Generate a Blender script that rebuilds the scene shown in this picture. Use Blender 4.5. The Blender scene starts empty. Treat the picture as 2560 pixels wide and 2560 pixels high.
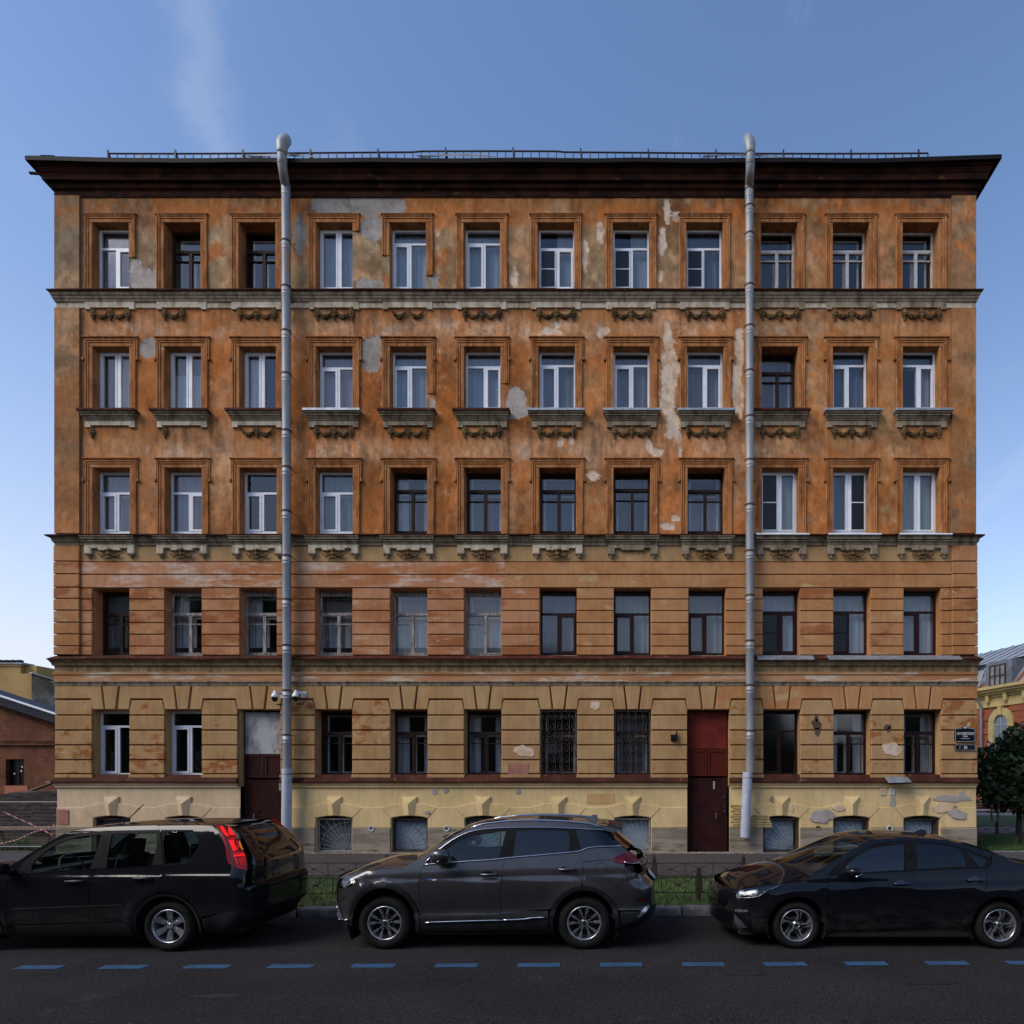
import bpy, math, random
import numpy as np
from mathutils import Vector, Matrix
from mathutils.geometry import delaunay_2d_cdt, tessellate_polygon
random.seed(7)
rng = np.random.default_rng(11)
R = math.radians
scene = bpy.context.scene
COL = scene.collection
# ------------------------------------------------------------------ camera
F_PX = 1552.0            # focal length in photo pixels (2560 wide)
VX, VY = 1530.0, 1931.0  # principal point of the rectified photograph
EYE = 2.38
cam = bpy.data.cameras.new('camera')
cam.sensor_width = 36.0
cam.lens = 36.0 * F_PX / 2560.0
cam.shift_x = (1280 - VX) / 2560.0
cam.shift_y = (VY - 1280) / 2560.0
cam.clip_end = 3000
cam_o = bpy.data.objects.new('camera', cam)
cam_o.location = (0, 0, EYE)
cam_o.rotation_euler = (R(90), 0, 0)
COL.objects.link(cam_o)
scene.camera = cam_o
# ------------------------------------------------------------------ light
SUN_EL, SUN_AZ = 42.0, 58.0     # elevation, degrees to the left of straight behind the camera
sun = bpy.data.lights.new('sun', 'SUN')
sun.energy = 1.5
sun.angle = R(34)
sun.color = (1.0, 0.915, 0.80)
sun_o = bpy.data.objects.new('sun', sun)
sv = Vector((-math.sin(R(SUN_AZ)) * math.cos(R(SUN_EL)), -math.cos(R(SUN_AZ)) * math.cos(R(SUN_EL)), math.sin(R(SUN_EL))))
sun_o.rotation_euler = sv.to_track_quat('Z', 'Y').to_euler()
sun_o.location = (-10, -10, 40)
COL.objects.link(sun_o)
world = bpy.data.worlds.new('World')
scene.world = world
world.use_nodes = True
nt = world.node_tree
nt.nodes.clear()
wo = nt.nodes.new('ShaderNodeOutputWorld')
bg = nt.nodes.new('ShaderNodeBackground')
sky = nt.nodes.new('ShaderNodeTexSky')
sky.sky_type = 'NISHITA'
sky.sun_disc = False
sky.sun_elevation = R(SUN_EL)
sky.sun_rotation = R(180 + SUN_AZ)
sky.air_density = 1.0
sky.dust_density = 0.5
sky.ozone_density = 4.5
bg.inputs[1].default_value = 0.105
def wn(t, **k):
    n = nt.nodes.new(t)
    for a, b in k.items():
        setattr(n, a, b)
    return n
tc = wn('ShaderNodeTexCoord')
def wmath(op, a, b=None, c=None):
    n = wn('ShaderNodeMath', operation=op)
    for i, q in enumerate((a, b, c)):
        if q is None: continue
        if isinstance(q, (int, float)): n.inputs[i].default_value = q
        else: nt.links.new(q, n.inputs[i])
    return n.outputs[0]
# thin cirrus: noise stretched on the cloud layer seen by direction
sep = wn('ShaderNodeSeparateXYZ'); nt.links.new(tc.outputs['Generated'], sep.inputs[0])
zz = wmath('ADD', wmath('MAXIMUM', sep.outputs[2], 0.0), 0.12)
px_, py_ = wmath('DIVIDE', sep.outputs[0], zz), wmath('DIVIDE', sep.outputs[1], zz)
comb = wn('ShaderNodeCombineXYZ'); nt.links.new(px_, comb.inputs[0]); nt.links.new(py_, comb.inputs[1])
mp = wn('ShaderNodeMapping'); nt.links.new(comb.outputs[0], mp.inputs[0])
mp.inputs['Rotation'].default_value = (0, 0, R(-22)); mp.inputs['Scale'].default_value = (1.5, 0.45, 1); mp.inputs['Location'].default_value = (2.3, 0.4, 0)
n1 = wn('ShaderNodeTexNoise'); nt.links.new(mp.outputs[0], n1.inputs['Vector'])
n1.inputs['Scale'].default_value = 1.3; n1.inputs['Detail'].default_value = 9; n1.inputs['Roughness'].default_value = 0.62; n1.inputs['Distortion'].default_value = 0.4
r1 = wn('ShaderNodeMapRange'); nt.links.new(n1.outputs[0], r1.inputs[0])
r1.inputs[1].default_value = 0.56; r1.inputs[2].default_value = 0.95; r1.inputs[3].default_value = 0; r1.inputs[4].default_value = 0.34
# one feathery streak high on the left
dotn = wn('ShaderNodeVectorMath', operation='DOT_PRODUCT'); nt.links.new(tc.outputs['Generated'], dotn.inputs[0])
EW = (-0.41, 0.60, 0.69)
sdir = Vector((-0.66, 1.0, 1.22)).normalized()
axis_v = Vector((-0.20, 0.0, 1.0)).normalized()
side_v = sdir.cross(axis_v).normalized()
dotn.inputs[1].default_value = tuple(side_v)
nz = wn('ShaderNodeTexNoise'); nt.links.new(tc.outputs['Generated'], nz.inputs['Vector']); nz.inputs['Scale'].default_value = 7; nz.inputs['Detail'].default_value = 8; nz.inputs['Roughness'].default_value = .65
off = wmath('ADD', dotn.outputs['Value'], wmath('MULTIPLY', wmath('SUBTRACT', nz.outputs[0], 0.5), 0.16))
st = wmath('POWER', 2.718, wmath('MULTIPLY', wmath('MULTIPLY', off, off), -1500.0))
dot2 = wn('ShaderNodeVectorMath', operation='DOT_PRODUCT'); nt.links.new(tc.outputs['Generated'], dot2.inputs[0]); dot2.inputs[1].default_value = tuple(sdir)
gate = wn('ShaderNodeMapRange'); nt.links.new(dot2.outputs['Value'], gate.inputs[0]); gate.inputs[1].default_value = 0.955; gate.inputs[2].default_value = 0.998; gate.inputs[4].default_value = 0.15
streak = wmath('MULTIPLY', wmath('MULTIPLY', st, gate.outputs[0]), wmath('ADD', nz.outputs[0], 0.35))
hz = wmath('POWER', wmath('SUBTRACT', 1.0, wmath('MINIMUM', wmath('MAXIMUM', sep.outputs[2], 0.0), 1.0)), 3.6)
hd = wn('ShaderNodeVectorMath', operation='DOT_PRODUCT'); nt.links.new(tc.outputs['Generated'], hd.inputs[0]); hd.inputs[1].default_value = (-math.sin(R(SUN_AZ)), -math.cos(R(SUN_AZ)), 0)
hz = wmath('MULTIPLY', hz, wmath('MULTIPLY_ADD', hd.outputs['Value'], 0.55, 1.50))
cf = wmath('MINIMUM', wmath('ADD', wmath('ADD', r1.outputs[0], streak), wmath('MULTIPLY', hz, 0.80)), 0.85)
mixc = wn('ShaderNodeMix', data_type='RGBA')
nt.links.new(cf, mixc.inputs[0]); nt.links.new(sky.outputs[0], mixc.inputs[6]); mixc.inputs[7].default_value = (4.1, 4.15, 4.6, 1)
nt.links.new(mixc.outputs[2], bg.inputs[0])
nt.links.new(bg.outputs[0], wo.inputs[0])
scene.view_settings.view_transform = 'Standard'
scene.view_settings.look = 'None'
scene.view_settings.exposure = 1.0
scene.view_settings.gamma = 1.0
scene.view_settings.use_curve_mapping = False
scene.cycles.max_bounces = 8
scene.cycles.transparent_max_bounces = 16
scene.cycles.use_denoising = True
# ------------------------------------------------------------------ helpers
def tag(o, label=None, cat=None, group=None, kind=None):
    if label: o['label'] = label
    if cat: o['category'] = cat
    if group: o['group'] = group
    if kind: o['kind'] = kind
    return o
def empty(name, loc=(0, 0, 0), parent=None):
    o = bpy.data.objects.new(name, None)
    o.empty_display_size = 0.1
    COL.objects.link(o)
    o.location = loc
    if parent: o.parent = parent
    return o
def mobj(name, me, parent=None, loc=None):
    o = bpy.data.objects.new(name, me)
    COL.objects.link(o)
    if parent: o.parent = parent
    if loc: o.location = loc
    return o
def icos():
    t = (1 + 5 ** .5) / 2
    v = [(-1, t, 0), (1, t, 0), (-1, -t, 0), (1, -t, 0), (0, -1, t), (0, 1, t), (0, -1, -t), (0, 1, -t), (t, 0, -1), (t, 0, 1), (-t, 0, -1), (-t, 0, 1)]
    v = [Vector(a).normalized() for a in v]
    f = [(0, 11, 5), (0, 5, 1), (0, 1, 7), (0, 7, 10), (0, 10, 11), (1, 5, 9), (5, 11, 4), (11, 10, 2), (10, 7, 6), (7, 1, 8), (3, 9, 4), (3, 4, 2), (3, 2, 6), (3, 6, 8), (3, 8, 9), (4, 9, 5), (2, 4, 11), (6, 2, 10), (8, 6, 7), (9, 8, 1)]
    return v, f
ICO = icos()
class MB:
    def __init__(s): s.v = []; s.f = []
    def add(s, vs, fs):
        b = len(s.v); s.v += [tuple(p) for p in vs]; s.f += [tuple(i + b for i in q) for q in fs]; return s
    def box(s, x0, x1, y0, y1, z0, z1):
        v = [(x, y, z) for x in (x0, x1) for y in (y0, y1) for z in (z0, z1)]
        return s.add(v, [(0, 1, 3, 2), (4, 6, 7, 5), (0, 4, 5, 1), (2, 3, 7, 6), (0, 2, 6, 4), (1, 5, 7, 3)])
    def cprism(s, poly, y0, y1, c=0.008):
        """polygon in (x, z), counter-clockwise seen from -y: front face at y0 with a chamfer c, back open at y1"""
        n = len(poly)
        a = sum(poly[i][0] * poly[(i + 1) % n][1] - poly[(i + 1) % n][0] * poly[i][1] for i in range(n))
        if a < 0: poly = poly[::-1]
        ins = inset(poly, c)
        v = [(p[0], y0, p[1]) for p in ins] + [(p[0], y0 + c, p[1]) for p in poly] + [(p[0], y1, p[1]) for p in poly]
        tri = [t for t in tessellate_polygon([[Vector((p[0], p[1], 0)) for p in ins]])] if n > 4 else None
        f = [tuple(range(n))] if n <= 4 else [tuple(t) if area3(ins, t) > 0 else tuple(t)[::-1] for t in tri]
        for i in range(n):
            j = (i + 1) % n
            f.append((i + n, j + n, j, i)); f.append((i + 2 * n, j + 2 * n, j + n, i + n))
        return s.add(v, f)
    def cbox(s, x0, x1, z0, z1, y0, y1, c=0.008):
        return s.cprism([(x0, z0), (x1, z0), (x1, z1), (x0, z1)], y0, y1, c)
    def tube(s, pts, r, n=8, cap=True):
        pts = [Vector(p) for p in pts]; rs = r if isinstance(r, (list, tuple)) else [r] * len(pts)
        rings = []; up0 = None
        for i, p in enumerate(pts):
            t = (pts[min(i + 1, len(pts) - 1)] - pts[max(i - 1, 0)]).normalized()
            if up0 is None:
                up0 = Vector((0, 0, 1)) if abs(t.z) < .9 else Vector((0, 1, 0))
            a = t.cross(up0).normalized(); b = a.cross(t).normalized()
            up0 = b
            rings.append([p + a * math.cos(2 * math.pi * k / n) * rs[i] + b * math.sin(2 * math.pi * k / n) * rs[i] for k in range(n)])
        v = [q for g in rings for q in g]; f = []
        for i in range(len(rings) - 1):
            for k in range(n):
                f.append((i * n + k, i * n + (k + 1) % n, (i + 1) * n + (k + 1) % n, (i + 1) * n + k))
        if cap:
            f.append(tuple(range(n))[::-1]); f.append(tuple(range((len(rings) - 1) * n, len(rings) * n)))
        return s.add(v, f)
    def bar(s, a, b, w, h=None, up=(0, 0, 1)):
        a, b = Vector(a), Vector(b); h = h or w; t = (b - a).normalized(); u = Vector(up)
        if abs(t.dot(u)) > .95: u = Vector((0, 1, 0))
        p = t.cross(u).normalized() * w / 2; q = p.cross(t).normalized() * h / 2
        v = [c + i * p + j * q for c in (a, b) for i, j in ((-1, -1), (1, -1), (1, 1), (-1, 1))]
        return s.add(v, [(0, 1, 2, 3)[::-1], (4, 5, 6, 7), (0, 1, 5, 4), (1, 2, 6, 5), (2, 3, 7, 6), (3, 0, 4, 7)])
    def ball(s, c, r, sc=(1, 1, 1), jit=0):
        v = [(c[0] + p.x * r * sc[0] * (1 + random.uniform(-jit, jit)), c[1] + p.y * r * sc[1] * (1 + random.uniform(-jit, jit)), c[2] + p.z * r * sc[2] * (1 + random.uniform(-jit, jit))) for p in ICO[0]]
        return s.add(v, ICO[1])
    def lathe(s, prof, c, axis='y', n=32, sgn=1):
        """prof: (radius, offset along axis)"""
        rings = []
        for r, o in prof:
            g = []
            for k in range(n):
                a = 2 * math.pi * k / n
                if axis == 'y': g.append((c[0] + r * math.cos(a), c[1] + sgn * o, c[2] + r * math.sin(a)))
                else: g.append((c[0] + r * math.cos(a), c[1] + r * math.sin(a), c[2] + o))
            rings.append(g)
        v = [q for g in rings for q in g]; f = []
        for i in range(len(rings) - 1):
            for k in range(n):
                f.append((i * n + k, i * n + (k + 1) % n, (i + 1) * n + (k + 1) % n, (i + 1) * n + k))
        return s.add(v, f)
    def mesh(s, name, mat, smooth=False):
        me = bpy.data.meshes.new(name)
        me.from_pydata(s.v, [], s.f)
        if mat: me.materials.append(mat)
        if smooth: me.polygons.foreach_set('use_smooth', [True] * len(me.polygons))
        me.update()
        return me
    def build(s, name, mat, parent=None, smooth=False):
        return mobj(name, s.mesh(name, mat, smooth), parent)
def area3(p, t):
    a, b, c = (p[i] for i in t)
    return (b[0] - a[0]) * (c[1] - a[1]) - (c[0] - a[0]) * (b[1] - a[1])
def inset(poly, c):
    n = len(poly); out = []
    for i in range(n):
        p0, p1, p2 = poly[i - 1], poly[i], poly[(i + 1) % n]
        e1 = Vector((p1[0] - p0[0], p1[1] - p0[1])); e2 = Vector((p2[0] - p1[0], p2[1] - p1[1]))
        if e1.length < 1e-9 or e2.length < 1e-9: out.append(tuple(p1)); continue
        e1.normalize(); e2.normalize()
        n1, n2 = Vector((-e1.y, e1.x)), Vector((-e2.y, e2.x))
        m = n1 + n2
        if m.length < 1e-6: out.append(tuple(p1)); continue
        m.normalize(); k = c / max(.35, m.dot(n1))
        out.append((p1[0] + m.x * k, p1[1] + m.y * k))
    return out
# ------------------------------------------------------------------ materials
def M(name, c1, c2=None, scale=4.0, rough=.8, bump=0, metal=0, coat=0, stretch=(1, 1, 1), lo=.4, hi=.6, c3=None, scale3=1.0, lo3=.5, hi3=.6, bscale=None, spec=None, detail=6, grime=0, emit=0, dust=None):
    m = bpy.data.materials.new(name); m.use_nodes = True
    t = m.node_tree; b = t.nodes['Principled BSDF']; L = t.links.new
    b.inputs['Roughness'].default_value = rough; b.inputs['Metallic'].default_value = metal
    if coat: b.inputs['Coat Weight'].default_value = coat; b.inputs['Coat Roughness'].default_value = .03; b.inputs['Coat IOR'].default_value = 1.38
    if spec is not None: b.inputs['Specular IOR Level'].default_value = spec
    b.inputs['Base Color'].default_value = (*c1, 1)
    geo = None
    def vec(st):
        nonlocal geo
        if geo is None: geo = t.nodes.new('ShaderNodeNewGeometry')
        mp = t.nodes.new('ShaderNodeMapping'); L(geo.outputs['Position'], mp.inputs[0]); mp.inputs['Scale'].default_value = st; return mp.outputs[0]
    def noise(sc, st, det=6, ro=.6):
        n = t.nodes.new('ShaderNodeTexNoise'); L(vec(st), n.inputs['Vector']); n.inputs['Scale'].default_value = sc; n.inputs['Detail'].default_value = det; n.inputs['Roughness'].default_value = ro; return n.outputs[0]
    def ramp(s, a, b_):
        r = t.nodes.new('ShaderNodeMapRange'); r.interpolation_type = 'SMOOTHSTEP'; L(s, r.inputs[0]); r.inputs[1].default_value = a; r.inputs[2].default_value = b_; return r.outputs[0]
    def mix(f, a, b_):
        n = t.nodes.new('ShaderNodeMix'); n.data_type = 'RGBA'; L(f, n.inputs[0])
        for q, i in ((a, 6), (b_, 7)):
            if isinstance(q, tuple): n.inputs[i].default_value = (*q[:3], 1)
            else: L(q, n.inputs[i])
        return n.outputs[2]
    col = None
    if c2:
        col = mix(ramp(noise(scale, stretch, detail), lo, hi), c1, c2)
    if c3:
        col = mix(ramp(noise(scale3, stretch, 7, .65), lo3, hi3), col if col is not None else c1, c3)
    if grime:
        g1 = ramp(noise(1.5, (1.1, 1.1, .30), 8, .68), .30, .72); g2 = ramp(noise(5.5, (1.6, 1.6, .35), 7, .7), .34, .62)
        mr = t.nodes.new('ShaderNodeMapRange'); mm = t.nodes.new('ShaderNodeMath'); mm.operation = 'ADD'; L(g1, mm.inputs[0]); L(g2, mm.inputs[1]); L(mm.outputs[0], mr.inputs[0]); mr.inputs[2].default_value = 2; mr.inputs[3].default_value = 1 - grime; mr.inputs[4].default_value = 1 + grime * .45
        vs = t.nodes.new('ShaderNodeVectorMath'); vs.operation = 'SCALE'; L(mr.outputs[0], vs.inputs['Scale'])
        if col is not None: L(col, vs.inputs[0])
        else: vs.inputs[0].default_value = c1
        col = vs.outputs[0]
    if dust:
        sp_ = t.nodes.new('ShaderNodeSeparateXYZ'); vec((1, 1, 1)); L(geo.outputs['Position'], sp_.inputs[0])
        zr = ramp(sp_.outputs[2], dust[1], dust[0]); nd = ramp(noise(7, (.5, 1, 1.4), 7, .7), .30, .75); mq = t.nodes.new('ShaderNodeMath'); mq.operation = 'MULTIPLY'; L(zr, mq.inputs[0]); L(nd, mq.inputs[1])
        mq2 = t.nodes.new('ShaderNodeMath'); mq2.operation = 'MULTIPLY_ADD'; L(mq.outputs[0], mq2.inputs[0]); mq2.inputs[1].default_value = .55; mq2.inputs[2].default_value = .015
        col = mix(mq2.outputs[0], col if col is not None else c1, (.085, .072, .060))
        inv = t.nodes.new('ShaderNodeMath'); inv.operation = 'SUBTRACT'; inv.inputs[0].default_value = 1; L(mq2.outputs[0], inv.inputs[1]); L(inv.outputs[0], b.inputs['Coat Weight'])
    if emit:
        if col is not None: L(col, b.inputs['Emission Color'])
        else: b.inputs['Emission Color'].default_value = (*c1, 1)
        b.inputs['Emission Strength'].default_value = emit
    if col is not None: L(col, b.inputs['Base Color'])
    if bump:
        bn = t.nodes.new('ShaderNodeBump'); bn.inputs['Strength'].default_value = bump; bn.inputs['Distance'].default_value = .01
        L(noise(bscale or scale * 4, stretch), bn.inputs['Height']); L(bn.outputs[0], b.inputs['Normal'])
    return m
def glass(name, tint, refl=.06, rough=0.0, wave=.12):
    m = bpy.data.materials.new(name); m.use_nodes = True; t = m.node_tree; t.nodes.clear(); L = t.links.new
    o = t.nodes.new('ShaderNodeOutputMaterial'); mx = t.nodes.new('ShaderNodeMixShader'); tr = t.nodes.new('ShaderNodeBsdfTransparent'); gl = t.nodes.new('ShaderNodeBsdfGlossy')
    lw = t.nodes.new('ShaderNodeLayerWeight'); lw.inputs[0].default_value = .5; fr = t.nodes.new('ShaderNodeMath'); fr.operation = 'POWER'; L(lw.outputs['Facing'], fr.inputs[0]); fr.inputs[1].default_value = 4.0
    ad = t.nodes.new('ShaderNodeMath'); ad.operation = 'MULTIPLY_ADD'; L(fr.outputs[0], ad.inputs[0]); ad.inputs[1].default_value = .9; ad.inputs[2].default_value = refl + .05; ad.use_clamp = True
    tr.inputs[0].default_value = (*tint, 1); gl.inputs['Roughness'].default_value = rough; gl.inputs[0].default_value = (.95, .97, 1, 1)
    geo = t.nodes.new('ShaderNodeNewGeometry'); nz = t.nodes.new('ShaderNodeTexNoise'); L(geo.outputs['Position'], nz.inputs['Vector']); nz.inputs['Scale'].default_value = 1.1; nz.inputs['Detail'].default_value = 1
    bp = t.nodes.new('ShaderNodeBump'); bp.inputs['Strength'].default_value = wave; bp.inputs['Distance'].default_value = .05; L(nz.outputs[0], bp.inputs['Height']); L(bp.outputs[0], gl.inputs['Normal'])
    L(ad.outputs[0], mx.inputs[0]); L(tr.outputs[0], mx.inputs[1]); L(gl.outputs[0], mx.inputs[2]); L(mx.outputs[0], o.inputs[0])
    return m
def at(px, py, d): return ((px - VX) * d / F_PX, d, EYE - (py - VY) * d / F_PX)
# ------------------------------------------------------------------ the apartment building
D = 17.6
SC = F_PX / D
def fx(px): return (px - VX) / SC
def fz(py): return EYE - (py - VY) / SC
def vnoise(x, y, seed):
    xi = np.floor(x).astype(np.int64); yi = np.floor(y).astype(np.int64); fx_ = x - xi; fy_ = y - yi
    def h(a, b):
        k = (a * 374761393 + b * 668265263 + seed * 1274126177) & 0xffffffff
        k = ((k ^ (k >> 13)) * 1274126177) & 0xffffffff
        return ((k ^ (k >> 16)) & 0xffff) / 65535.0
    u = fx_ * fx_ * (3 - 2 * fx_); v = fy_ * fy_ * (3 - 2 * fy_)
    return (h(xi, yi) * (1 - u) + h(xi + 1, yi) * u) * (1 - v) + (h(xi, yi + 1) * (1 - u) + h(xi + 1, yi + 1) * u) * v
def fbm(x, y, sx, sy, seed, oct=5, gain=.55):
    t = 0; a = 1; s = 0
    for o in range(oct):
        t = t + a * vnoise(x / sx * 2 ** o + 17.3 * o, y / sy * 2 ** o + 9.1 * o, seed + o); s += a; a *= gain
    return t / s
def sst(v, a, b):
    t = np.clip((v - a) / (b - a), 0, 1); return t * t * (3 - 2 * t)
def lerp(c, col, m): return c + (np.array(col)[None, :] - c) * m[:, None]
CEMENT = [(835, 512, 62, 30), (905, 515, 100, 30), (980, 515, 34, 30), (940, 570, 45, 32), (860, 545, 40, 14), (366, 705, 42, 36), (340, 680, 20, 36), (400, 722, 30, 14), (370, 870, 21, 28), (930, 888, 30, 42), (945, 860, 18, 24),
          (748, 585, 16, 52), (920, 714, 40, 18), (1290, 1000, 26, 34), (1275, 1035, 20, 14), (1292, 1025, 30, 20), (1085, 705, 16, 26), (1080, 1018, 10, 28), (1060, 1325, 6, 6), (2330, 1240, 8, 60)]
WHITE = [(1500, 585, 11, 30), (1503, 600, 6, 12), (1462, 640, 8, 42), (1668, 525, 8, 28), (1690, 540, 10, 14), (1380, 828, 24, 9), (1395, 812, 10, 12), (1508, 828, 16, 10), (1500, 838, 6, 8),
         (1668, 845, 9, 40), (1676, 930, 22, 66), (1670, 1000, 20, 40), (1680, 1062, 20, 34), (1694, 1090, 8, 22), (1660, 900, 8, 20), (1848, 880, 11, 80), (1842, 960, 13, 60), (1852, 1000, 6, 50), (1622, 1112, 9, 22), (1640, 1130, 22, 8),
         (1480, 1190, 14, 13), (1480, 1188, 20, 5), (1402, 1105, 9, 12), (1428, 1103, 6, 10), (1690, 1295, 14, 9), (1664, 1315, 15, 9), (1678, 1318, 8, 7), (1700, 1130, 5, 14), (1655, 605, 9, 36), (1650, 690, 8, 12), (1285, 690, 9, 20), (1268, 645, 5, 9), (1092, 580, 6, 12), (1610, 640, 5, 20)]
def blobmask(px, py, lst, seed, amp=.9):
    w = fbm(px, py, 34, 34, seed, 5, .6) - .5
    w2 = fbm(px, py, 9, 9, seed + 50, 3, .6) - .5
    m = np.full(px.shape, 9.0)
    for (x, y, a, b) in lst:
        m = np.minimum(m, np.sqrt(((px - x) / a) ** 2 + ((py - y) / b) ** 2))
    return 1 - sst(m + w * amp * 1.5 + w2 * amp, .95, 1.02)
CA = [277, 456, 643, 836, 1019.5, 1205, 1390, 1578, 1761.5, 1948, 2127.5, 2302]
def facade_colour(px, py):
    n = px.size
    big = fbm(px, py, 420, 300, 3); med = fbm(px, py, 110, 90, 13, 6, .6); fin = fbm(px, py, 26, 22, 23, 5, .65); vert = fbm(px, py, 26, 240, 33, 5, .6); grain = fbm(px, py, 6, 6, 43, 3, .6)
    c = np.tile(np.array([.425, .148, .042]), (n, 1))
    c = lerp(c, (.345, .100, .020), sst(med + .25 * (vert - .5), .46, .62) * .9)
    c = lerp(c, (.45, .215, .095), sst(fin * .4 + big * .6, .47, .60) * .8)
    c = lerp(c, (.40, .225, .095), sst(px, 1250, 1500) * (1 - sst(px, 1700, 1900)) * sst(med * .5 + big * .5, .42, .56) * .5)
    # fourth and third floors: rust streaks down the piers on the left, paler salmon under the ledges
    low = sst(py, 745, 800)
    pier = np.zeros(n)
    for xp in (370, 548, 738, 928, 1112, 1300):
        pier = np.maximum(pier, np.exp(-((px - xp) / 34) ** 2))
    c = lerp(c, (.285, .088, .016), low * pier * sst(vert + .15 * (med - .5), .40, .58) * (1 - sst(px, 1250, 1450)) * .9)
    for y0, y1 in ((800, 842), (1100, 1150)):
        c = lerp(c, (.49, .25, .12), np.exp(-((py - (y0 + y1) / 2) / 34) ** 2) * sst(vert * .6 + med * .4, .34, .52) * .95)
        c = lerp(c, (.56, .40, .28), np.exp(-((py - (y0 + y1) / 2 - 6) / 22) ** 2) * sst(fbm(px, py, 30, 40, 95 + y0, 6, .68), .53, .63) * .75)
    # top floor between windows: grey-brown primer where the orange has washed off
    band = sst(py, 545, 585) * (1 - sst(py, 728, 740))
    fade = 1 - sst(px, 1760, 1900) * .72
    c = lerp(c, (.285, .195, .105), band * fade * sst(med + .10 * (fin - .5), .27, .45) * .95)
    c = lerp(c, (.40, .30, .17), band * fade * sst(fin, .56, .68) * .5)
    c = lerp(c, (.46, .25, .085), np.exp(-((py - 497) / 12) ** 2) * sst(vert, .35, .6) * .8)
    # right third: mottled ochre and grey
    rgt = sst(px, 1850, 2000)
    c = lerp(c, (.34, .215, .105), rgt * sst(fin * .5 + med * .5, .50, .60) * .7)
    c = lerp(c, (.42, .19, .06), rgt * sst(big, .4, .6) * .35)
    # left and right corner piers: sooty
    edge = np.maximum(1 - sst(px, 195, 212), sst(px, 2372, 2384))
    c = lerp(c, (.205, .138, .078), edge * sst(med * .6 + fin * .4, .30, .52) * .92)
    c = lerp(c, (.17, .105, .055), edge * sst(fin, .57, .70) * .7)
    # efflorescence and scuffs
    c = lerp(c, (.53, .34, .20), sst(grain * .35 + fin * .35 + vert * .3, .585, .66) * .55)
    c = lerp(c, (.24, .085, .025), sst(vert * .6 + grain * .4, .60, .70) * .5)
    # runs of dirt below the cornice and the bands
    for y0 in (489, 772, 1075):
        c = lerp(c, (.16, .075, .03), np.exp(-np.clip(py - y0, 0, None) / 16) * (py > y0) * sst(vert, .45, .65) * .7)
    # soot and wash-off: large dark clouds, drips from every ledge, grey bloom in the upper corners
    soot = fbm(px, py, 190, 150, 61, 6, .62); drip = fbm(px, py, 12, 150, 67, 5, .6)
    c = lerp(c, (.125, .050, .018), sst(soot * .6 + med * .4, .54, .68) * .48)
    c = lerp(c, (.47, .265, .135), sst(fbm(px, py, 150, 120, 71, 6, .62), .56, .66) * (.35 + .4 * sst(vert, .4, .6)))
    for y0, ln in ((489, 40), (772, 55), (1053, 70)):
        c = lerp(c, (.115, .055, .025), np.exp(-np.clip(py - y0, 0, None) / ln) * (py > y0) * sst(drip, .50, .66) * .75)
    cor = np.maximum(np.exp(-((px - 145) / 240) ** 2), np.exp(-((px - 2435) / 170) ** 2)) * sst(900 - py, 0, 350)
    c = lerp(c, (.225, .165, .105), cor * sst(med * .5 + fin * .5, .40, .56) * .8)
    for k_ in range(12):
        wx = CA[k_]; m_ = np.exp(-((np.abs(px - wx) - 62) / 12) ** 2)
        c = lerp(c, (.17, .075, .028), m_ * sst(drip * .6 + vert * .4, .47, .62) * .5)
    c = c * (.60 + .70 * fbm(px, py, 70, 70, 83, 6, .65))[:, None]
    c = c * (.78 + .40 * sst(fbm(px, py, 15, 24, 85, 5, .65), .30, .68))[:, None]
    c = lerp(c, (.40, .135, .028), sst(fbm(px, py, 130, 180, 89, 5, .6), .46, .62) * .45 * (1 - band * fade))
    wm = blobmask(px, py, WHITE, 77, .75)
    c = lerp(c, (.60, .47, .36), wm * (.55 + .45 * sst(fin, .38, .5)))
    cm = blobmask(px, py, CEMENT, 91, .35)
    c = c * (1 - cm[:, None]) + cm[:, None] * (np.array([.335, .295, .262])[None, :] * (.52 + .95 * med + .35 * (grain - .5) - .25 * sst(fin, .55, .7))[:, None])
    rim = np.exp(-((blobmask(px, py, CEMENT, 91, .35) - .5) / .25) ** 2)
    c = lerp(c, (.085, .055, .035), rim * .8)
    return np.clip(c, 0, 1), wm, cm
m_wall = bpy.data.materials.new('weathered_stucco'); m_wall.use_nodes = True
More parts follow.
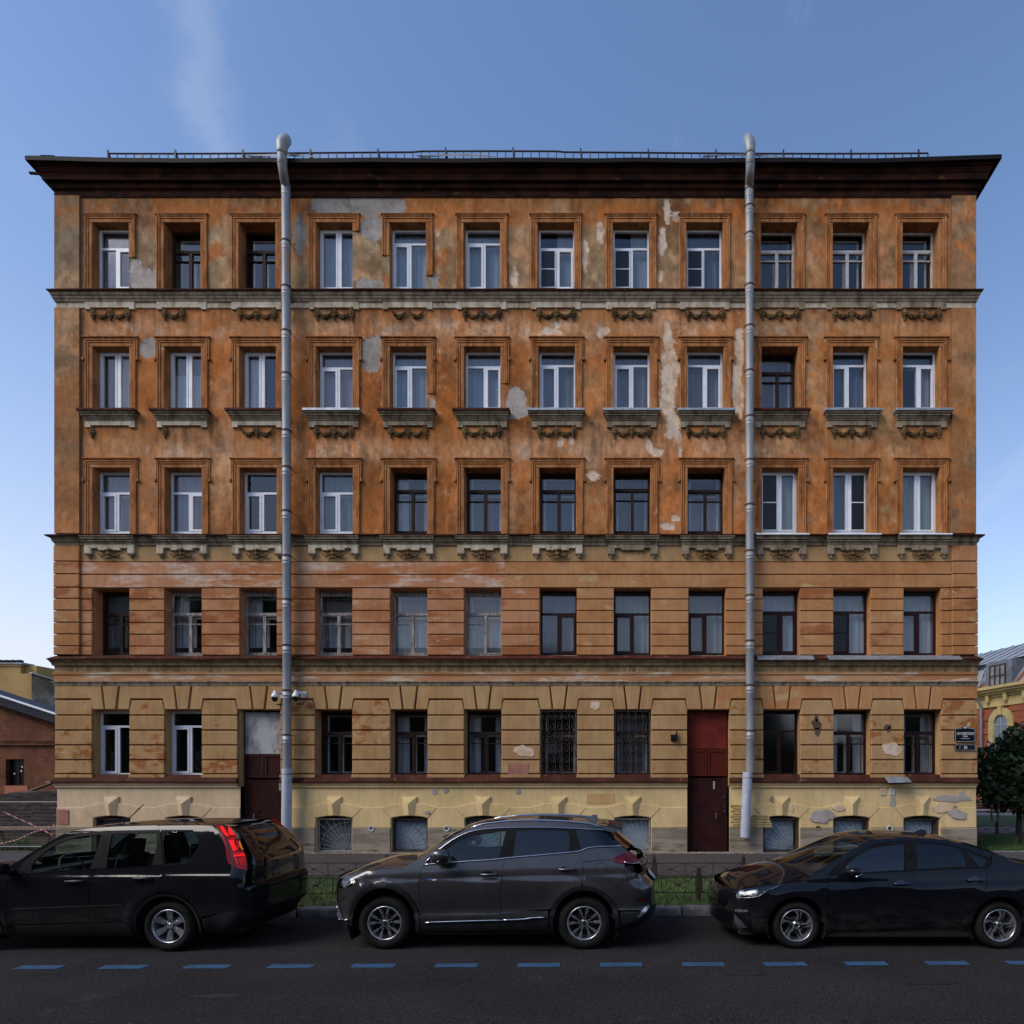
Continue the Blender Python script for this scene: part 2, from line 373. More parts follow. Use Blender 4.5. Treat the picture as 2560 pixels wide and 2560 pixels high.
def _wall():
    t = m_wall.node_tree; b = t.nodes['Principled BSDF']; L = t.links.new
    a = t.nodes.new('ShaderNodeVertexColor'); a.layer_name = 'paint'
    g = t.nodes.new('ShaderNodeNewGeometry')
    n = t.nodes.new('ShaderNodeTexNoise'); mp_ = t.nodes.new('ShaderNodeMapping'); mp_.inputs['Scale'].default_value = (1.3, 1, .55); L(g.outputs['Position'], mp_.inputs[0]); L(mp_.outputs[0], n.inputs['Vector']); n.inputs['Scale'].default_value = 9; n.inputs['Detail'].default_value = 9; n.inputs['Roughness'].default_value = .68
    r = t.nodes.new('ShaderNodeMapRange'); L(n.outputs[0], r.inputs[0]); r.inputs[1].default_value = .3; r.inputs[2].default_value = .7; r.inputs[3].default_value = .80; r.inputs[4].default_value = 1.18
    mx = t.nodes.new('ShaderNodeVectorMath'); mx.operation = 'SCALE'; L(a.outputs[0], mx.inputs[0]); L(r.outputs[0], mx.inputs['Scale']); L(mx.outputs[0], b.inputs['Base Color'])
    b.inputs['Roughness'].default_value = .92; b.inputs['Specular IOR Level'].default_value = .2
    n2 = t.nodes.new('ShaderNodeTexNoise'); L(g.outputs['Position'], n2.inputs['Vector']); n2.inputs['Scale'].default_value = 5; n2.inputs['Detail'].default_value = 10; n2.inputs['Roughness'].default_value = .7
    bp = t.nodes.new('ShaderNodeBump'); bp.inputs['Strength'].default_value = .55; bp.inputs['Distance'].default_value = .03; L(n2.outputs[0], bp.inputs['Height']); L(bp.outputs[0], b.inputs['Normal'])
_wall()
def trim_mat(name, base, dark, pale, k=1.0):
    """painted or stone trim with streaks that follow the vertical"""
    return M(name, base, dark, 3.0, .9, .5, stretch=(1.6, 1.6, .55), lo=.42, hi=.66, c3=pale, scale3=7, lo3=.56, hi3=.68, bscale=22, spec=.15, grime=.30)
m_trim = trim_mat('orange_trim', (.38, .155, .055), (.24, .085, .026), (.45, .265, .135))
m_reveal = trim_mat('reveal_stucco', (.36, .16, .06), (.2, .09, .035), (.42, .25, .13))
m_stone = trim_mat('ledge_stone', (.32, .25, .168), (.15, .108, .072), (.44, .365, .275))
m_frieze = trim_mat('frieze_paint', (.54, .46, .35), (.33, .25, .155), (.62, .56, .46))
m_orn = trim_mat('ornament_plaster', (.165, .10, .045), (.055, .032, .016), (.27, .18, .09))
m_flash = M('brown_flashing', (.045, .015, .010), (.07, .023, .014), 2.5, .75, .2, spec=.08, c3=(.20, .10, .05), scale3=5, lo3=.62, hi3=.7)
m_flash_new = M('galvanised_flashing', (.36, .37, .39), (.27, .28, .30), 6, .45, .05, metal=.6)
m_cornice = M('cornice_paint', (.050, .017, .009), (.018, .008, .006), 1.6, .85, .5, stretch=(1, 1, 2), c3=(.17, .065, .02), scale3=2.4, lo3=.60, hi3=.74, bscale=14, spec=.1)
m_black = M('black_metal', (.009, .009, .010), (.014, .013, .013), 6, .6, spec=.08)
m_rail = M('rail_paint', (.045, .012, .012), (.02, .008, .008), 6, .6)
m_ochre = M('ochre_block', (.41, .255, .12), (.36, .205, .088), 1.1, .92, .5, lo=.4, hi=.62, c3=(.30, .105, .03), scale3=2.0, lo3=.60, hi3=.66, bscale=18, spec=.15, grime=.22)
m_ochre2 = M('ochre_plain', (.42, .265, .125), (.38, .22, .10), .9, .92, .4, lo=.4, hi=.62, c3=(.46, .25, .15), scale3=1.4, lo3=.58, hi3=.68, bscale=18, spec=.15, grime=.22)
m_ochre3 = M('ochre_peeled', (.41, .24, .11), (.30, .115, .038), 1.6, .92, .6, stretch=(1, 1, 1.6), lo=.5, hi=.58, c3=(.50, .36, .22), scale3=3.0, lo3=.60, hi3=.67, bscale=18, spec=.15, grime=.22)
m_salmon = M('salmon_block', (.44, .21, .105), (.37, .150, .065), 1.2, .92, .5, stretch=(.6, 1, 1.4), lo=.42, hi=.6, c3=(.49, .30, .19), scale3=2.6, lo3=.57, hi3=.68, bscale=18, spec=.15, grime=.22)
m_salmon2 = M('rust_block', (.42, .20, .092), (.30, .108, .040), 1.5, .92, .6, stretch=(.6, 1, 1.5), lo=.46, hi=.58, c3=(.49, .30, .18), scale3=3.6, lo3=.60, hi3=.68, bscale=18, spec=.15, grime=.22)
m_tanor = M('tan_orange_block', (.44, .225, .100), (.39, .17, .065), .9, .92, .4, stretch=(.7, 1, 1.4), lo=.4, hi=.62, c3=(.46, .30, .15), scale3=1.8, lo3=.57, hi3=.68, bscale=18, spec=.15, grime=.22)
m_yellow = M('yellow_plinth', (.66, .485, .245), (.58, .42, .20), .8, .9, .35, lo=.4, hi=.62, c3=(.46, .35, .21), scale3=2.2, lo3=.62, hi3=.72, bscale=14, spec=.15, grime=.16)
m_pinkish = M('beige_plinth', (.62, .465, .30), (.55, .40, .25), .8, .9, .35, lo=.4, hi=.62, c3=(.46, .33, .24), scale3=2.0, lo3=.62, hi3=.72, bscale=14, spec=.15, grime=.16)
m_plstone = M('plinth_stone', (.27, .225, .17), (.18, .145, .105), 2.2, .95, 1.0, stretch=(.5, 1, 3.2), lo=.4, hi=.62, c3=(.075, .058, .04), scale3=2.6, lo3=.56, hi3=.68, bscale=9)
m_cem = M('cement_patch', (.36, .32, .29), (.29, .255, .235), 3, .95, .5, lo=.4, hi=.6, c3=(.42, .39, .36), scale3=6, lo3=.6, hi3=.7)
m_whitepatch = M('pale_plaster', (.60, .47, .36), (.50, .36, .24), 5, .95, .6, lo=.45, hi=.6)
m_pvc = M('white_plastic', (.74, .76, .80), (.66, .68, .72), 3, .35)
m_wood = M('dark_brown_wood', (.040, .022, .016), (.018, .011, .009), 9, .6, .3, stretch=(3, 3, .6), c3=(.10, .07, .05), scale3=18, lo3=.64, hi3=.7, spec=.15)
m_woodg = M('weathered_grey_wood', (.36, .335, .315), (.15, .128, .112), 8, .8, .5, stretch=(3, 3, .5), lo=.42, hi=.6, c3=(.40, .38, .36), scale3=12, lo3=.58, hi3=.68)
m_woodw = M('white_painted_wood', (.56, .54, .53), (.42, .40, .38), 6, .6, .3, stretch=(2, 2, .6), c3=(.20, .15, .11), scale3=16, lo3=.65, hi3=.7)
m_brown = M('brown_window_frame', (.026, .009, .009), (.018, .007, .007), 4, .5, spec=.15)
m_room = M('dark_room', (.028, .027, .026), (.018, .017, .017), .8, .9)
g_win = glass('window_glass', (.80, .83, .85), .025, .09, .05)
g_old = glass('old_window_glass', (.82, .85, .86), .03, .07, .10)
g_teal = glass('dark_window_glass', (.25, .34, .36), .02)
def cloth(n, c): return M(n, c, tuple(x * .82 for x in c), 3, .95, 0, stretch=(4, 1, .3))
c_blue = cloth('pale_blue_curtain', (0.285, 0.335, 0.391)); c_white = cloth('white_curtain', (0.62, 0.62, 0.63)); c_grey = cloth('grey_curtain', (0.167, 0.174, 0.192)); c_lil = cloth('lilac_blind', (0.310, 0.285, 0.322)); c_green = cloth('greenish_net', (0.211, 0.248, 0.248)); c_dblue = cloth('blue_curtain', (0.099, 0.124, 0.167)); c_teal = cloth('teal_blind', (0.012, 0.034, 0.043)); c_beige = cloth('beige_blind', (0.260, 0.236, 0.205))
m_screen = glass('insect_mesh', (.30, .30, .32), -.02, .4)
house = empty('apartment_building', (fx(1290), D, .12))
tag(house, 'five-storey apartment house with peeling orange stucco, garlands and a dark cornice', 'building')
HL = house.matrix_basis.inverted() if False else None
house.location = (0, 0, 0)
CA = [277, 456, 643, 836, 1019.5, 1205, 1390, 1578, 1761.5, 1948, 2127.5, 2302]
CB = [280.5, 461, 648.5, 836, 1024, 1208, 1397, 1582, 1769, 1953.5, 2129, 2304.5]
ROWS = [('r5', 557, 731, 45.5, 0.0), ('r4', 867, 1032, 45.5, .30), ('r3', 1170, 1337, 46, .55), ('r2', 1472, 1641, 46.5, .8), ('r1', 1775, 1941, 46, 1.0)]
def ccol(i, t): return CA[i] * (1 - t) + CB[i] * t
OPEN = {}
for r, (nm, yt, yb, hw, t) in enumerate(ROWS):
    for i in range(12):
        cx = ccol(i, t); w = hw
        if r == 4 and i in (2, 8):
            x0, x1 = ((597, 703) if i == 2 else (1718, 1823)); OPEN[(r, i)] = (x0, x1, 1775, 1968); continue
        OPEN[(r, i)] = (cx - w, cx + w, yt, yb)
XL, XR = 143, 2437
def build_wall():
    xs = set(np.round(np.arange(XL, XR + .1, 3.6), 2)); ys = set(np.round(np.arange(480, 1968.1, 3.6), 2))
    ex = set(); ey = set()
    for (x0, x1, y0, y1) in OPEN.values(): ex |= {x0, x1}; ey |= {y0, y1}
    def merge(a, b):
        b = sorted(b); a = [q for q in a if min(abs(q - w) for w in b) > 1.7]; return np.array(sorted(set(a) | set(b)))
    xs = merge(xs, ex | {XL, XR}); ys = merge(ys, ey | {480, 1968})
    X, Y = np.meshgrid(xs, ys); px, py = X.ravel(), Y.ravel()
    c, wm, cm = facade_colour(px, py)
    disp = .012 * wm + .010 * cm + .006 * (fbm(px, py, 60, 60, 5, 4) - .5) + .02 * (fbm(px, py, 500, 400, 6, 2) - .5)
    co = np.stack([fx(px), D + disp, fz(py)], 1)
    nx, ny = len(xs), len(ys)
    mxs, mys = (xs[:-1] + xs[1:]) / 2, (ys[:-1] + ys[1:]) / 2
    keep = np.ones((ny - 1, nx - 1), bool)
    for (x0, x1, y0, y1) in OPEN.values():
        keep &= ~(((mys > y0) & (mys < y1))[:, None] & ((mxs > x0) & (mxs < x1))[None, :])
    j, i = np.nonzero(keep); b = j * nx + i
    faces = np.stack([b, b + nx, b + nx + 1, b + 1], 1)   # seen from -y
    me = bpy.data.meshes.new('stucco_wall')
    me.vertices.add(len(co)); me.vertices.foreach_set('co', co.ravel())
    me.loops.add(faces.size); me.loops.foreach_set('vertex_index', faces.ravel().astype(np.int32))
    me.polygons.add(len(faces)); me.polygons.foreach_set('loop_start', np.arange(0, faces.size, 4, dtype=np.int32))
    at_ = me.color_attributes.new('paint', 'FLOAT_COLOR', 'POINT')
    at_.data.foreach_set('color', np.concatenate([c, np.ones((len(c), 1))], 1).ravel().astype(np.float32))
    me.update(calc_edges=True); me.validate()
    me.polygons.foreach_set('use_smooth', [True] * len(me.polygons))
    me.materials.append(m_wall)
    mobj('stucco_wall', me, house)
build_wall()
# body behind the facade, side walls, roof
shell = MB(); xa, xb = fx(XL), fx(XR)
shell.box(xa, xa + .4, D + .03, D + 14, 0, 18.75); shell.box(xb - .4, xb, D + .03, D + 14, 0, 18.75); shell.box(xa, xb, D + 14, D + 14.4, 0, 18.75)
shell.build('side_wall', M('side_stucco', (.36, .17, .06), (.28, .13, .05), 1.0, .92, .4, c3=(.3, .22, .13), scale3=1.5), house)
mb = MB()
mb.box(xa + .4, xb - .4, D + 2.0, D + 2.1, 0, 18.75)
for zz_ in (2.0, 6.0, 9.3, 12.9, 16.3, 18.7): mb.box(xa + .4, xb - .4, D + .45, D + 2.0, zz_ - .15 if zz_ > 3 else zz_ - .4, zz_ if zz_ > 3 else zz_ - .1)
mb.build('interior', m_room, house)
rf = MB(); ov = .35
rf.add([(xa - ov, D - ov, 19.30), (xb + ov, D - ov, 19.30), (xb + ov, D + 14.4 + ov, 19.30), (xa - ov, D + 14.4 + ov, 19.30), (xa + 6, D + 7, 21.4), (xb - 6, D + 7, 21.4)], [(0, 1, 5, 4), (1, 2, 5), (2, 3, 4, 5), (3, 0, 4), (0, 3, 2, 1)])
roof = rf.build('roof', M('roof_sheet', (.10, .09, .085), (.16, .13, .11), 1.2, .6), house)
# reveals of each opening
def reveal(x0, x1, y0, y1, dep, mat, sill=True):
    a, b, t, u = fx(x0), fx(x1), fz(y0), fz(y1); th = .10
    m = MB()
    m.box(a - th, a, D + .012, D + dep, u, t); m.box(b, b + th, D + .012, D + dep, u, t)
    m.box(a - th, b + th, D + .012, D + dep, t, t + th)
    if sill: m.box(a - th, b + th, D + .012, D + dep, u - th, u)
    return m.build('window_reveal', mat, house)
# ---- windows: (type, transom, curtain, screen, offset of the frame top)
W = {0: ['T .31 lilac', 'W .33 grey', 'W .33 dark', 'V 0 blue', 'T .23 blue', 'T .23 bluesides', 'T .31 half l', 'T .31 half l', 'T .31 dkblue l', 'P .33 dark', 'P .33 dark', 'P .33 dark'],
     1: ['V 0 beige', 'V 0 white', 'V 0 halfw', 'T .27 lilac', 'T .25 blue', 'T .25 blue', 'T .23 grey', 'T .23 grey', 'T .23 grey', 'W .33 grey', 'T .23 dkblue', 'T .23 lilacR'],
     2: ['T .34 lilac', 'T .34 lilac', 'T .34 dark', 'T .34 green', 'W .30 sides', 'W .30 grey', 'W .30 dkblue', 'W .28 dkblue', 'W .30 lilacd', 'V 0 pale l', 'V 0 dkbeige r', 'V 0 pale'],
     3: ['W .33 green', 'G .33 sides', 'G .33 sides', 'G .33 white', 'G .33 white', 'G .33 white', 'B .33 dkblue', 'B .33 green', 'B .33 grey', 'B .30 blue l', 'B .30 blue l', 'B .30 blue'],
     4: ['T .23 teal', 'T .23 teal', None, 'W .33 dark', 'W .33 sides', 'W .33 sides', 'W .33 half', 'W .33 grey', None, 'B .30 dark', 'Q .33 sides', 'Q .33 sides']}
FR_DEP = {'T': .24, 'V': .24, 'W': .33, 'P': .33, 'G': .26, 'B': .24, 'Q': .28}
FR_MAT = {'T': m_pvc, 'V': m_pvc, 'W': m_wood, 'P': m_woodw, 'G': m_woodg, 'B': m_brown, 'Q': m_brown}
TOPGAP = {0: {'T': 19, 'V': 15, 'W': 24, 'P': 22}, 1: {'T': 13, 'V': 14, 'W': 20}, 2: {'T': 12, 'V': 8, 'W': 14}, 3: {'W': 14, 'G': 14, 'B': 13}, 4: {'T': 5, 'W': 7, 'B': 6, 'Q': 6}}
def curtain_mesh(x0, x1, z0, z1, y, mat, parent, pleats=True, amp=.025):
    n = max(6, int((x1 - x0) / .035)); v = []; f = []
    ph = random.uniform(0, 6)
    for k in range(n + 1):
        x = x0 + (x1 - x0) * k / n
        for z, sw in ((z1, .6), (z0, 1.0)):
            v.append((x + (random.uniform(-.01, .01) if 0 < k < n else 0), y + (amp * sw * math.sin(k * 1.25 + ph + .5 * math.sin(k * .37)) if pleats else 0), z))
    for k in range(n): f.append((2 * k, 2 * k + 1, 2 * k + 3, 2 * k + 2))
    me = bpy.data.meshes.new('curtain'); me.from_pydata(v, [], f); me.materials.append(mat); me.polygons.foreach_set('use_smooth', [True] * n)
    o = mobj('curtain' if pleats else 'blind', me, parent); return o
def pane(x0, x1, z0, z1, y, mat, parent):
    tx, tz = random.uniform(-.009, .009), random.uniform(-.009, .009)
    me = bpy.data.meshes.new('pane'); cx, cz = (x0 + x1) / 2, (z0 + z1) / 2
    me.from_pydata([(x, y + (x - cx) * tx + (z - cz) * tz, z) for x, z in ((x0, z0), (x1, z0), (x1, z1), (x0, z1))], [], [(0, 1, 2, 3)]); me.materials.append(mat)
    return mobj('pane', me, parent)
def frame_ring(m, x0, x1, z0, z1, y0, y1, w, wb=None):
    wb = wb or w
    m.box(x0, x0 + w, y0, y1, z0, z1); m.box(x1 - w, x1, y0, y1, z0, z1)
    m.box(x0 + w, x1 - w, y0, y1, z1 - w, z1); m.box(x0 + w, x1 - w, y0, y1, z0, z0 + wb)
def window(r, i, spec):
    ty, tr, cur, *ex = spec.split(); tr = float(tr)
    x0p, x1p, yt, yb = OPEN[(r, i)]; dep = FR_DEP[ty]; mat = FR_MAT[ty]
    a, b = fx(x0p), fx(x1p); kd = (D + dep) / F_PX
    zt = min(fz(yt), EYE + (VY - yt - TOPGAP[r].get(ty, 12)) * kd); zb = max(fz(yb), EYE + (VY - yb + 3) * kd)
    y0 = D + dep; y1 = y0 + .07; wf = .05 if ty in 'TVB' else .032
    reveal(x0p, x1p, yt, yb, dep + .12, m_reveal if r < 3 else (m_salmon if i < 7 else m_tanor) if r == 3 else m_ochre2)
    fm = MB(); frame_ring(fm, a, b, zb, zt, y0, y1, wf, wf + .01)
    if fz(yt) - zt > .01: fm.box(a, b, y0 + .005, y1 + .1, zt, fz(yt))
    if zb - fz(yb) > .01:
        q = MB(); s0, s1 = fz(yb), zb; q.add([(a, y0 + .03, s1), (b, y0 + .03, s1), (b, D - .01, s0 + .006), (a, D - .01, s0 + .006), (a, y0 + .03, s0), (b, y0 + .03, s0)], [(3, 2, 1, 0)]); q.build('window_sill', m_flash if r in (0, 4) else m_stone, house)
    cx = (a + b) / 2; W_ = b - a; H = zt - zb
    win_o = None; panes = []; sash = MB()
    gl = g_win if ty in 'TVB' else g_old
    if cur == 'teal': gl = g_teal
    ys = y0 - .012
    if ty == 'V':
        mu = cx + random.uniform(-.02, .03); fm.box(mu - .035, mu + .035, y0, y1, zb + wf, zt - wf)
        for q0, q1 in ((a + wf, mu - .035), (mu + .035, b - wf)):
            frame_ring(sash, q0, q1, zb + wf + .01, zt - wf, ys, y1 - .01, .045); panes.append((q0 + .045, q1 - .045, zb + wf + .055, zt - wf - .045))
    elif ty in 'TB':
        zt2 = zt - H * tr; mu = cx + (.02 if i % 2 else -.01)
        fm.box(a + wf, b - wf, y0, y1, zt2 - .03, zt2 + .03); fm.box(mu - .035, mu + .035, y0, y1, zb + wf, zt2 - .03)
        panes.append((a + wf, b - wf, zt2 + .03, zt - wf))
        L_ = (a + wf, mu - .035, zb + wf + .01, zt2 - .03); Rr = (mu + .035, b - wf, zb + wf + .01, zt2 - .03)
        op, fx_ = (L_, Rr) if (i + r) % 3 else (Rr, L_)
        frame_ring(sash, *op, ys, y1 - .01, .055); panes.append((op[0] + .055, op[1] - .055, op[2] + .055, op[3] - .055)); panes.append(fx_)
    else:
        zt2 = zt - H * tr; mu = cx + .015; bar = .024 if ty != 'Q' else .034
        fm.box(a + wf, b - wf, y0 - .02, y1, zt2 - .026, zt2 + .026); fm.box(mu - .018, mu + .018, y0 - .01, y1, zb + wf, zt2 - .026)
        panes.append((a + wf + .02, b - wf - .02, zt2 + .045, zt - wf - .02))
        frame_ring(sash, a + wf, b - wf, zt2 + .026, zt - wf, ys + .015, y1 - .01, .022)
        zv = zt2 - .026 - (zt2 - zb) * (.22 if ty != 'Q' else .24)
        for k, (q0, q1) in enumerate(((a + wf, mu - .018), (mu + .018, b - wf))):
            frame_ring(sash, q0, q1, zb + wf + .01, zt2 - .026, ys, y1 - .01, .026)
            if not (ty == 'G' and i >= 4 and k == 1):
                sash.box(q0 + .028, q1 - .028, ys, y1 - .02, zv - bar / 2, zv + bar / 2)
                panes.append((q0 + .028, q1 - .028, zv + bar / 2, zt2 - .052)); panes.append((q0 + .028, q1 - .028, zb + wf + .038, zv - bar / 2))
            else: panes.append((q0 + .028, q1 - .028, zb + wf + .038, zt2 - .052))
        # inner casement of the double window
        inn = MB(); frame_ring(inn, a + .09, b - .09, zb + .05, zt - .06, y1 + .14, y1 + .18, .05); inn.box(a + .14, b - .14, y1 + .14, y1 + .18, zt2 - .09, zt2 - .04); inn.box(mu - .06, mu + .02, y1 + .14, y1 + .18, zb + .1, zt2 - .09)
    w = fm.build('window', mat, house)
    sm = m_woodw if (ty == 'P') else mat
    sash.build('sash', sm, w)
    if ty not in 'TVB': inn.build('inner_casement', m_woodw if (i * 7 + r) % 3 else m_woodg, w)
    for p in panes: pane(*p, y0 + .03, gl, w)
    yc = y1 + (.10 if ty in 'TVB' else .22)
    A, B_ = a + .03, b - .03
    def cu(x0, x1, z0, z1, m_, pl=True): curtain_mesh(x0 - (.12 if x0 == A else 0), x1 + (.12 if x1 == B_ else 0), z0, z1 + (.35 if z1 == zt else 0), yc, m_, w, pl)
    h2 = zb + H * .55
    if cur == 'lilac': cu(A, B_, zb, zt, c_lil, False)
    elif cur == 'lilacR': cu(cx, B_, zb, zt - H * .25, c_lil); cu(A, B_, zt - H * .25, zt, c_dblue, False)
    elif cur == 'lilacd': cu(A, B_, zb, zt - H * .32, c_lil)
    elif cur == 'grey': cu(A, B_, zb, zt, c_grey)
    elif cur == 'blue': cu(A, B_, zb, zt, c_blue)
    elif cur == 'bluesides': cu(A, cx - .08, zb, zt - .1, c_blue); cu(cx + .05, B_, zb, zt - .1, c_blue); cu(A, B_, zt - H * .2, zt, c_blue, False)
    elif cur == 'half': cu(A, cx, zb, zb + H * .35, c_grey, False); cu(cx, B_, zb, zt, c_blue, False) if r == 0 else cu(A, cx, zb, h2, c_beige, False)
    elif cur == 'dkblue': cu(A, B_, zb, zt, c_dblue)
    elif cur == 'white': cu(A, B_, zb, h2 + .2, c_white); cu(A, B_, h2 + .2, zt, c_beige, False)
    elif cur == 'beige': cu(A, cx, zb, zt, c_beige, False); cu(cx, B_, zb, zt, c_white, False)
    elif cur == 'halfw': cu(A, cx, zb, zt, c_white, False)
    elif cur == 'green': cu(A, B_, zb, zt, c_green)
    elif cur == 'sides': cu(A, A + W_ * .28, zb, zt, c_white); cu(B_ - W_ * .24, B_, zb, zt, c_white)
    elif cur == 'pale': cu(A, B_, zb, zt, cloth('pale_film', (0.310, 0.347, 0.353)), False)
    elif cur == 'dkbeige': cu(cx, B_, zb, zt, c_beige, False); cu(A, cx, zb, zt, c_dblue, False)
    elif cur == 'teal': cu(A, B_, zb, zt, c_teal, False)
    if ex:
        q = MB(); zz0, zz1 = zb + .08, (zt - H * tr - .05 if tr else zt - .08)
        xx0, xx1 = (a + .05, cx - .03) if ex[0] == 'l' else (cx + .06, b - .05)
        q.box(xx0 + .02, xx1 - .02, y0 - .02, y0 - .018, zz0, zz1)
        so = q.build('insect_screen', m_screen, w)
        q = MB(); frame_ring(q, xx0, xx1, zz0, zz1, y0 - .03, y0 - .013, .022); q.box(xx0 + .02, xx1 - .02, y0 - .03, y0 - .013, (zz0 + zz1) / 2 - .012, (zz0 + zz1) / 2 + .012); q.build('screen_frame', mat, w)
    return w
for r in range(5):
    for i in range(12):
        if W[r][i]: window(r, i, W[r][i])
# ---- window surrounds of the upper three floors (stepped mouldings, ears on floors 3 and 4)
def surround(r, i, cut=None):
    x0, x1, yt, yb = OPEN[(r, i)]
    layers = [(0, 17, .05), (4, 21, .085)] if r == 0 else [(0, 17, .05), (4, 20, .08)]
    m = MB(); a, b = fx(x0), fx(x1); t, u = fz(yt), fz(yb) + .01
    def U(o0, o1, y, ear=0, zb_=None):
        o0 /= SC; o1 /= SC; e = ear / SC; zb2 = u if zb_ is None else zb_
        zl, zr = (zb2, zb2)
        if cut and 'L' in cut: zl = fz(cut['L'])
        if cut and 'R' in cut: zr = fz(cut['R'])
        m.cbox(a - o1 - e, b + o1 + e, t + o0, t + o1, D - y, D + .01, .012)
        m.cbox(a - o1 - e, a - o0, zl, t + o0, D - y, D + .01, .012); m.cbox(b + o0, b + o1 + e, zr, t + o0, D - y, D + .01, .012)
    U(0, 9, .018); U(9, 14, .032); U(14, 18, .048)
    if r > 0: # ears
        U(18, 22, .036, 0, fz(yt + 30)); m.cbox(a - 24 / SC, b + 24 / SC, t + 21 / SC, t + 24.5 / SC, D - .068, D + .01, .008)
        for s_ in (-1, 1):
            xx = a - 22 / SC if s_ < 0 else b + 22 / SC
            m.cbox(xx - .03, xx + .03, fz(yt + 36), fz(yt + 29), D - .07, D + .01, .008)
    else: m.cbox(a - 21 / SC, b + 21 / SC, t + 18 / SC, t + 20.5 / SC, D - .065, D + .01, .008)
    return m.build('window_surround', m_trim, house)
CUT = {(0, 0): {'R': 645}, (0, 3): {'R': 580}, (0, 4): {'R': 690, 'L': 640}, (1, 0): {}, (1, 4): {'R': 985}, (1, 5): {'R': 960}}
for r in range(3):
    for i in range(12):
        surround(r, i, CUT.get((r, i)))
# ---- string courses with returns at both ends
def band(name, prof, mat, x0=None, x1=None, ret=(True, True), wob=0, parent=None, lift=0):
    xa_, xb_ = (fx(XL) if x0 is None else fx(x0)), (fx(XR) if x1 is None else fx(x1))
    xs = list(np.linspace(xa_, xb_, max(2, int((xb_ - xa_) / .5)))); v = []; f = []; n = len(prof)
    cols = []
    if ret[0]: cols.append([(xa_ - p * (1 if name in ('cornice', 'eaves_sheet') else .62), D + 1.0, z) for p, z in prof])
    for k, x in enumerate(xs):
        e = -1 if (k == 0 and ret[0]) else 1 if (k == len(xs) - 1 and ret[1]) else 0
        dz = wob * math.sin(x * 1.7 + .6 * math.sin(x * .7)) + random.uniform(-wob, wob) * .4 + lift * (max(0, 1 - (x - xa_) / 2.2) ** 2 + 1.5 * max(0, 1 - (xb_ - x) / 3) ** 2)
        cols.append([(x + e * p * (1 if name in ('cornice', 'eaves_sheet') else .62), D - p, z + dz * (1 if name != 'cornice' else (q_ / (n - 1)) ** 2)) for q_, (p, z) in enumerate(prof)])
    if ret[1]: cols.append([(xb_ + p * (1 if name in ('cornice', 'eaves_sheet') else .62), D + 1.0, z) for p, z in prof])
    for c in cols: v += c
    for k in range(len(cols) - 1):
        for q in range(n - 1): f.append((k * n + q, k * n + n + q, k * n + n + q + 1, k * n + q + 1))
    if not ret[0]: f.append(tuple(range(n))[::-1])
    if not ret[1]: f.append(tuple(range((len(cols) - 1) * n, len(cols) * n)))
    m = MB(); m.add(v, [t[::-1] for t in f]); return m.build(name, mat, parent or house)
def Pz(lst): return [(p, fz(y)) for p, y in lst]
def zc(y, p): return EYE + (VY - y) * (D - p) / F_PX
def Pc(lst): return [(p, zc(y, p)) for p, y in lst]
band('cornice', Pc([(0, 494), (.035, 492), (.05, 484), (.035, 478), (.06, 474), (.10, 470), (.12, 464), (.125, 455), (.20, 451), (.23, 449), (.235, 434), (.26, 431), (.29, 425), (.31, 422), (.31, 418), (.35, 416), (.37, 409), (.40, 406), (.42, 404)]), m_cornice, wob=.010, lift=.075)
band('eaves_sheet', Pc([(.38, 405.5), (.47, 405), (.475, 395), (.43, 394.5), (.1, 398)]), m_black, wob=.010, lift=.075)
band('string_flashing', Pz([(.02, 738), (.21, 738), (.215, 735.5), (.0, 729)]), m_flash, wob=.006)
band('string_moulding', Pz([(0, 759), (.06, 757), (.075, 753), (.10, 751), (.11, 747), (.14, 745), (.145, 739), (.17, 738.5)]), m_stone)
band('frieze', Pz([(0, 772), (.03, 771.5), (.035, 769), (.02, 768), (.022, 758)]), m_frieze)
band('string_flashing', Pz([(.02, 1346), (.24, 1346), (.245, 1343), (.0, 1334.5)]), m_flash, wob=.008)
band('string_moulding', Pz([(0, 1366), (.05, 1365), (.06, 1359), (.10, 1357), (.12, 1351), (.16, 1347), (.17, 1346.5)]), m_stone)
band('string_flashing', Pz([(.03, 1652), (.20, 1652), (.205, 1649), (.035, 1640)]), m_flash, wob=.006)
for x0, x1 in ((1890, 2030), (2065, 2395)):
    mb = MB(); a, b = fx(x0), fx(x1); zt_, zb_ = fz(1640), fz(1650); mb.add([(a, D - .05, zt_ + .01), (b, D - .05, zt_ + .01), (b, D - .225, zb_), (a, D - .225, zb_), (b, D - .225, zb_ - .03), (a, D - .225, zb_ - .03)], [(3, 2, 1, 0), (5, 4, 2, 3)]); mb.build('steel_sill', m_flash_new, house)
band('entablature', Pz([(.03, 1716), (.07, 1715), (.08, 1709), (.11, 1707), (.115, 1704)]), m_stone)
band('entablature_band', Pz([(.04, 1706), (.06, 1705.5), (.065, 1689), (.09, 1687), (.095, 1682)]), M('band_stucco', (.46, .25, .12), (.38, .16, .06), 1.2, .92, .4, stretch=(.4, 1, 2), c3=(.54, .42, .31), scale3=2.2, lo3=.52, hi3=.64))
band('entablature_frieze', Pz([(.05, 1684), (.09, 1683.5), (.095, 1681), (.05, 1679), (.055, 1666), (.10, 1665), (.12, 1659), (.16, 1655), (.17, 1652)]), trim_mat('frieze_stucco', (.25, .17, .085), (.14, .09, .045), (.40, .28, .14)))
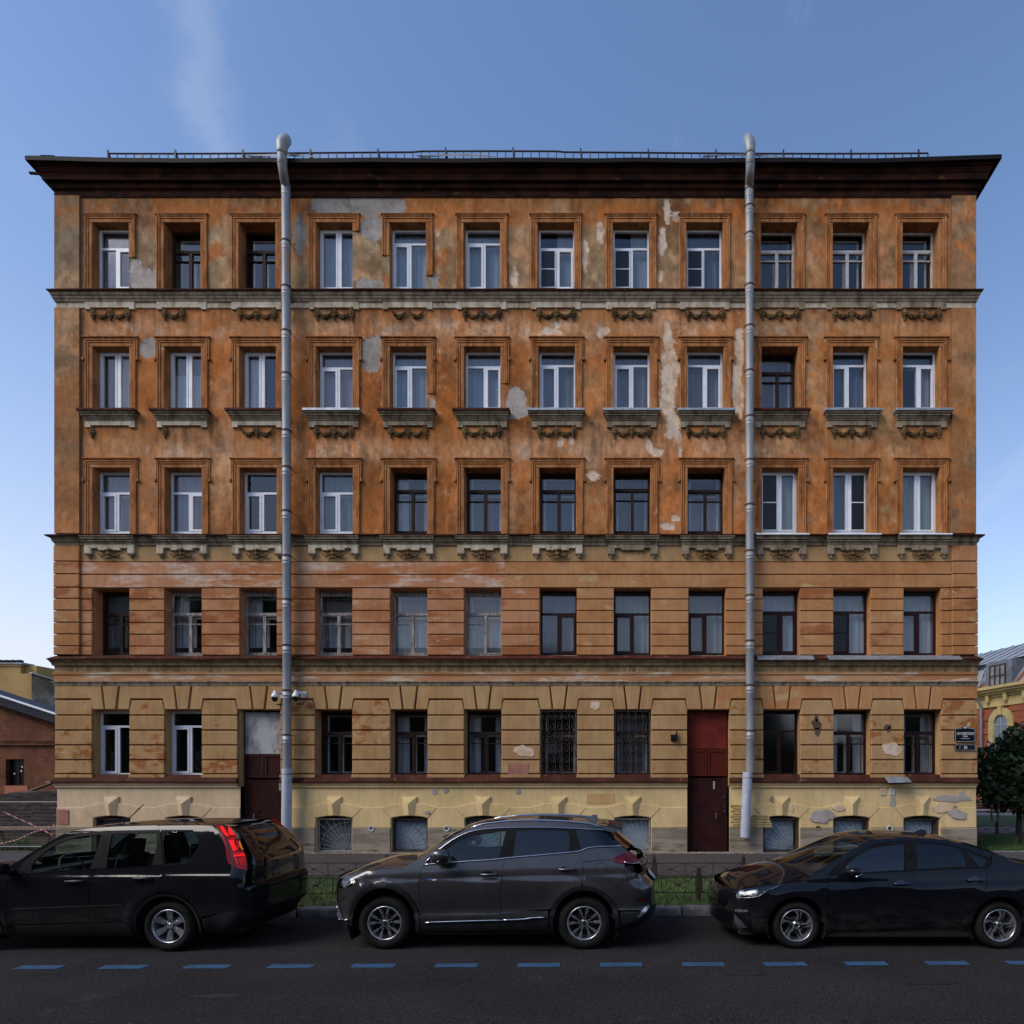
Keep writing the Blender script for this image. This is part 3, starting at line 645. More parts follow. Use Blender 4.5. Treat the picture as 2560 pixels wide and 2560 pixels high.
for x0, x1, rt in ((XL, 597, (True, False)), (703, 1718, (False, False)), (1823, XR, (False, True))):
    band('plinth_flashing', Pz([(.03, 1957), (.125, 1957), (.13, 1953), (.0, 1936)]), m_flash, x0, x1, rt, wob=.006)
    band('plinth_moulding', Pz([(.015, 1969), (.045, 1968.5), (.05, 1964), (.075, 1962), (.085, 1958), (.10, 1957)]), m_yellow if x0 > 600 else m_pinkish, x0, x1, rt)
# frieze panels, garlands, brackets and crests
def apron(i, y0, y1, t):
    cx = ccol(i, t); m = MB(); h = 62
    m.cprism([(fx(cx - h), fz(y1)), (fx(cx - h + 13), fz(y1)), (fx(cx - h + 13), fz(y1 - 4)), (fx(cx + h - 13), fz(y1 - 4)), (fx(cx + h - 13), fz(y1)), (fx(cx + h), fz(y1)), (fx(cx + h), fz(y0)), (fx(cx - h), fz(y0))], D - .05, D, .006)
    m.build('frieze_panel', m_frieze if i not in (9, 10, 11) else m_stone, house)
def garland_mesh(swags=2, keep=None):
    m = MB(); w = 43 / SC
    drops = [(-w, 0), (0, 1), (w, 2)]
    for x, k in drops:
        if keep and ('t%d' % k) not in keep: continue
        m.lathe([(0, -.055), (.02, -.05), (.03, -.03), (.02, -.02), (.033, 0)], (x, .0, -.02), 'y', 8)
        for q in range(6):
            z = -.07 - q * .045; rr = .034 + .024 * math.sin(q / 5 * math.pi)
            for s_ in (-1, 0, 1): m.ball((x + s_ * rr * .8, -.035 - (.012 if s_ == 0 else 0), z + random.uniform(-.01, .01)), rr * .72, jit=.2)
        m.ball((x, -.03, -.345), .028, (1, 1, 1.6))
    for k, (x0, x1) in enumerate(((-w, 0), (0, w))):
        if keep and ('s%d' % k) not in keep: continue
        for q in range(13):
            u = (q + .5) / 13; x = x0 + (x1 - x0) * u; z = -.04 - .235 * (1 - (2 * u - 1) ** 2); rr = .020 + .027 * math.sin(u * math.pi)
            for s_ in (-1, 1): m.ball((x + random.uniform(-.006, .006), -.035 - .01 * random.random(), z + s_ * rr * .62), rr * .8, jit=.22)
            if q % 2: m.ball((x, -.06, z), rr * .7, jit=.2)
    return m.mesh('garland', m_orn, False)
G0 = garland_mesh(); G0.polygons.foreach_set('use_smooth', [True] * len(G0.polygons))
G_part = garland_mesh(keep={'t0', 't1', 's0'}); G_swag = garland_mesh(keep={'s0', 's1'}); G_one = garland_mesh(keep={'t0'}); G_cen = garland_mesh(keep={'s0', 's1', 't1'})
for i in range(12):
    apron(i, 757, 776, 0)
    g = {1: G_part, 4: G_swag}.get(i, G0)
    mobj('garland', g, house, (fx(ccol(i, 0) + 1), D, fz(770)))
    g = {0: G_one, 1: G_one, 2: G_cen}.get(i, G0)
    mobj('garland', g, house, (fx(ccol(i, .3) + (0 if i else -3)), D, fz(1064)))
    # individual sill of the fourth floor
    cx = ccol(i, .3); m = MB()
    m.cbox(fx(cx - 71), fx(cx + 71), fz(1037), fz(1031), D - .235, D, .004)
    w_ = m.build('sill_flashing', m_flash if i not in (3, 6, 7, 8, 10, 11) else m_flash_new, house)
    m = MB()
    for p, h0, h1, hw in ((.20, 1041, 1037, 68), (.16, 1046, 1041, 66), (.12, 1050, 1046, 64), (.09, 1054, 1050, 63)): m.cbox(fx(cx - hw), fx(cx + hw), fz(h1 + (h0 - h1)), fz(h1), D - p, D, .012)
    m.build('sill_moulding', m_stone, house)
    m = MB(); m.cprism([(fx(cx - 62), fz(1071)), (fx(cx - 48), fz(1071)), (fx(cx - 48), fz(1066)), (fx(cx + 48), fz(1066)), (fx(cx + 48), fz(1071)), (fx(cx + 62), fz(1071)), (fx(cx + 62), fz(1054)), (fx(cx - 62), fz(1054))], D - .06, D, .006)
    m.build('sill_panel', m_stone if i > 2 else m_frieze, house)
def crest_mesh():
    m = MB()
    for s_ in (-1, 1):
        for q in range(9):
            u = q / 8; m.ball((s_ * (.03 + .27 * u), -.04, -.02 - .10 * math.sin(u * 2.4) + .03 * u), .042 * (1 - .5 * u), (1.3, .8, 1), jit=.25)
        for q in range(7):
            a = q / 6 * 5; m.ball((s_ * (.10 + .045 * math.cos(a)), -.055, .01 + .045 * math.sin(a)), .018, jit=.2)
        for q in range(5): m.ball((s_ * (.02 + .05 * q), -.04, .08 - .018 * q * q * .8), .026, jit=.25)
        m.ball((s_ * .06, -.05, -.15), .03, (1, .7, 1.5), .2)
    m.ball((0, -.06, .05), .05, (1, .8, 1.3), .15); m.ball((0, -.055, -.06), .045, (1, .8, 1.3), .2); m.ball((0, -.05, -.17), .03, (1, .8, 1.8), .2)
    return m.mesh('crest', m_orn, True)
CR = crest_mesh()
for i in range(12):
    cx = ccol(i, .55) + (1 if i < 9 else 0); m = MB()
    for p, ya, yb_, hw in ((.24, 1349, 1346.5, 67), (.21, 1354, 1349, 66), (.17, 1359, 1354, 64), (.13, 1364, 1359, 62)): m.cbox(fx(cx - hw), fx(cx + hw), fz(ya), fz(yb_), D - p, D - .02, .012)
    bk = m.build('window_bracket', m_stone, house)
    m = MB(); z0, z1, z2, z3 = fz(1364), fz(1374), fz(1379), fz(1386)
    m.cprism([(fx(cx - 62), z0), (fx(cx - 62), z3), (fx(cx - 45), z3), (fx(cx - 45), z1), (fx(cx - 28), z1), (fx(cx - 28), z2), (fx(cx + 28), z2), (fx(cx + 28), z1), (fx(cx + 45), z1), (fx(cx + 45), z3), (fx(cx + 62), z3), (fx(cx + 62), z0)], D - .11, D, .01)
    m.build('bracket_panel', m_frieze if i < 7 else m_stone, bk)
    for s_ in (-1, 1):
        m = MB(); x = fx(cx + s_ * 53)
        m.cbox(x - .10, x + .10, fz(1389), fz(1386), D - .13, D, .008); m.lathe([(.0, -.10), (.03, -.085), (.055, -.05), (.075, -.02), (.09, .0)], (x, D - .05, fz(1389)), 'z', 10); m.ball((x, D - .09, fz(1396)), .03)
        m.build('pendant', m_stone, bk)
    if i != 7: mobj('crest', CR, bk, (fx(cx), D - .06, fz(1383)))
for i in (9, 10, 11):
    cx = ccol(i, .55); mb = MB(); a, b = fx(cx - 64), fx(cx + 64)
    mb.add([(a + .06, D - .02, fz(1333)), (b - .06, D - .02, fz(1333)), (b + .02, D - .265, fz(1342)), (a - .02, D - .265, fz(1342)), (b + .02, D - .265, fz(1345)), (a - .02, D - .265, fz(1345))], [(3, 2, 1, 0), (5, 4, 2, 3)])
    mb.build('steel_sill', m_pvc, house)
# ---- corner piers of the upper floors
for x0, x1 in ((XL - 2, 203), (2377, XR)):
    for y0, y1 in ((494, 729), (774, 1335)):
        me_x = np.arange(x0, x1 + .1, (x1 - x0) / 14); me_y = np.arange(y0, y1 + .1, (y1 - y0) / max(10, int((y1 - y0) / 4.5)))
        X, Y = np.meshgrid(me_x, me_y); px, py = X.ravel(), Y.ravel(); c, wm, cm = facade_colour(np.where(px < 1000, np.minimum(px, 193), np.maximum(px, 2387)), py)
        co = np.stack([fx(px), np.full(px.shape, D - .07) + .01 * (fbm(px, py, 40, 40, 8, 4) - .5), fz(py)], 1)
        nx = len(me_x); idx = [(j * nx + i, j * nx + nx + i, j * nx + nx + i + 1, j * nx + i + 1) for j in range(len(me_y) - 1) for i in range(nx - 1)]
        nb = len(co); a, b, t, u = fx(x0), fx(x1), fz(y0), fz(y1)
        ext = [(a, D - .07, t), (a, D - .07, u), (a, D + .2, t), (a, D + .2, u), (b, D - .07, t), (b, D - .07, u), (b, D + .2, t), (b, D + .2, u)]
        me = bpy.data.meshes.new('corner_pier'); me.from_pydata([tuple(q) for q in co] + ext, [], idx + [(nb + 2, nb + 3, nb + 1, nb), (nb + 4, nb + 5, nb + 7, nb + 6)])
        at_ = me.color_attributes.new('paint', 'FLOAT_COLOR', 'POINT'); at_.data.foreach_set('color', np.concatenate([np.concatenate([c, np.tile([[.2, .12, .06]], (8, 1))]), np.ones((nb + 8, 1))], 1).ravel().astype(np.float32))
        me.materials.append(m_wall); mobj('corner_pier', me, house)
# ---- rusticated second floor: two full courses, then piers of blocks
def block(name, x0, x1, y0, y1, mat, p=.045, g=1.1, c=.012, parent=None):
    m = MB(); m.cbox(fx(x0), fx(x1), fz(y1 - g), fz(y0 + g), D - p - random.uniform(0, .006), D, c); return m.build(name, mat, parent or house)
def pick2(x):
    if x < 200 or x > 2370: return random.choice((m_salmon2, m_salmon2, m_tanor))
    if x < 1260: return random.choice((m_salmon, m_salmon, m_salmon2))
    return random.choice((m_tanor, m_tanor, m_tanor, m_salmon2) if x > 1950 else (m_tanor,))
m_sal3 = M('chalky_salmon', (.45, .215, .11), (.40, .155, .06), .9, .92, .4, stretch=(.5, 1, 2), lo=.42, hi=.6, c3=(.54, .40, .31), scale3=2.2, lo3=.44, hi3=.64, bscale=18, spec=.15, grime=.22)
cuts = [205, 728, 1262, 1870, 2376]
for y0, y1 in ((1366, 1406), (1406, 1437.6), (1437.6, 1471)):
    for k in range(4):
        block('wall_course', cuts[k] - (.6 if k else 0), cuts[k + 1] + (.6 if k < 3 else 0), y0, y1, (m_sal3 if k < 2 else m_tanor) if y0 > 1400 else (m_ochre2 if k != 2 else m_ochre), p=.045 if y0 > 1400 else .03)
    for x0, x1 in ((141, 205), (2376, 2439)): block('corner_block', x0, x1, y0, y1, pick2(x0), p=.10)
CY = [1471, 1499, 1528, 1558, 1587, 1616.5, 1639]
def piers(r):
    e = [205] if r == 3 else [141]
    for i in range(12): e += list(OPEN[(r, i)][:2])
    e.append(2376 if r == 3 else 2441); return [(e[k], e[k + 1]) for k in range(0, len(e), 2)]
for (x0, x1) in piers(3):
    for k in range(6): block('rustication_block', x0, x1, CY[k], CY[k + 1], pick2(x0 + 5))
for k in range(6):
    for x0, x1 in ((141, 205), (2376, 2440)): block('corner_block', x0, x1, CY[k], CY[k + 1], pick2(x0), p=.10)
# ---- rusticated ground floor: piers, voussoirs
GY = [1750, 1788.5, 1826, 1863, 1900, 1935]
def pick1(x, k):
    if x < 620: return m_ochre3 if k in (2, 3, 4) and random.random() < .8 else m_ochre
    if x < 1000: return random.choice((m_ochre, m_ochre3))
    if x < 1900: return random.choice((m_ochre2, m_ochre2, m_ochre))
    return random.choice((m_ochre, m_ochre3, m_ochre2)) if x < 2200 else random.choice((m_ochre3, m_ochre))
for (x0, x1) in piers(4):
    lx = 6 if x0 > 200 else 0; rx = 6 if x1 < 2400 else 0
    for k in range(5):
        if k == 0:
            m = MB(); a = x0 + 2; b = x1 - 2
            m.cprism([(fx(x0 + .5), fz(GY[1] - 1.5)), (fx(x1 - .5), fz(GY[1] - 1.5)), (fx(x1 - .5), fz(1774)), (fx(x1 - lx), fz(GY[0] + 1.5)), (fx(x0 + lx), fz(GY[0] + 1.5)), (fx(x0 + .5), fz(1774))], D - .06, D, .014); m.build('rustication_block', pick1(x0, 0), house)
        else: block('rustication_block', x0 + .5, x1 - .5, GY[k], GY[k + 1], pick1(x0, k), p=.06, g=1.6, c=.014)
    block('pier_base', x0 + (-1 if lx else 0), x1 + (1 if rx else 0), 1936, 1945, m_ochre, p=.075, g=.3)
op = [OPEN[(4, i)] for i in range(12)]
KC = [ccol(i, 1.0) if i not in (2, 8) else (650 if i == 2 else 1770) for i in range(12)]
for i in range(12):
    m = MB(); k = KC[i]; m.cprism([(fx(k - 12.5), fz(1774)), (fx(k + 12.5), fz(1774)), (fx(k + 19.5), fz(1716.5)), (fx(k - 19.5), fz(1716.5))], D - .075, D, .014); m.build('keystone', m_ochre2 if i < 9 else m_tanor, house)
for i in range(13):
    L0 = (None if i == 0 else (KC[i - 1] + 23.5, KC[i - 1] + 17, op[i - 1][1])); R0 = (None if i == 12 else (KC[i] - 23.5, KC[i] - 17, op[i][0]))
    x0, x1 = (141, op[0][0]) if i == 0 else (op[11][1], 2441) if i == 12 else (op[i - 1][1], op[i][0])
    p = []
    if L0: p += [(L0[0], 1716.5), (L0[1], 1774), (x0 - .5, 1774), (x0 + 4, 1747)]
    else: p += [(x0, 1716.5), (x0, 1747)]
    if R0: p += [(x1 - 4, 1747), (x1 + .5, 1774), (R0[1], 1774), (R0[0], 1716.5)]
    else: p += [(x1, 1747), (x1, 1716.5)]
    m = MB(); m.cprism([(fx(a), fz(b)) for a, b in p], D - .065, D, .012); m.build('voussoir', m_ochre2 if i < 8 else random.choice((m_tanor, m_ochre2, m_tanor)), house)
# ---- plinth with arched cellar windows (constrained triangulation of the outline and the holes)
def cdt_panel(outer, holes=(), step=None):
    """2-D triangulation: returns points (n,2), triangles, boundary edges"""
    pts = []; faces = []
    for loop in [outer] + list(holes):
        b = len(pts); pts += [Vector((p[0], p[1])) for p in loop]; faces.append(list(range(b, b + len(loop))))
    if step:
        P = np.array([[p.x, p.y] for p in pts]); lo, hi = P.min(0), P.max(0)
        gx, gy = np.meshgrid(np.arange(lo[0] + step * .5, hi[0], step), np.arange(lo[1] + step * .5, hi[1], step))
        q = np.stack([gx.ravel(), gy.ravel()], 1)
        q[:, 0] += (np.floor((q[:, 1] - lo[1]) / step) % 2) * step * .5
        ins = inpoly(q, np.array([(p[0], p[1]) for p in outer]))
        for h in holes: ins &= ~inpoly(q, np.array([(p[0], p[1]) for p in h]))
        q = q[ins]
        if len(q):
            A = P; d = np.min(((q[:, None, :] - A[None, :, :]) ** 2).sum(2), 1); q = q[d > (step * .45) ** 2]
            pts += [Vector(a) for a in q]
    v, e, f, ov, oe, of = delaunay_2d_cdt(pts, [], faces, 0, 1e-6)
    V_ = np.array([[p.x, p.y] for p in v]); cen = np.array([V_[list(t)].mean(0) for t in f])
    ok = inpoly(cen, np.array([(p[0], p[1]) for p in outer]))
    for h in holes: ok &= ~inpoly(cen, np.array([(p[0], p[1]) for p in h]))
    tris = [tuple(t) for t, o in zip(f, ok) if o]
    cnt = {}
    for t in tris:
        for i in range(len(t)):
            a, b = t[i], t[(i + 1) % len(t)]; cnt[(a, b)] = cnt.get((a, b), 0) + 1
    bnd = [(a, b) for (a, b) in cnt if (b, a) not in cnt]
    return np.array([[p.x, p.y] for p in v]), tris, bnd
def inpoly(q, poly):
    x, y = q[:, 0], q[:, 1]; r = np.zeros(len(q), bool); n = len(poly)
    for i in range(n):
        x1, y1 = poly[i]; x2, y2 = poly[(i + 1) % n]
        if y1 == y2: continue
        c = ((y1 > y) != (y2 > y)) & (x < (x2 - x1) * (y - y1) / (y2 - y1) + x1); r ^= c
    return r
ARCH_W = 45.5
def arch_loop(cx, top=2040, bot=2133):
    pts = [(cx - ARCH_W, bot), (cx + ARCH_W, bot)]
    for k in range(9):
        u = 1 - 2 * k / 8; pts.append((cx + ARCH_W * u, top + 6 * u * u))
    return [(fx(a), fz(b)) for a, b in pts]
CELL = [i for i in range(12) if i not in (2, 8)]
def plate(name, outer, holes, y0, depth, mat, parent=house):
    P, T, B = cdt_panel(outer, holes)
    m = MB(); n = len(P); m.v = [(p[0], y0, p[1]) for p in P] + [(p[0], y0 + depth, p[1]) for p in P]
    m.f = [tuple(t) for t in T] + [(a, a + n, b + n, b) for a, b in B]
    return m.build(name, mat, parent)
for x0, x1, ids, mt in ((XL, 601, (0, 1), m_pinkish), (704, 1718, (3, 4, 5, 6, 7), m_yellow), (1823, XR + 3, (9, 10, 11), m_yellow)):
    hs = [arch_loop(KC[i]) for i in ids]
    y_split = 2070
    plate('plinth_wall', [(fx(x0), fz(2142)), (fx(x1), fz(2142)), (fx(x1), fz(1966)), (fx(x0), fz(1966))], hs, D + .0, .45, mt)
    # upper smooth field stands back; lower course, arch rings and keystones stand proud
    e = [x0] + sum([[KC[i] - 71, KC[i] + 71] for i in ids], []) + [x1]
    for k in range(0, len(e), 2):
        a, b = e[k], e[k + 1]
        pl = []
        if k > 0: pl += [(a - 24.2, 2069), (a - 24.2, 2045), (a - 1.6, 2019)]
        else: pl += [(a, 2068.5), (a, 2019)]
        if k + 2 < len(e): pl += [(b + 1.6, 2019), (b + 24.2, 2045), (b + 24.2, 2069)]
        else: pl += [(b, 2019), (b, 2068.5)]
        m = MB(); m.cprism([(fx(q), fz(w)) for q, w in pl], D - .022, D, .005); m.build('plinth_block', mt, house)
    e2 = [x0] + sum([[KC[i] - ARCH_W - 1, KC[i] + ARCH_W + 1] for i in ids], []) + [x1]
    for k in range(0, len(e2), 2):
        nseg = max(2, int((e2[k + 1] - e2[k]) / 12)); m = MB()
        m.cbox(fx(e2[k]), fx(e2[k + 1]), 0.0, fz(2070), D - .06, D, .012); m.build('plinth_stone', m_plstone, house)
    for i in ids:
        k = KC[i]; ring = [(k - 69, 2019), (k - 46, 2044)] + [(k + 45.5 * u, 2038.5 + 5 * u * u) for u in np.linspace(-.94, .94, 7)] + [(k + 46, 2044), (k + 69, 2019)] + [(k + 69 * u, 2007 + 11 * u * u) for u in np.linspace(.9, -.9, 7)]
        m = MB(); m.cprism([(fx(a), fz(b)) for a, b in ring], D - .030, D, .005); m.build('arch_ring', mt, house)
        m = MB(); a0, a1, b0, b1 = fx(k - 19.5), fx(k + 18.5), fx(k - 12.5), fx(k + 12.5); zt, zb = fz(1991.5), fz(2039); ym = D - .036
        # pointed keystone: a sloped trapezoid with a low ridge
        mid = (fx(k - 1), D - .13, fz(2010)); mb_ = (fx(k), D - .085, zb + .015)
        m.add([(a0, ym, zt), (a1, ym, zt), (b1, ym, zb), (b0, ym, zb), (a0, D, zt), (a1, D, zt), (b1, D, zb), (b0, D, zb), mid, mb_],
              [(0, 8, 1), (1, 8, 9, 2), (2, 9, 3), (3, 9, 8, 0), (4, 0, 1, 5), (5, 1, 2, 6), (6, 2, 3, 7), (7, 3, 0, 4)])
        m.f = [tuple(f[::-1]) if n_ < 99 else f for n_, f in enumerate(m.f)]
        m.build('keystone', mt, house)
# cellar windows
m_iron = M('rusty_iron', (.035, .028, .025), (.12, .045, .02), 3.5, .75, .3, lo=.5, hi=.66)
m_ironw = M('pale_iron', (.26, .25, .24), (.16, .12, .09), 6, .6, .2, lo=.5, hi=.66)
m_blind = M('slatted_blind', (.60, .68, .75), (.50, .58, .65), 30, .7, .6, stretch=(.05, 1, 3))
m_blindd = M('dark_blind', (.20, .225, .26), (.15, .165, .19), 30, .7, .6, stretch=(.05, 1, 3))
def cellar(i):
    k = KC[i]; a, b = fx(k - ARCH_W), fx(k + ARCH_W); zt, zb = fz(2046), fz(2131)
    m = MB(); y0 = D + .13; frame_ring(m, a + .01, b - .01, zb, zt, y0, y0 + .07, .05); w = m.build('cellar_window', m_iron, house)
    pane(a + .06, b - .06, zb + .05, zt - .05, D + .19, g_win, w)
    q = MB(); n = 26; left = i < 9
    for s_ in range(n):
        z = zb + .06 + (zt - zb - .12) * (s_ + .5) / n; q.add([(a + .05, D + .24, z - .019), (b - (.02 if left else .12), D + .24, z - .019), (b - (.02 if left else .12), D + .262, z + .019), (a + .05, D + .262, z + .019)], [(0, 1, 2, 3)])
    q.build('blind', m_blindd if i in (3, 0, 1) else m_blind, w)
    q = MB(); q.box(a - .05, b + .05, D + .5, D + .52, zb - .1, zt + .2); q.build('cellar_room', m_room, w)
    # sunburst grille
    g = MB(); yg = D + .09; frame_ring(g, a + .015, b - .015, zb + .005, zt + .0, yg - .02, yg + .02, .045)
    right = (i in (0, 1, 3, 7, 9, 10, 11)); ox = b - .16 if right else a + .16; oz = zb + .05; sg = -1 if right else 1
    def clip(x, z): return min(max(x, a + .05), b - .05), min(max(z, zb + .04), zt - .03)
    for j in range(10):
        an = R(4 + j * 9.8); dx, dz = sg * math.cos(an), math.sin(an)
        t = min((b - .05 - ox) / dx if dx > 0 else (a + .05 - ox) / dx, (zt - .03 - oz) / dz if dz > 0 else 9)
        g.tube([(ox + dx * .08, yg, oz + dz * .08), (ox + dx * t, yg, oz + dz * t)], .006, 5)
    for rr in (.09, .46, .80):
        arc = [(ox + sg * rr * math.cos(R(q_)), oz + rr * math.sin(R(q_))) for q_ in range(0, 92, 6)]
        arc = [(x, z) for x, z in arc if a + .04 < x < b - .04 and z < zt - .02]
        if len(arc) > 2: g.tube([(x, yg - .006, z) for x, z in arc], .006, 5)
    for j in range(3):
        an = R(115 + j * 20); g.tube([(ox, yg, oz), (clip(ox + sg * .3 * math.cos(an), 0)[0], yg, clip(0, oz + .3 * math.sin(an))[1])], .006, 5)
    g.build('grille', m_ironw if i in (3, 7) else m_iron, w)
    q = MB(); q.cbox(a - .03, b + .03, fz(2136), fz(2130), D - .09, D + .3, .01); q.build('cellar_sill', m_iron, w)
for i in CELL: cellar(i)
# ---- doors
m_leaf = M('dark_maroon_steel', (.036, .0105, .009), (.026, .008, .0075), 2.0, .6, .15, spec=.1, c3=(.05, .022, .018), scale3=2.5, lo3=.6, hi3=.75)
m_redwood = M('red_stained_wood', (.105, .017, .009), (.06, .011, .007), 14, .6, .2, stretch=(5, 1, .3), spec=.1)
m_darkwood = M('dark_stained_wood', (.05, .016, .012), (.03, .010, .009), 14, .6, .2, stretch=(5, 1, .3), spec=.1)
m_redpanel = M('red_metal_panel', (.15, .022, .014), (.09, .015, .011), 1.6, .7, .15, spec=.1, c3=(.20, .065, .05), scale3=2.4, lo3=.58, hi3=.75)
m_greypanel = M('whitewashed_panel', (.36, .36, .36), (.17, .18, .19), 1.7, .7, .2, stretch=(1.4, 1, .8), lo=.46, hi=.62, c3=(.05, .06, .07), scale3=3.2, lo3=.62, hi3=.72)
m_steel = M('brushed_steel', (.45, .45, .46), (.3, .3, .31), 8, .35, metal=.8)
m_paper = M('white_paper', (.6, .6, .58), (.5, .5, .48), 20, .8)
def entrance(x0, x1, pan_top, pan_bot, wood_bot, leaf_bot, m_top, m_wood_, right):
    reveal(x0, x1, 1775, 2138, .40, m_ochre2, False)
    a, b = fx(x0), fx(x1); y0 = D + .16
    fm = MB(); frame_ring(fm, a, b, fz(leaf_bot) - .02, fz(1777), y0 + .03, y0 + .14, .05); d = fm.build('entrance_door', m_leaf, house)
    m = MB(); m.cbox(a + .04, b - .04, fz(pan_bot), fz(pan_top), y0, y0 + .08, .01); m.build('transom_panel', m_top, d)
    m = MB(); c = (a + b) / 2
    for q0, q1 in ((a + .03, c - .01), (c + .01, b - .03)):
        frame_ring(m, q0, q1, fz(wood_bot) + .02, fz(pan_bot) - .01, y0 - .01, y0 + .06, .065)
        n = 8
        for k in range(n): m.cbox(q0 + .065 + (q1 - q0 - .13) * k / n, q0 + .065 + (q1 - q0 - .13) * (k + 1) / n, fz(wood_bot) + .08, fz(pan_bot) - .07, y0 + .012, y0 + .05, .006)
    m.build('panelled_transom', m_wood_, d)
    m = MB(); l0, l1 = (a + .03, b - .17) if right else (a + .17, b - .03); zt, zb = fz(wood_bot) - .02, fz(leaf_bot)
    if right: m.box(l1, b - .03, y0, y0 + .06, zb, zt)
    else: m.box(a + .03, l0, y0, y0 + .06, zb, zt)
    frame_ring(m, l0, l1, zb + .30, zt - .02, y0 - .005, y0 + .05, .05); m.cbox(l0, l1, zb, zb + .29, y0 - .004, y0 + .05, .01)
    n = 13
    for k in range(n): m.cbox(l0 + .05 + (l1 - l0 - .1) * k / n, l0 + .05 + (l1 - l0 - .1) * (k + 1) / n, zb + .35, zt - .07, y0 + .004, y0 + .04, .006)
    lf = m.build('door_leaf', m_leaf, d)
    hx = l1 - .19 if right else l0 + .14
    m = MB(); m.tube([(hx, y0 - .01, zb + .93), (hx, y0 - .06, zb + .95), (hx + .01, y0 - .06, zb + 1.09), (hx + .01, y0 - .01, zb + 1.11)], .012, 8); m.build('handle', m_steel, lf)
    m = MB(); m.cbox(hx + .06, hx + .17, zb + 1.15, zb + 1.25, y0 - .012, y0, .003); m.build('lock_plate', m_leaf, lf)
    m = MB(); sx = l1 - .1 if not right else l0 + .75
    m.box(sx - .03, sx + .04, y0 - .007, y0 - .003, zt - .33, zt - .09); np_ = m.build('flat_number_plate', m_black, lf)
    m = MB()
    for k in range(6): 
        for q in range(3): m.box(sx - .022 + q * .019, sx - .008 + q * .019, y0 - .009, y0 - .0075, zt - .325 + k * .038, zt - .30 + k * .038)
    m.build('number_print', m_paper, lf)
    px_ = (b - .10) if right else (a + .10)
    for dz, hh in ((.47, .16), (.75, .14), (.9, .12)):
        m = MB(); m.cbox(px_ - .045, px_ + .045, zt - dz - hh, zt - dz, y0 - .015, y0, .004); pn = m.build('intercom_panel', m_black, d)
        m = MB()
        for k in range(3): m.box(px_ - .03, px_ + random.uniform(-.01, .03), y0 - .017, y0 - .0155, zt - dz - .03 - k * .035 - .01, zt - dz - .03 - k * .035)
        m.build('intercom_label', m_steel, d)
    m = MB(); m.cbox(a - .05, b + .08, .0, fz(leaf_bot) - .02, D - .12, D + .5, .02); m.build('door_step', m_plstone, d)
entrance(601, 704, 1779, 1885, 1946, 2133, m_greypanel, m_darkwood, False)
entrance(1718, 1823, 1777, 1872, 1942, 2132, m_redpanel, m_redwood, True)
# irregular mortar lip on the right of the red entrance, brick showing through fallen render
bm_ = M('yellow_painted_brick', (.45, .34, .15), (.36, .26, .11), 6, .95, .6, c3=(.22, .12, .06), scale3=9, lo3=.62, hi3=.7)
for k in range(9):
    zc_ = fz(2069) + .075 * k
    x = 1825 + random.uniform(0, 2) + (k % 2) * 5; end = 1890 + (8 - k) * 5 + random.uniform(-4, 4) if k < 5 else 1858 + random.uniform(-6, 4)
    while x < end:
        w_ = random.uniform(17, 23); m = MB(); m.cbox(fx(x), fx(min(x + w_, end + 5)), zc_ + .006, zc_ + .068, D - .055 - random.uniform(0, .012), D, .006); m.build('brick', bm_, house); x += w_ + 1
# bare repair patches on the plinth and ground floor
def patch(x, y, a, b, mat, p, seed, name='repair_patch'):
    rr = random.Random(seed); n = 22; pts = []
    for k in range(n):
        an = 2 * math.pi * k / n; s_ = 1 + .16 * math.sin(2 * an + seed) + .10 * math.sin(5 * an + seed * 2) + rr.uniform(-.07, .07); pts.append((fx(x + a * s_ * math.cos(an)), fz(y - b * s_ * math.sin(an))))
    m = MB(); m.cprism(pts, D - p, D - p + .02, .002); m.build(name, mat, house)
m_yl2 = M('fresh_ochre_paint', (.50, .31, .12), (.47, .28, .10), 2, .9)
m_pinkp = M('pink_primer', (.34, .15, .105), (.28, .115, .08), 3, .9, .3)
for x, y, a, b, mt, p, sd in ((2054, 2040, 27, 19, m_cem, .05, 1), (2095, 2020, 14, 8, m_whitepatch, .052, 2), (2392, 2035, 22, 13, m_cem, .05, 3), (2405, 1988, 9, 9, m_cem, .018, 4), (1086, 1980, 8, 6, m_cem, .012, 5), (1115, 1977, 7, 6, m_cem, .012, 6), (1295, 1979, 6, 7, m_cem, .012, 7), (1069, 2031, 6, 5, m_cem, .052, 8),
                              (1311, 1878, 24, 14, m_whitepatch, .071, 9), (2228, 1873, 26, 15, m_whitepatch, .071, 10), (1488, 1765, 14, 9, m_whitepatch, .071, 11), (2357, 2018, 30, 12, m_pinkish, .052, 12), (2380, 1996, 42, 10, m_cem, .015, 14), (1933, 2000, 8, 10, m_plstone, .013, 15), (1978, 2020, 4, 9, m_whitepatch, .05, 16), (2231, 2005, 8, 14, m_cem, .016, 17)):
    patch(x, y, a, b, mt, p, sd)
for x0, x1, y0, y1, mt, p in ((1467, 1537, 1984, 2010, m_yl2, .008), (1271, 1322, 1909, 1936, m_pinkp, .072), (146, 174, 2024, 2062, m_pinkp, .04)):
    m = MB(); m.cbox(fx(x0), fx(x1), fz(y1), fz(y0), D - p, D - p + .02, .002); m.build('paint_patch', mt, house)
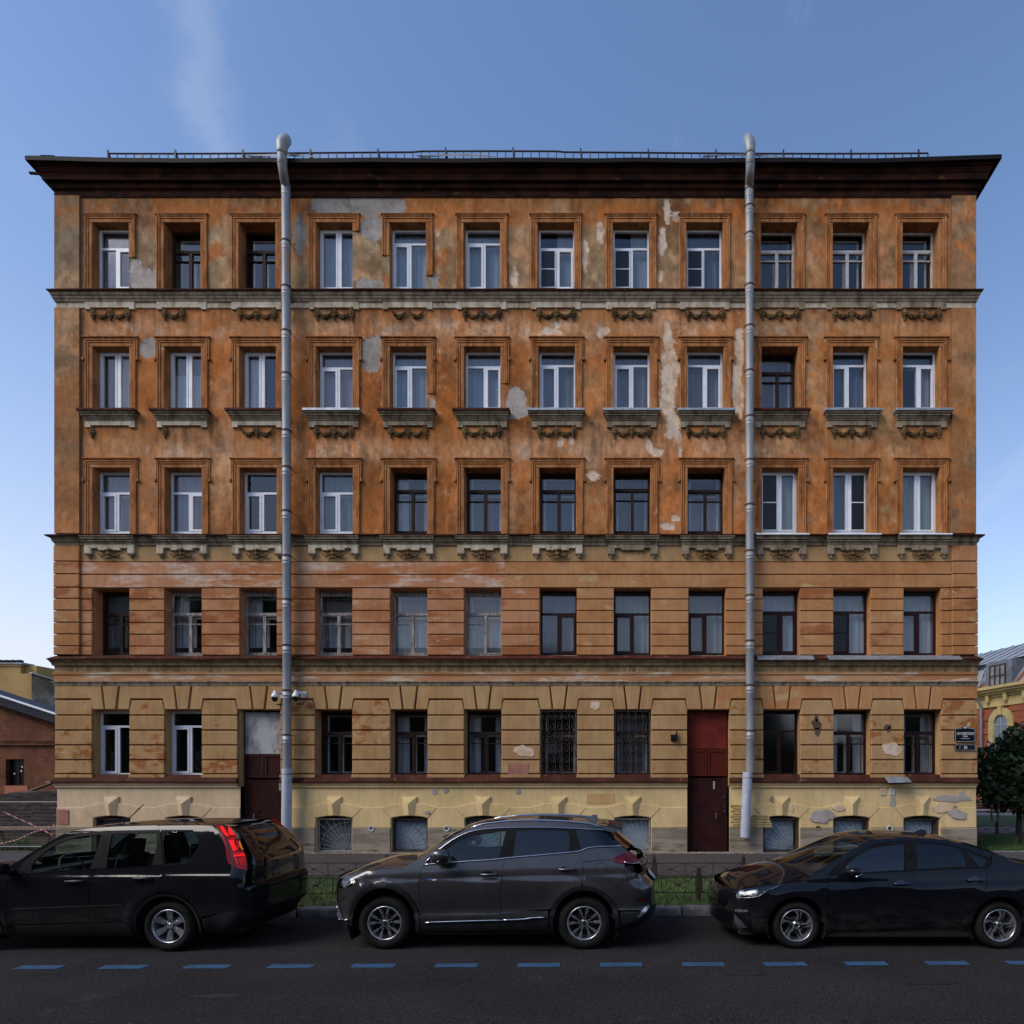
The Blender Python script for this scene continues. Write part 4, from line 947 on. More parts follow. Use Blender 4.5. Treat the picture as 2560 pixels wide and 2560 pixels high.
# dark scar of a lost lamp bracket on the second pier from the right
m_scar = M('sooty_scar', (.10, .06, .035), (.06, .04, .028), 8, .95, .8)
for x, y, a, b, sd in ((2039, 1795, 4, 12, 21), (2040, 1812, 12, 14, 22), (2041, 1830, 8, 10, 23), (2216, 1818, 10, 6, 24), (2219, 1824, 4, 7, 25)): patch(x, y, a, b, m_scar, .071, sd)
m = MB(); m.cbox(fx(1676), fx(1692), fz(1852), fz(1837), D - .16, D - .05, .01); m.tube([(fx(1690), D - .12, fz(1838)), (fx(1691), D - .12, fz(1829))], .02, 6)
tag(m.build('junction_box', m_black), 'small black junction box on the ochre pier left of the red door', 'junction box')
# air vents in the plinth
m_vent = M('white_vent_plastic', (.50, .50, .50), (.42, .42, .42), 20, .5)
VG = 'round white vents in the stone plinth'
for x, y, lb in ((930, 2071, 'round white vent between the first two sunburst cellar windows'), (1118, 2071, 'round white vent just left of the grey SUV windscreen'), (2222, 2071, 'round white vent low on the wall above the blue sedan roof')):
    m = MB(); c = (fx(x), D - .06, fz(y)); m.lathe([(.045, 0), (.055, -.006), (.075, -.02), (.088, -.015), (.09, .01)], c, 'y', 24); v_ = m.build('air_vent', m_vent, None, True); tag(v_, lb, 'air vent', VG)
    m = MB()
    for k in range(7): m.box(c[0] - .045, c[0] + .045, c[1] - .006, c[1] + .004, c[2] - .042 + k * .0125, c[2] - .036 + k * .0125)
    m.build('grille', m_black if x == 2222 else m_steel, v_)
m = MB(); m.lathe([(0, .06), (.05, .05), (.055, 0), (.062, -.004), (.064, .01)], (fx(2044), D - .062, fz(2070)), 'y', 20); m.build('vent_hole', m_black, house)
# small notices on the plinth
for x0, x1, y0, y1, lb in ((2199, 2214, 1971, 1988, 'torn paper notice glued on the yellow plinth under the steel tray'), (2222, 2237, 1971, 1988, 'white notice with red print on the yellow plinth')):
    m = MB(); m.cbox(fx(x0), fx(x1), fz(y1), fz(y0), D - .022, D - .012, .002); n_ = tag(m.build('notice', m_paper if x0 > 2210 else m_whitepatch), lb, 'notice')
    m = MB()
    for k in range(4): m.box(fx(x0 + 3), fx(x1 - 3 - 3 * (k % 2)), D - .0236, D - .0225, fz(y0 + 4 + 3.4 * k) - .012, fz(y0 + 4 + 3.4 * k))
    m.build('print', m_pinkp, n_)
m = MB(); m.add([(fx(2206), D - .12, fz(1942)), (fx(2262), D - .12, fz(1942)), (fx(2268), D - .30, fz(1955)), (fx(2210), D - .30, fz(1957)), (fx(2268), D - .30, fz(1958)), (fx(2210), D - .30, fz(1960))], [(3, 2, 1, 0), (5, 4, 2, 3), (0, 1, 2, 3), (3, 2, 4, 5)])
tag(m.build('metal_tray', m_flash_new), 'bent galvanised sheet lying on the brown plinth ledge', 'sheet metal')
# ---- downpipes
m_zinc = M('zinc_pipe', (.30, .305, .315), (.23, .24, .255), 2.5, .55, .1, metal=.35, stretch=(3, 3, .4), c3=(.34, .25, .12), scale3=1.5, lo3=.56, hi3=.68)
m_zincp = M('painted_pipe', (.40, .42, .50), (.34, .36, .43), 6, .6, .3)
m_bracket = M('rusty_bracket', (.06, .02, .012), (.12, .04, .02), 8, .7)
def downpipe(xt, xb, y_paint, y_end, xo, lb, joints, offs):
    root = empty('downpipe', (fx(xb), D - .26, 0)); tag(root, lb, 'downpipe')
    L0 = Vector(root.location)
    def rel(m): m.v = [(p[0] - L0.x, p[1] - L0.y, p[2] - L0.z) for p in m.v]; return m
    r = .118; ya = D - .26
    zs = [fz(490)] + [fz(j) for j in joints] + [fz(y_paint)]
    def xat(z): u = (fz(490) - z) / (fz(490) - fz(y_paint)); return fx(xt) * (1 - u) + fx(xb) * u
    for k in range(len(zs) - 1):
        z0, z1 = zs[k], zs[k + 1]; m = MB()
        m.lathe([(r - .004, z1 - z0 + .02), (r - .004, -.25), (r, -.24), (r + .004, -.235), (r + .004, -.225), (r, -.215), (r, -.15), (r + .004, -.145), (r + .004, -.135), (r, -.13), (r + .002, 0), (r - .012, .001)][::-1], (0, 0, 0), 'z', 28)
        m.v = [(xat(z0 + p[2]) + p[0], ya + p[1], z0 + p[2]) for p in m.v]
        rel(m).build('pipe_section', m_zinc, root, True)
        if k:
            m = MB(); m.lathe([(r + .004, -.018), (r + .014, -.016), (r + .014, .016), (r + .004, .018)], (xat(z0), ya, z0 - .01), 'z', 28)
            m.tube([(xat(z0) + .11, ya + .03, z0 - .01), (xat(z0) + .11, D, z0 - .01)], .01, 5); m.tube([(xat(z0) + .10, ya - .05, z0 - .01), (xat(z0) + .17, ya - .06, z0 - .01)], .012, 5); m.tube([(xat(z0) - .10, ya - .05, z0 - .01), (xat(z0) - .15, ya - .05, z0 - .012)], .012, 5)
            rel(m).build('bracket', m_bracket, root)
    # bottom painted length
    z0, z1 = fz(y_paint), fz(y_end); m = MB(); x0, x1 = fx(xb) + offs, fx(xo)
    m.tube([(x0, ya - .01, z0 + .02), (x0 * .97 + x1 * .03, ya - .01, z0 - .05), (x1, ya - .01, z1)], [r + .01, r + .014, r + .012], 28, False); rel(m).build('painted_section', m_zincp, root, True)
    m = MB(); zb = z0 - .14; m.lathe([(r + .012, -.012), (r + .022, 0), (r + .012, .012)], (x0, ya - .01, zb), 'z', 28); rel(m).build('bracket', m_bracket, root)
    # neck, bend and funnel head beyond the cornice
    m = MB(); xh = fx(xt) - (fx(xt) * .5) * 0; zt = zc(400, .6)
    hx = (xt - VX - (22 if xt < 1000 else -8)) * (D - .62) / F_PX
    m.tube([(xat(zs[0]), ya, zs[0] - .06), (xat(zs[0]), ya, zs[0] + .05), (xat(zs[0]) * .75 + hx * .25, D - .36, zc(455, .36)), (hx, D - .60, zc(415, .6)), (hx, D - .62, zc(385, .62))], [r, r, r, r, r], 28, False)
    rel(m).build('pipe_bend', m_zinc, root, True)
    m = MB()
    for k in range(5): m.lathe([(r + .001, -.012), (r + .009, 0), (r + .001, .012)], (hx, D - .61 + .004 * k, zc(412, .6) + .045 * k), 'z', 24)
    rel(m).build('ribbed_collar', m_zinc, root, True)
    m = MB(); m.tube([(hx, D - .62, zc(388, .62)), (hx, D - .62, zc(380, .62)), (hx - .01, D - .60, zc(362, .6)), (hx - .01, D - .52, zc(352, .55)), (hx - .01, D - .38, zc(347, .4))], [r, r + .012, r + .035, r + .032, r + .02], 28)
    rel(m).build('funnel_head', m_zinc, root, True)
downpipe(727, 730, 1923, 2094, 728.5, 'left zinc downpipe with rusty brackets and pale painted foot by the grey transom door', (624, 736, 845, 950, 1090, 1180, 1288, 1398, 1505, 1618, 1729, 1838), 0.0)
downpipe(1868, 1870, 1932, 2090, 1857, 'right zinc downpipe ending in a slanted grey foot beside the red door', (496, 538, 606, 732, 833, 943, 1055, 1162, 1272, 1386, 1495, 1607, 1716, 1828), -.07)
# ---- roof railing: ladder-like guard along the eaves
rr_ = empty('roof_railing', (fx(1296), D + .05, 19.45)); tag(rr_, 'dark red ladder-like snow guard running along the roof edge', 'railing')
def rel_to(m, o): l = o.location; m.v = [(p[0] - l.x, p[1] - l.y, p[2] - l.z) for p in m.v]; return m
def rail_z(px): return zc(382 + 2.2 * math.sin(px / 260.) - (2 if 1040 < px < 1400 else 0), -.05)
xr_ = np.linspace(272, 2320, 98)
m = MB(); m.tube([((p - VX) * (D + .05) / F_PX, D + .05, rail_z(p)) for p in xr_], .022, 5); rel_to(m, rr_).build('top_rail', m_rail, rr_)
m = MB(); m.tube([((p - VX) * (D + .05) / F_PX, D + .05, rail_z(p) - .24) for p in xr_], .018, 5); rel_to(m, rr_).build('bottom_rail', m_rail, rr_)
for k, p in enumerate(xr_):
    x = (p - VX) * (D + .05) / F_PX; z = rail_z(p); m = MB()
    if k % 8 == 0: m.bar((x - .03, D + .05, z + .10), (x, D + .05, z - .55), .04); m.bar((x, D + .05, z), (x, D + .5, z - .5), .03); rel_to(m, rr_).build('post', m_rail, rr_)
    else: m.bar((x, D + .05, z), (x, D + .05, z - .24), .024, .02); rel_to(m, rr_).build('rung', m_rail, rr_)
# grey gutter aprons on the eaves
m_apron = M('grey_roof_sheet', (.19, .21, .24), (.13, .14, .16), 2, .5, metal=.4)
for x0, x1, xm in ((1040, 1275, 700), (610, 830, 705), (1760, 1990, 1876)):
    a, b, c = [(q - VX) * (D - .3) / F_PX for q in (x0, x1, xm if x0 < xm < x1 else (x0 + x1) / 2)]
    m = MB(); m.add([(a, D - .30, zc(388, .3)), (b, D - .30, zc(394, .3)), (c, D - .28, zc(382, .3)), (c, D + .2, zc(384, -.2)), (a, D + .2, zc(396, -.2)), (b, D + .2, zc(396, -.2))], [(0, 1, 2), (1, 5, 3, 2), (0, 2, 3, 4)]); m.build('gutter_apron', m_apron, house)
m = MB(); a = (60 - VX) * (D - .3) / F_PX; m.add([(fx(130), D - .4, zc(387, .4)), (fx(168), D - .4, zc(388, .4)), (fx(164), D - .4, zc(391, .4)), (fx(140), D, zc(390, .2))], [(0, 1, 2, 3)]); m.build('loose_roof_sheet', m_black, house)
m = MB(); m.bar((fx(98), D - .3, fz(458)), (fx(125), D - .2, fz(452)), .05); m.build('broken_cornice_end', m_cornice, house)
# brickwork showing in the broken cornice
for k in range(7):
    m = MB(); m.cbox(fx(862 + 13 * k), fx(873.5 + 13 * k), fz(449), fz(445), D - .26, D - .2, .004); m.build('brick', m_cem, house)
# ---- dome cameras beside the left downpipe
m_wpl = M('white_camera_shell', (.70, .71, .75), (.62, .63, .67), 5, .35)
m_dome = M('black_camera_dome', (.008, .008, .009), None, rough=.08)
def dome_cam(x, y, side, lb):
    c = Vector((fx(x), D - .34, fz(y))); root = empty('security_camera', c); tag(root, lb, 'security camera', 'dome cameras beside the left downpipe')
    m = MB(); m.lathe([(0, .15), (.035, .15), (.035, .10), (.045, .095), (.075, .05), (.092, 0), (.095, -.03), (.086, -.035)], (0, 0, 0), 'z', 24); m.build('housing', m_wpl, root, True)
    m = MB(); m.lathe([(.084, -.034), (.083, -.075), (.065, -.125), (.035, -.15), (0, -.156)], (0, 0, 0), 'z', 24); m.build('dome', m_dome, root, True)
    m = MB(); m.bar((.0, .0, .11), (.12 * side, .26, .08), .06, .07); m.build('arm', m_wpl, root)
    m = MB(); m.cbox(.10 * side - .07, .10 * side + .07, -.02, .15, .25, .29, .006); m.build('mounting_plate', m_wpl, root)
    m = MB(); m.tube([(.12 * side, .26, -.02), (.11 * side, .24, -.16), (.05 * side + .02, .27, -.20), (-.10 if side > 0 else .12, .27, -.195)], .011, 6); m.build('cable', m_black, root)
dome_cam(703, 1744, 1, 'white dome camera with black eye left of the zinc downpipe')
dome_cam(754.5, 1743, 1, 'white dome camera with black eye right of the zinc downpipe')
# ---- street name sign and house number
def text_mesh(txt, size, mat, sx=1.0):
    cu = bpy.data.curves.new('lettering', 'FONT'); cu.body = txt; cu.size = size; cu.align_x = 'CENTER'; cu.align_y = 'CENTER'; cu.extrude = .001
    o = bpy.data.objects.new('lettering', cu); COL.objects.link(o)
    dg = bpy.context.evaluated_depsgraph_get(); dg.update(); me = bpy.data.meshes.new_from_object(o.evaluated_get(dg)); bpy.data.objects.remove(o); bpy.data.curves.remove(cu)
    me.transform(Matrix.Rotation(R(90), 4, 'X') @ Matrix.Scale(sx, 4, (1, 0, 0))); me.materials.clear(); me.materials.append(mat); return me
m_plate = M('dark_enamel', (.006, .006, .010), None, rough=.6, spec=.1)
m_letter = M('white_lettering', (.78, .79, .82), None, rough=.6)
sg = empty('street_sign', (fx(2408), D - .10, fz(1838))); tag(sg, 'dark blue street name plate with white lettering on the corner pier', 'street sign')
hw, hh = 25.5 / SC, 17.5 / SC
out = [(-hw + .04, -hh), (hw - .04, -hh), (hw, -hh + .04), (hw, hh - .07), (hw - .03, hh - .02), (hw - .10, hh), (.07, hh + .01), (.03, hh + .055), (-.03, hh + .055), (-.07, hh + .01), (-hw + .10, hh), (-hw + .03, hh - .02), (-hw, hh - .07), (-hw, -hh + .04)]
m = MB(); m.cprism(out, 0, .03, .004); m.build('plate', m_plate, sg)
def outline(poly, c0, c1, y0, y1, name, mat, parent):
    a, b = inset(poly, c0), inset(poly, c1); n = len(poly); m = MB()
    m.add([(p[0], y0, p[1]) for p in a] + [(p[0], y0, p[1]) for p in b], [(i, (i + 1) % n, n + (i + 1) % n, n + i) for i in range(n)]); return m.build(name, mat, parent)
outline(out, .012, .017, -.0022, 0, 'border', m_letter, sg)
mobj('street_name', text_mesh('10-Я СОВЕТСКАЯ', .098, m_letter, .60), sg, (0, -.003, .035))
mobj('street_kind', text_mesh('УЛИЦА', .05, m_letter, .85), sg, (0, -.003, -.04))
mobj('latin_name', text_mesh('10-YA SOVETSKAYA ULITSA', .024, m_letter, .85), sg, (0, -.003, -.102))
m = MB(); m.box(-.022, .022, -.004, -.002, hh - .012, hh + .022); m.build('emblem', m_letter, sg)
sn = empty('number_sign', (fx(2408.5), D - .10, fz(1869))); tag(sn, 'dark house number plate reading 26 below the street sign', 'number sign')
hw, hh = 25.5 / SC, 7.5 / SC; out = [(-hw, -hh), (hw, -hh), (hw, hh), (-hw, hh)]
m = MB(); m.cprism(out, 0, .03, .004); m.build('plate', m_plate, sn)
outline(out, .010, .014, -.0022, 0, 'border', m_letter, sn)
mobj('house_number', text_mesh('26', .115, m_letter, .9), sn, (0, -.003, -.002))
mobj('small_number', text_mesh('24', .05, m_letter, .8), sn, (-.155, -.003, -.002)); mobj('dash', text_mesh('-', .06, m_letter, 1), sn, (.15, -.003, -.002))

# scroll grilles over two ground-floor windows
for i in (6, 7):
    x0, x1, y0, y1 = OPEN[(4, i)]; a, b, zt, zb = fx(x0) + .02, fx(x1) - .02, fz(y0) - .02, fz(y1) + .02; g = MB(); yg = D + .02
    frame_ring(g, a, b, zb, zt, yg - .012, yg + .012, .028)
    n = 5
    for k in range(1, n): x = a + (b - a) * k / n; g.tube([(x, yg, zb), (x, yg, zt)], .006, 5)
    for k in range(n):
        xc = a + (b - a) * (k + .5) / n; w_ = (b - a) / n * .42
        for zc_ in np.linspace(zb + .16, zt - .16, 6):
            pts = [(xc + w_ * math.sin(t) * (1 - t / 9), yg, zc_ + .12 * math.cos(t) * (1 - t / 9)) for t in np.linspace(0, 6.2, 14)]; g.tube(pts, .0055, 4, False)
    g.build('window_grille', M('grille_iron', (.10, .075, .06), (.05, .035, .03), 8, .7), house)
# ------------------------------------------------------------------ ground, street, kerb, lawn
def sheet(name, pts, z, mat, kind='structure', parent=None):
    m = MB(); m.add([(x, y, z) for x, y in pts], [tuple(range(len(pts)))]); o = m.build(name, mat, parent)
    if kind: o['kind'] = kind
    return o
def asphalt(name, a, b, c, sc=260):
    m = M(name, a, b, .55, .85, .55, lo=.35, hi=.68, c3=c, scale3=1.3, lo3=.60, hi3=.74, bscale=sc, spec=.15, stretch=(.6, 1, 1))
    t = m.node_tree; bs = t.nodes['Principled BSDF']; L = t.links.new
    g = t.nodes.new('ShaderNodeNewGeometry'); v = t.nodes.new('ShaderNodeTexVoronoi'); v.inputs['Scale'].default_value = 70; L(g.outputs['Position'], v.inputs['Vector'])
    n = t.nodes.new('ShaderNodeTexNoise'); n.inputs['Scale'].default_value = 34; n.inputs['Detail'].default_value = 4; L(g.outputs['Position'], n.inputs['Vector'])
    mr = t.nodes.new('ShaderNodeMapRange'); L(n.outputs[0], mr.inputs[0]); mr.inputs[1].default_value = .32; mr.inputs[2].default_value = .7; mr.inputs[3].default_value = .5; mr.inputs[4].default_value = 1.7
    sp = t.nodes.new('ShaderNodeMapRange'); L(v.outputs['Color'], sp.inputs[0]); sp.inputs[1].default_value = .0; sp.inputs[2].default_value = 1; sp.inputs[3].default_value = .5; sp.inputs[4].default_value = 1.6
    mu = t.nodes.new('ShaderNodeMath'); mu.operation = 'MULTIPLY'; L(mr.outputs[0], mu.inputs[0]); L(sp.outputs[0], mu.inputs[1])
    src = bs.inputs['Base Color'].links[0].from_socket; sc_ = t.nodes.new('ShaderNodeVectorMath'); sc_.operation = 'SCALE'; L(src, sc_.inputs[0]); L(mu.outputs[0], sc_.inputs['Scale']); L(sc_.outputs[0], bs.inputs['Base Color'])
    return m
m_asph = asphalt('street_asphalt', (.0235, .0205, .0210), (.0145, .0130, .0138), (.034, .030, .029))
m_walk = asphalt('pavement_asphalt', (.058, .050, .048), (.043, .038, .037), (.07, .062, .058))
m_earth = M('bare_earth', (.020, .013, .010), (.010, .007, .006), 1.5, .95, .9, c3=(.045, .03, .022), scale3=4, spec=.1)
m_soil = M('lawn_soil', (.035, .045, .012), (.05, .042, .02), 3, .95, .9)
sheet('ground', [(-500, -200), (500, -200), (500, 900), (-500, 900)], -.06, M('far_ground', (.07, .065, .055), (.05, .05, .045), .3, .95))
def ky(x): return 10.28 + .0135 * x      # front of the kerb (the street runs very slightly askew to the picture)
road = sheet('road', [(-120, -8), (120, -8), (120, ky(120)), (-120, ky(-120))], 0, m_asph)
# irregular wet spots and patches in the asphalt
m_wet = M('damp_asphalt', (.014, .013, .014), (.02, .019, .019), 3, .45)
rs = random.Random(5)
mb = MB()
for k in range(170):
    x = rs.uniform(-8, 6); yy = 5.93 + .014 * x + rs.gauss(0, .045); a = rs.uniform(.012, .05); b = a * rs.uniform(.25, .6)
    if rs.random() < .35 and x < -3: continue
    n = 8; mb.add([(x + a * math.cos(2 * math.pi * q / n) * rs.uniform(.6, 1.2), yy + b * math.sin(2 * math.pi * q / n) * rs.uniform(.6, 1.2), .003) for q in range(n)], [tuple(range(n))])
o = mb.build('damp_spots', m_wet, road); o['kind'] = 'stuff'
mb = MB()
for x, yy, a, b in ((-1.9, 7.15, .28, .07), (-6.5, 7.35, .3, .05), (1.6, 7.3, .25, .05), (-4.2, 6.6, .3, .07), (3.6, 7.0, .35, .06)):
    n = 18; mb.add([(x + a * math.cos(2 * math.pi * q / n) * rs.uniform(.6, 1.2), yy + b * math.sin(2 * math.pi * q / n) * rs.uniform(.6, 1.2), .0032) for q in range(n)], [tuple(range(n))])
mb.build('oil_stain', m_wet, road)
m_blue = M('blue_road_paint', (.022, .078, .165), (.016, .056, .12), 5, .75, .5, lo=.42, hi=.6, c3=(.025, .038, .058), scale3=16, lo3=.52, hi3=.66, bscale=200)
for k in range(15):
    x0 = -8.27 + 1.0155 * k; w = .535 if k < 5 else .52
    if k == 0: continue
    pts = []
    rs2 = random.Random(k)
    base = [(x0, 0), (x0 + w, 0), (x0 + w, .15), (x0, .15)]
    ring = []
    for q in range(4):
        p0, p1 = base[q], base[(q + 1) % 4]; nn = 14 if q % 2 == 0 else 4
        for t_ in range(nn): ring.append((p0[0] + (p1[0] - p0[0]) * t_ / nn + rs2.uniform(-.004, .004), p0[1] + (p1[1] - p0[1]) * t_ / nn + rs2.uniform(-.005, .005)))
    m = MB(); m.add([(x, 7.57 + .0150 * (x + 2) + y_, .0045) for x, y_ in ring], [tuple(range(len(ring)))]); m.build('parking_dash', m_blue, road)
m_gran = M('granite_kerb', (.15, .14, .135), (.085, .08, .077), 7, .9, .7, c3=(.05, .045, .04), scale3=2.2, lo3=.55, hi3=.68, bscale=60)
kerb = empty('kerb'); kerb['kind'] = 'structure'
x = -17.0; rs = random.Random(9)
joint = [-17.2, -16.1, -15, -13.9, -12.8, -11.7, -10.6, -9.5, -8.4, -7.3, -6.2, -5.2, -4.1, -3.0, -1.95, -.85, .25, 1.16, 2.2, 3.3, 4.4, 5.5, 6.6, 7.7, 8.8, 9.9, 11]
for a, b in zip(joint[:-1], joint[1:]):
    m = MB(); g = .012; z1 = .135 + rs.uniform(-.008, .008); dy = rs.uniform(-.012, .012); y_ = ky((a + b) / 2) + dy
    A, B = a + g, b - g; n = 9; pf = [(0, -.05), (0, z1 - .035), (.012, z1 - .012), (.035, z1), (.19, z1 + .003), (.19, -.05)]
    cols = []
    for q in range(n):
        t_ = q / (n - 1); xx = A + (B - A) * t_; e = .02 if q in (0, n - 1) else 0
        cols.append([(xx, y_ + p + e * (p < .1) + rs.uniform(-.006, .006), zz_ - e * (zz_ > .08) * .7 + rs.uniform(-.004, .004)) for p, zz_ in pf])
    v = [p for c in cols for p in c]; f = [(q * 6 + r_, q * 6 + 6 + r_, q * 6 + 7 + r_, q * 6 + 1 + r_)[::-1] for q in range(n - 1) for r_ in range(5)] + [tuple(range(6)), tuple(range((n - 1) * 6, n * 6))[::-1]]
    m.add(v, f); m.build('kerb_stone', m_gran, kerb, True)
sheet('lawn_bed', [(-40, ky(-40) + .15), (11, ky(11) + .15), (11, 13.42), (-40, 13.42)], .095, m_soil)
sheet('pavement', [(-40, 13.4), (11, 13.4), (30, 13.4), (30, 17.85), (-40, 17.85)], .10, m_walk)
mb = MB(); mb.box(11, 30, ky(11) - .4, 13.41, -.05, .004); o = mb.build('side_road', m_asph); o['kind'] = 'structure'
# broken light edge of the pavement against the wall
m = MB(); rs = random.Random(3); n = 220
top = [(fx(145) + 26 * k / n, D - .12 - .10 * abs(math.sin(k * .9)) * rs.uniform(.2, 1) - .05, .108) for k in range(n + 1)]
m.add([(p[0], D + .02, .125) for p in top] + top, [(k, k + 1, n + 2 + k, n + 1 + k) for k in range(n)]); o = m.build('crumbled_render', M('crumbled_render', (.30, .25, .19), (.12, .10, .085), 9, .95, .8)); o['kind'] = 'stuff'
# grass
m_grass = M('grass_blades', (.060, .125, .018), (.040, .080, .014), .9, .75, lo=.4, hi=.6, c3=(.13, .12, .035), scale3=1.6, lo3=.55, hi3=.70)
def grass(name, n, x0, x1, y0, y1, z, h, seed, taper=None):
    r_ = np.random.default_rng(seed); x = r_.uniform(x0, x1, n); y = r_.uniform(y0, y1, n)
    dens = fbm(x, y, .8, .5, seed + 5, 4); keep = dens > r_.uniform(.25, .55, n); x, y, dens = x[keep], y[keep], dens[keep]; n = len(x)
    a = r_.uniform(0, 6.28, n); hh = h * r_.uniform(.45, 1.25, n) * (.6 + .8 * dens); w = r_.uniform(.004, .009, n); lx, ly = r_.normal(0, .5, n) * hh, r_.normal(0, .5, n) * hh
    v = np.zeros((n, 3, 3)); v[:, 0] = np.stack([x - np.cos(a) * w, y - np.sin(a) * w, np.full(n, z)], 1); v[:, 1] = np.stack([x + np.cos(a) * w, y + np.sin(a) * w, np.full(n, z)], 1); v[:, 2] = np.stack([x + lx, y + ly, z + hh], 1)
    me = bpy.data.meshes.new(name); me.vertices.add(3 * n); me.vertices.foreach_set('co', v.ravel()); me.loops.add(3 * n); me.loops.foreach_set('vertex_index', np.arange(3 * n, dtype=np.int32)); me.polygons.add(n); me.polygons.foreach_set('loop_start', np.arange(0, 3 * n, 3, dtype=np.int32)); me.update(calc_edges=True); me.materials.append(m_grass)
    o = mobj(name, me); o['kind'] = 'stuff'; return o
grass('grass', 95000, -17, 11, 10.47, 13.4, .09, .085, 4)
grass('grass', 40000, 10.9, 19, 18.0, 22.6, .09, .13, 6)
grass('grass', 12000, -27, -16.6, 18.6, 21, .05, .22, 8)
# low ornamental iron fences
m_fence = M('fence_iron', (.016, .012, .012), (.03, .015, .012), 9, .6)
def lawn_fence(name, lb, posts, yf, z0, h, ext=(0, 0), skip=None):
    root = empty(name, (posts[0], yf(posts[0]), z0)); tag(root, lb, 'fence', 'low iron fences round the lawn')
    L0 = root.location.copy()
    def rel(m): m.v = [(p[0] - L0.x, p[1] - L0.y, p[2] - L0.z) for p in m.v]; return m
    for x in posts:
        m = MB(); y = yf(x); w = .038
        m.box(x - w, x + w, y - w, y + w, z0, z0 + h + .12); m.box(x - w * 1.25, x + w * 1.25, y - w * 1.25, y + w * 1.25, z0 + h + .06, z0 + h + .075); m.box(x - w * .7, x + w * .7, y - w * .7, y + w * .7, z0 + h + .12, z0 + h + .17)
        rel(m).build('post', m_fence, root)
    for a, b in zip(posts[:-1], posts[1:]):
        m = MB(); zt, zb = z0 + h, z0 + h - .27; y0, y1 = yf(a), yf(b)
        def P(x, z): return (x, y0 + (y1 - y0) * (x - a) / (b - a), z)
        for z in (zt, zb): m.bar(P(a, z), P(b, z), .022, .018)
        rel(m).build('rail', m_fence, root)
        e = [a + .055 + (b - a - .11) * q / 3 for q in range(4)]
        for x in e: c2 = MB(); c2.bar(P(x, zb), P(x, zt), .016); rel(c2).build('upright', m_fence, root)
        for q in range(3):
            c = MB(); xm = (e[q] + e[q + 1]) / 2; zm = (zt + zb) / 2
            for x in (e[q], e[q + 1]):
                for z in (zt, zb): c.bar(P(x, z), P(xm, zm), .009)
            c.bar(P(xm - .042, zm), P(xm + .042, zm), .03, .04, up=(0, 0, 1))
            rel(c).build('cross_brace', m_fence, root)
    return root
lawn_fence('lawn_fence', 'low black iron fence on the pavement side of the lawn ending before the red door', [2.83 - 1.92 * k for k in range(10)][::-1], lambda x: 13.36, .10, .33)
lawn_fence('lawn_fence', 'low black iron fence just behind the kerb and the parked cars', [1.53 + 1.92 * k for k in range(-9, 5)], lambda x: 10.94 + .0135 * x, .09, .44)
lawn_fence('lawn_fence', 'low iron fence at the grass edge beside the house corner, nearer of two', [10.6 + 1.92 * k for k in range(4)], lambda x: 18.75 + .02 * x, .09, .38)
lawn_fence('lawn_fence', 'low iron fence behind the grass beside the house corner, under the linden', [11.6 + 1.92 * k for k in range(4)], lambda x: 21.8, .09, .42)
lawn_fence('lawn_fence', 'farthest low iron fence beyond the bench', [16.0 + 1.92 * k for k in range(5)], lambda x: 34.5, .1, .6)
# ------------------------------------------------------------------ right-hand corner: lawn, linden, bench, bin, red and yellow house
sheet('lawn_bed', [(10.9, 17.9), (40, 17.9), (40, 22.4), (10.9, 22.4)], .09, m_soil)
sheet('path', [(10.9, 22.3), (60, 22.3), (60, 26), (10.9, 26)], .10, M('pinkish_path', (.17, .11, .10), (.13, .085, .08), 2, .9, .3))
sheet('lawn_bed', [(10.9, 26), (60, 26), (60, 33), (10.9, 33)], .09, M('far_lawn', (.05, .085, .02), (.035, .06, .015), 4, .95, .6))
sheet('square', [(10.9, 33), (90, 33), (90, 120), (10.9, 120)], .10, M('pale_square', (.30, .28, .26), (.25, .23, .21), 1, .9))
kb = empty('kerb'); kb['kind'] = 'structure'
for k in range(10):
    m = MB(); m.cbox(10.9 + 1.1 * k + .01, 12 + 1.1 * k - .01, -.05, .12, 17.75, 17.92, .012); m.build('kerb_stone', m_gran, kb)
m_leafm = M('linden_leaves', (.032, .066, .013), (.016, .038, .008), 2.2, .55, lo=.42, hi=.6, c3=(.075, .125, .03), scale3=4, lo3=.56, hi3=.68)
m_bark = M('bark', (.045, .035, .028), (.025, .02, .016), 7, .95, .8, stretch=(2, 2, .4))
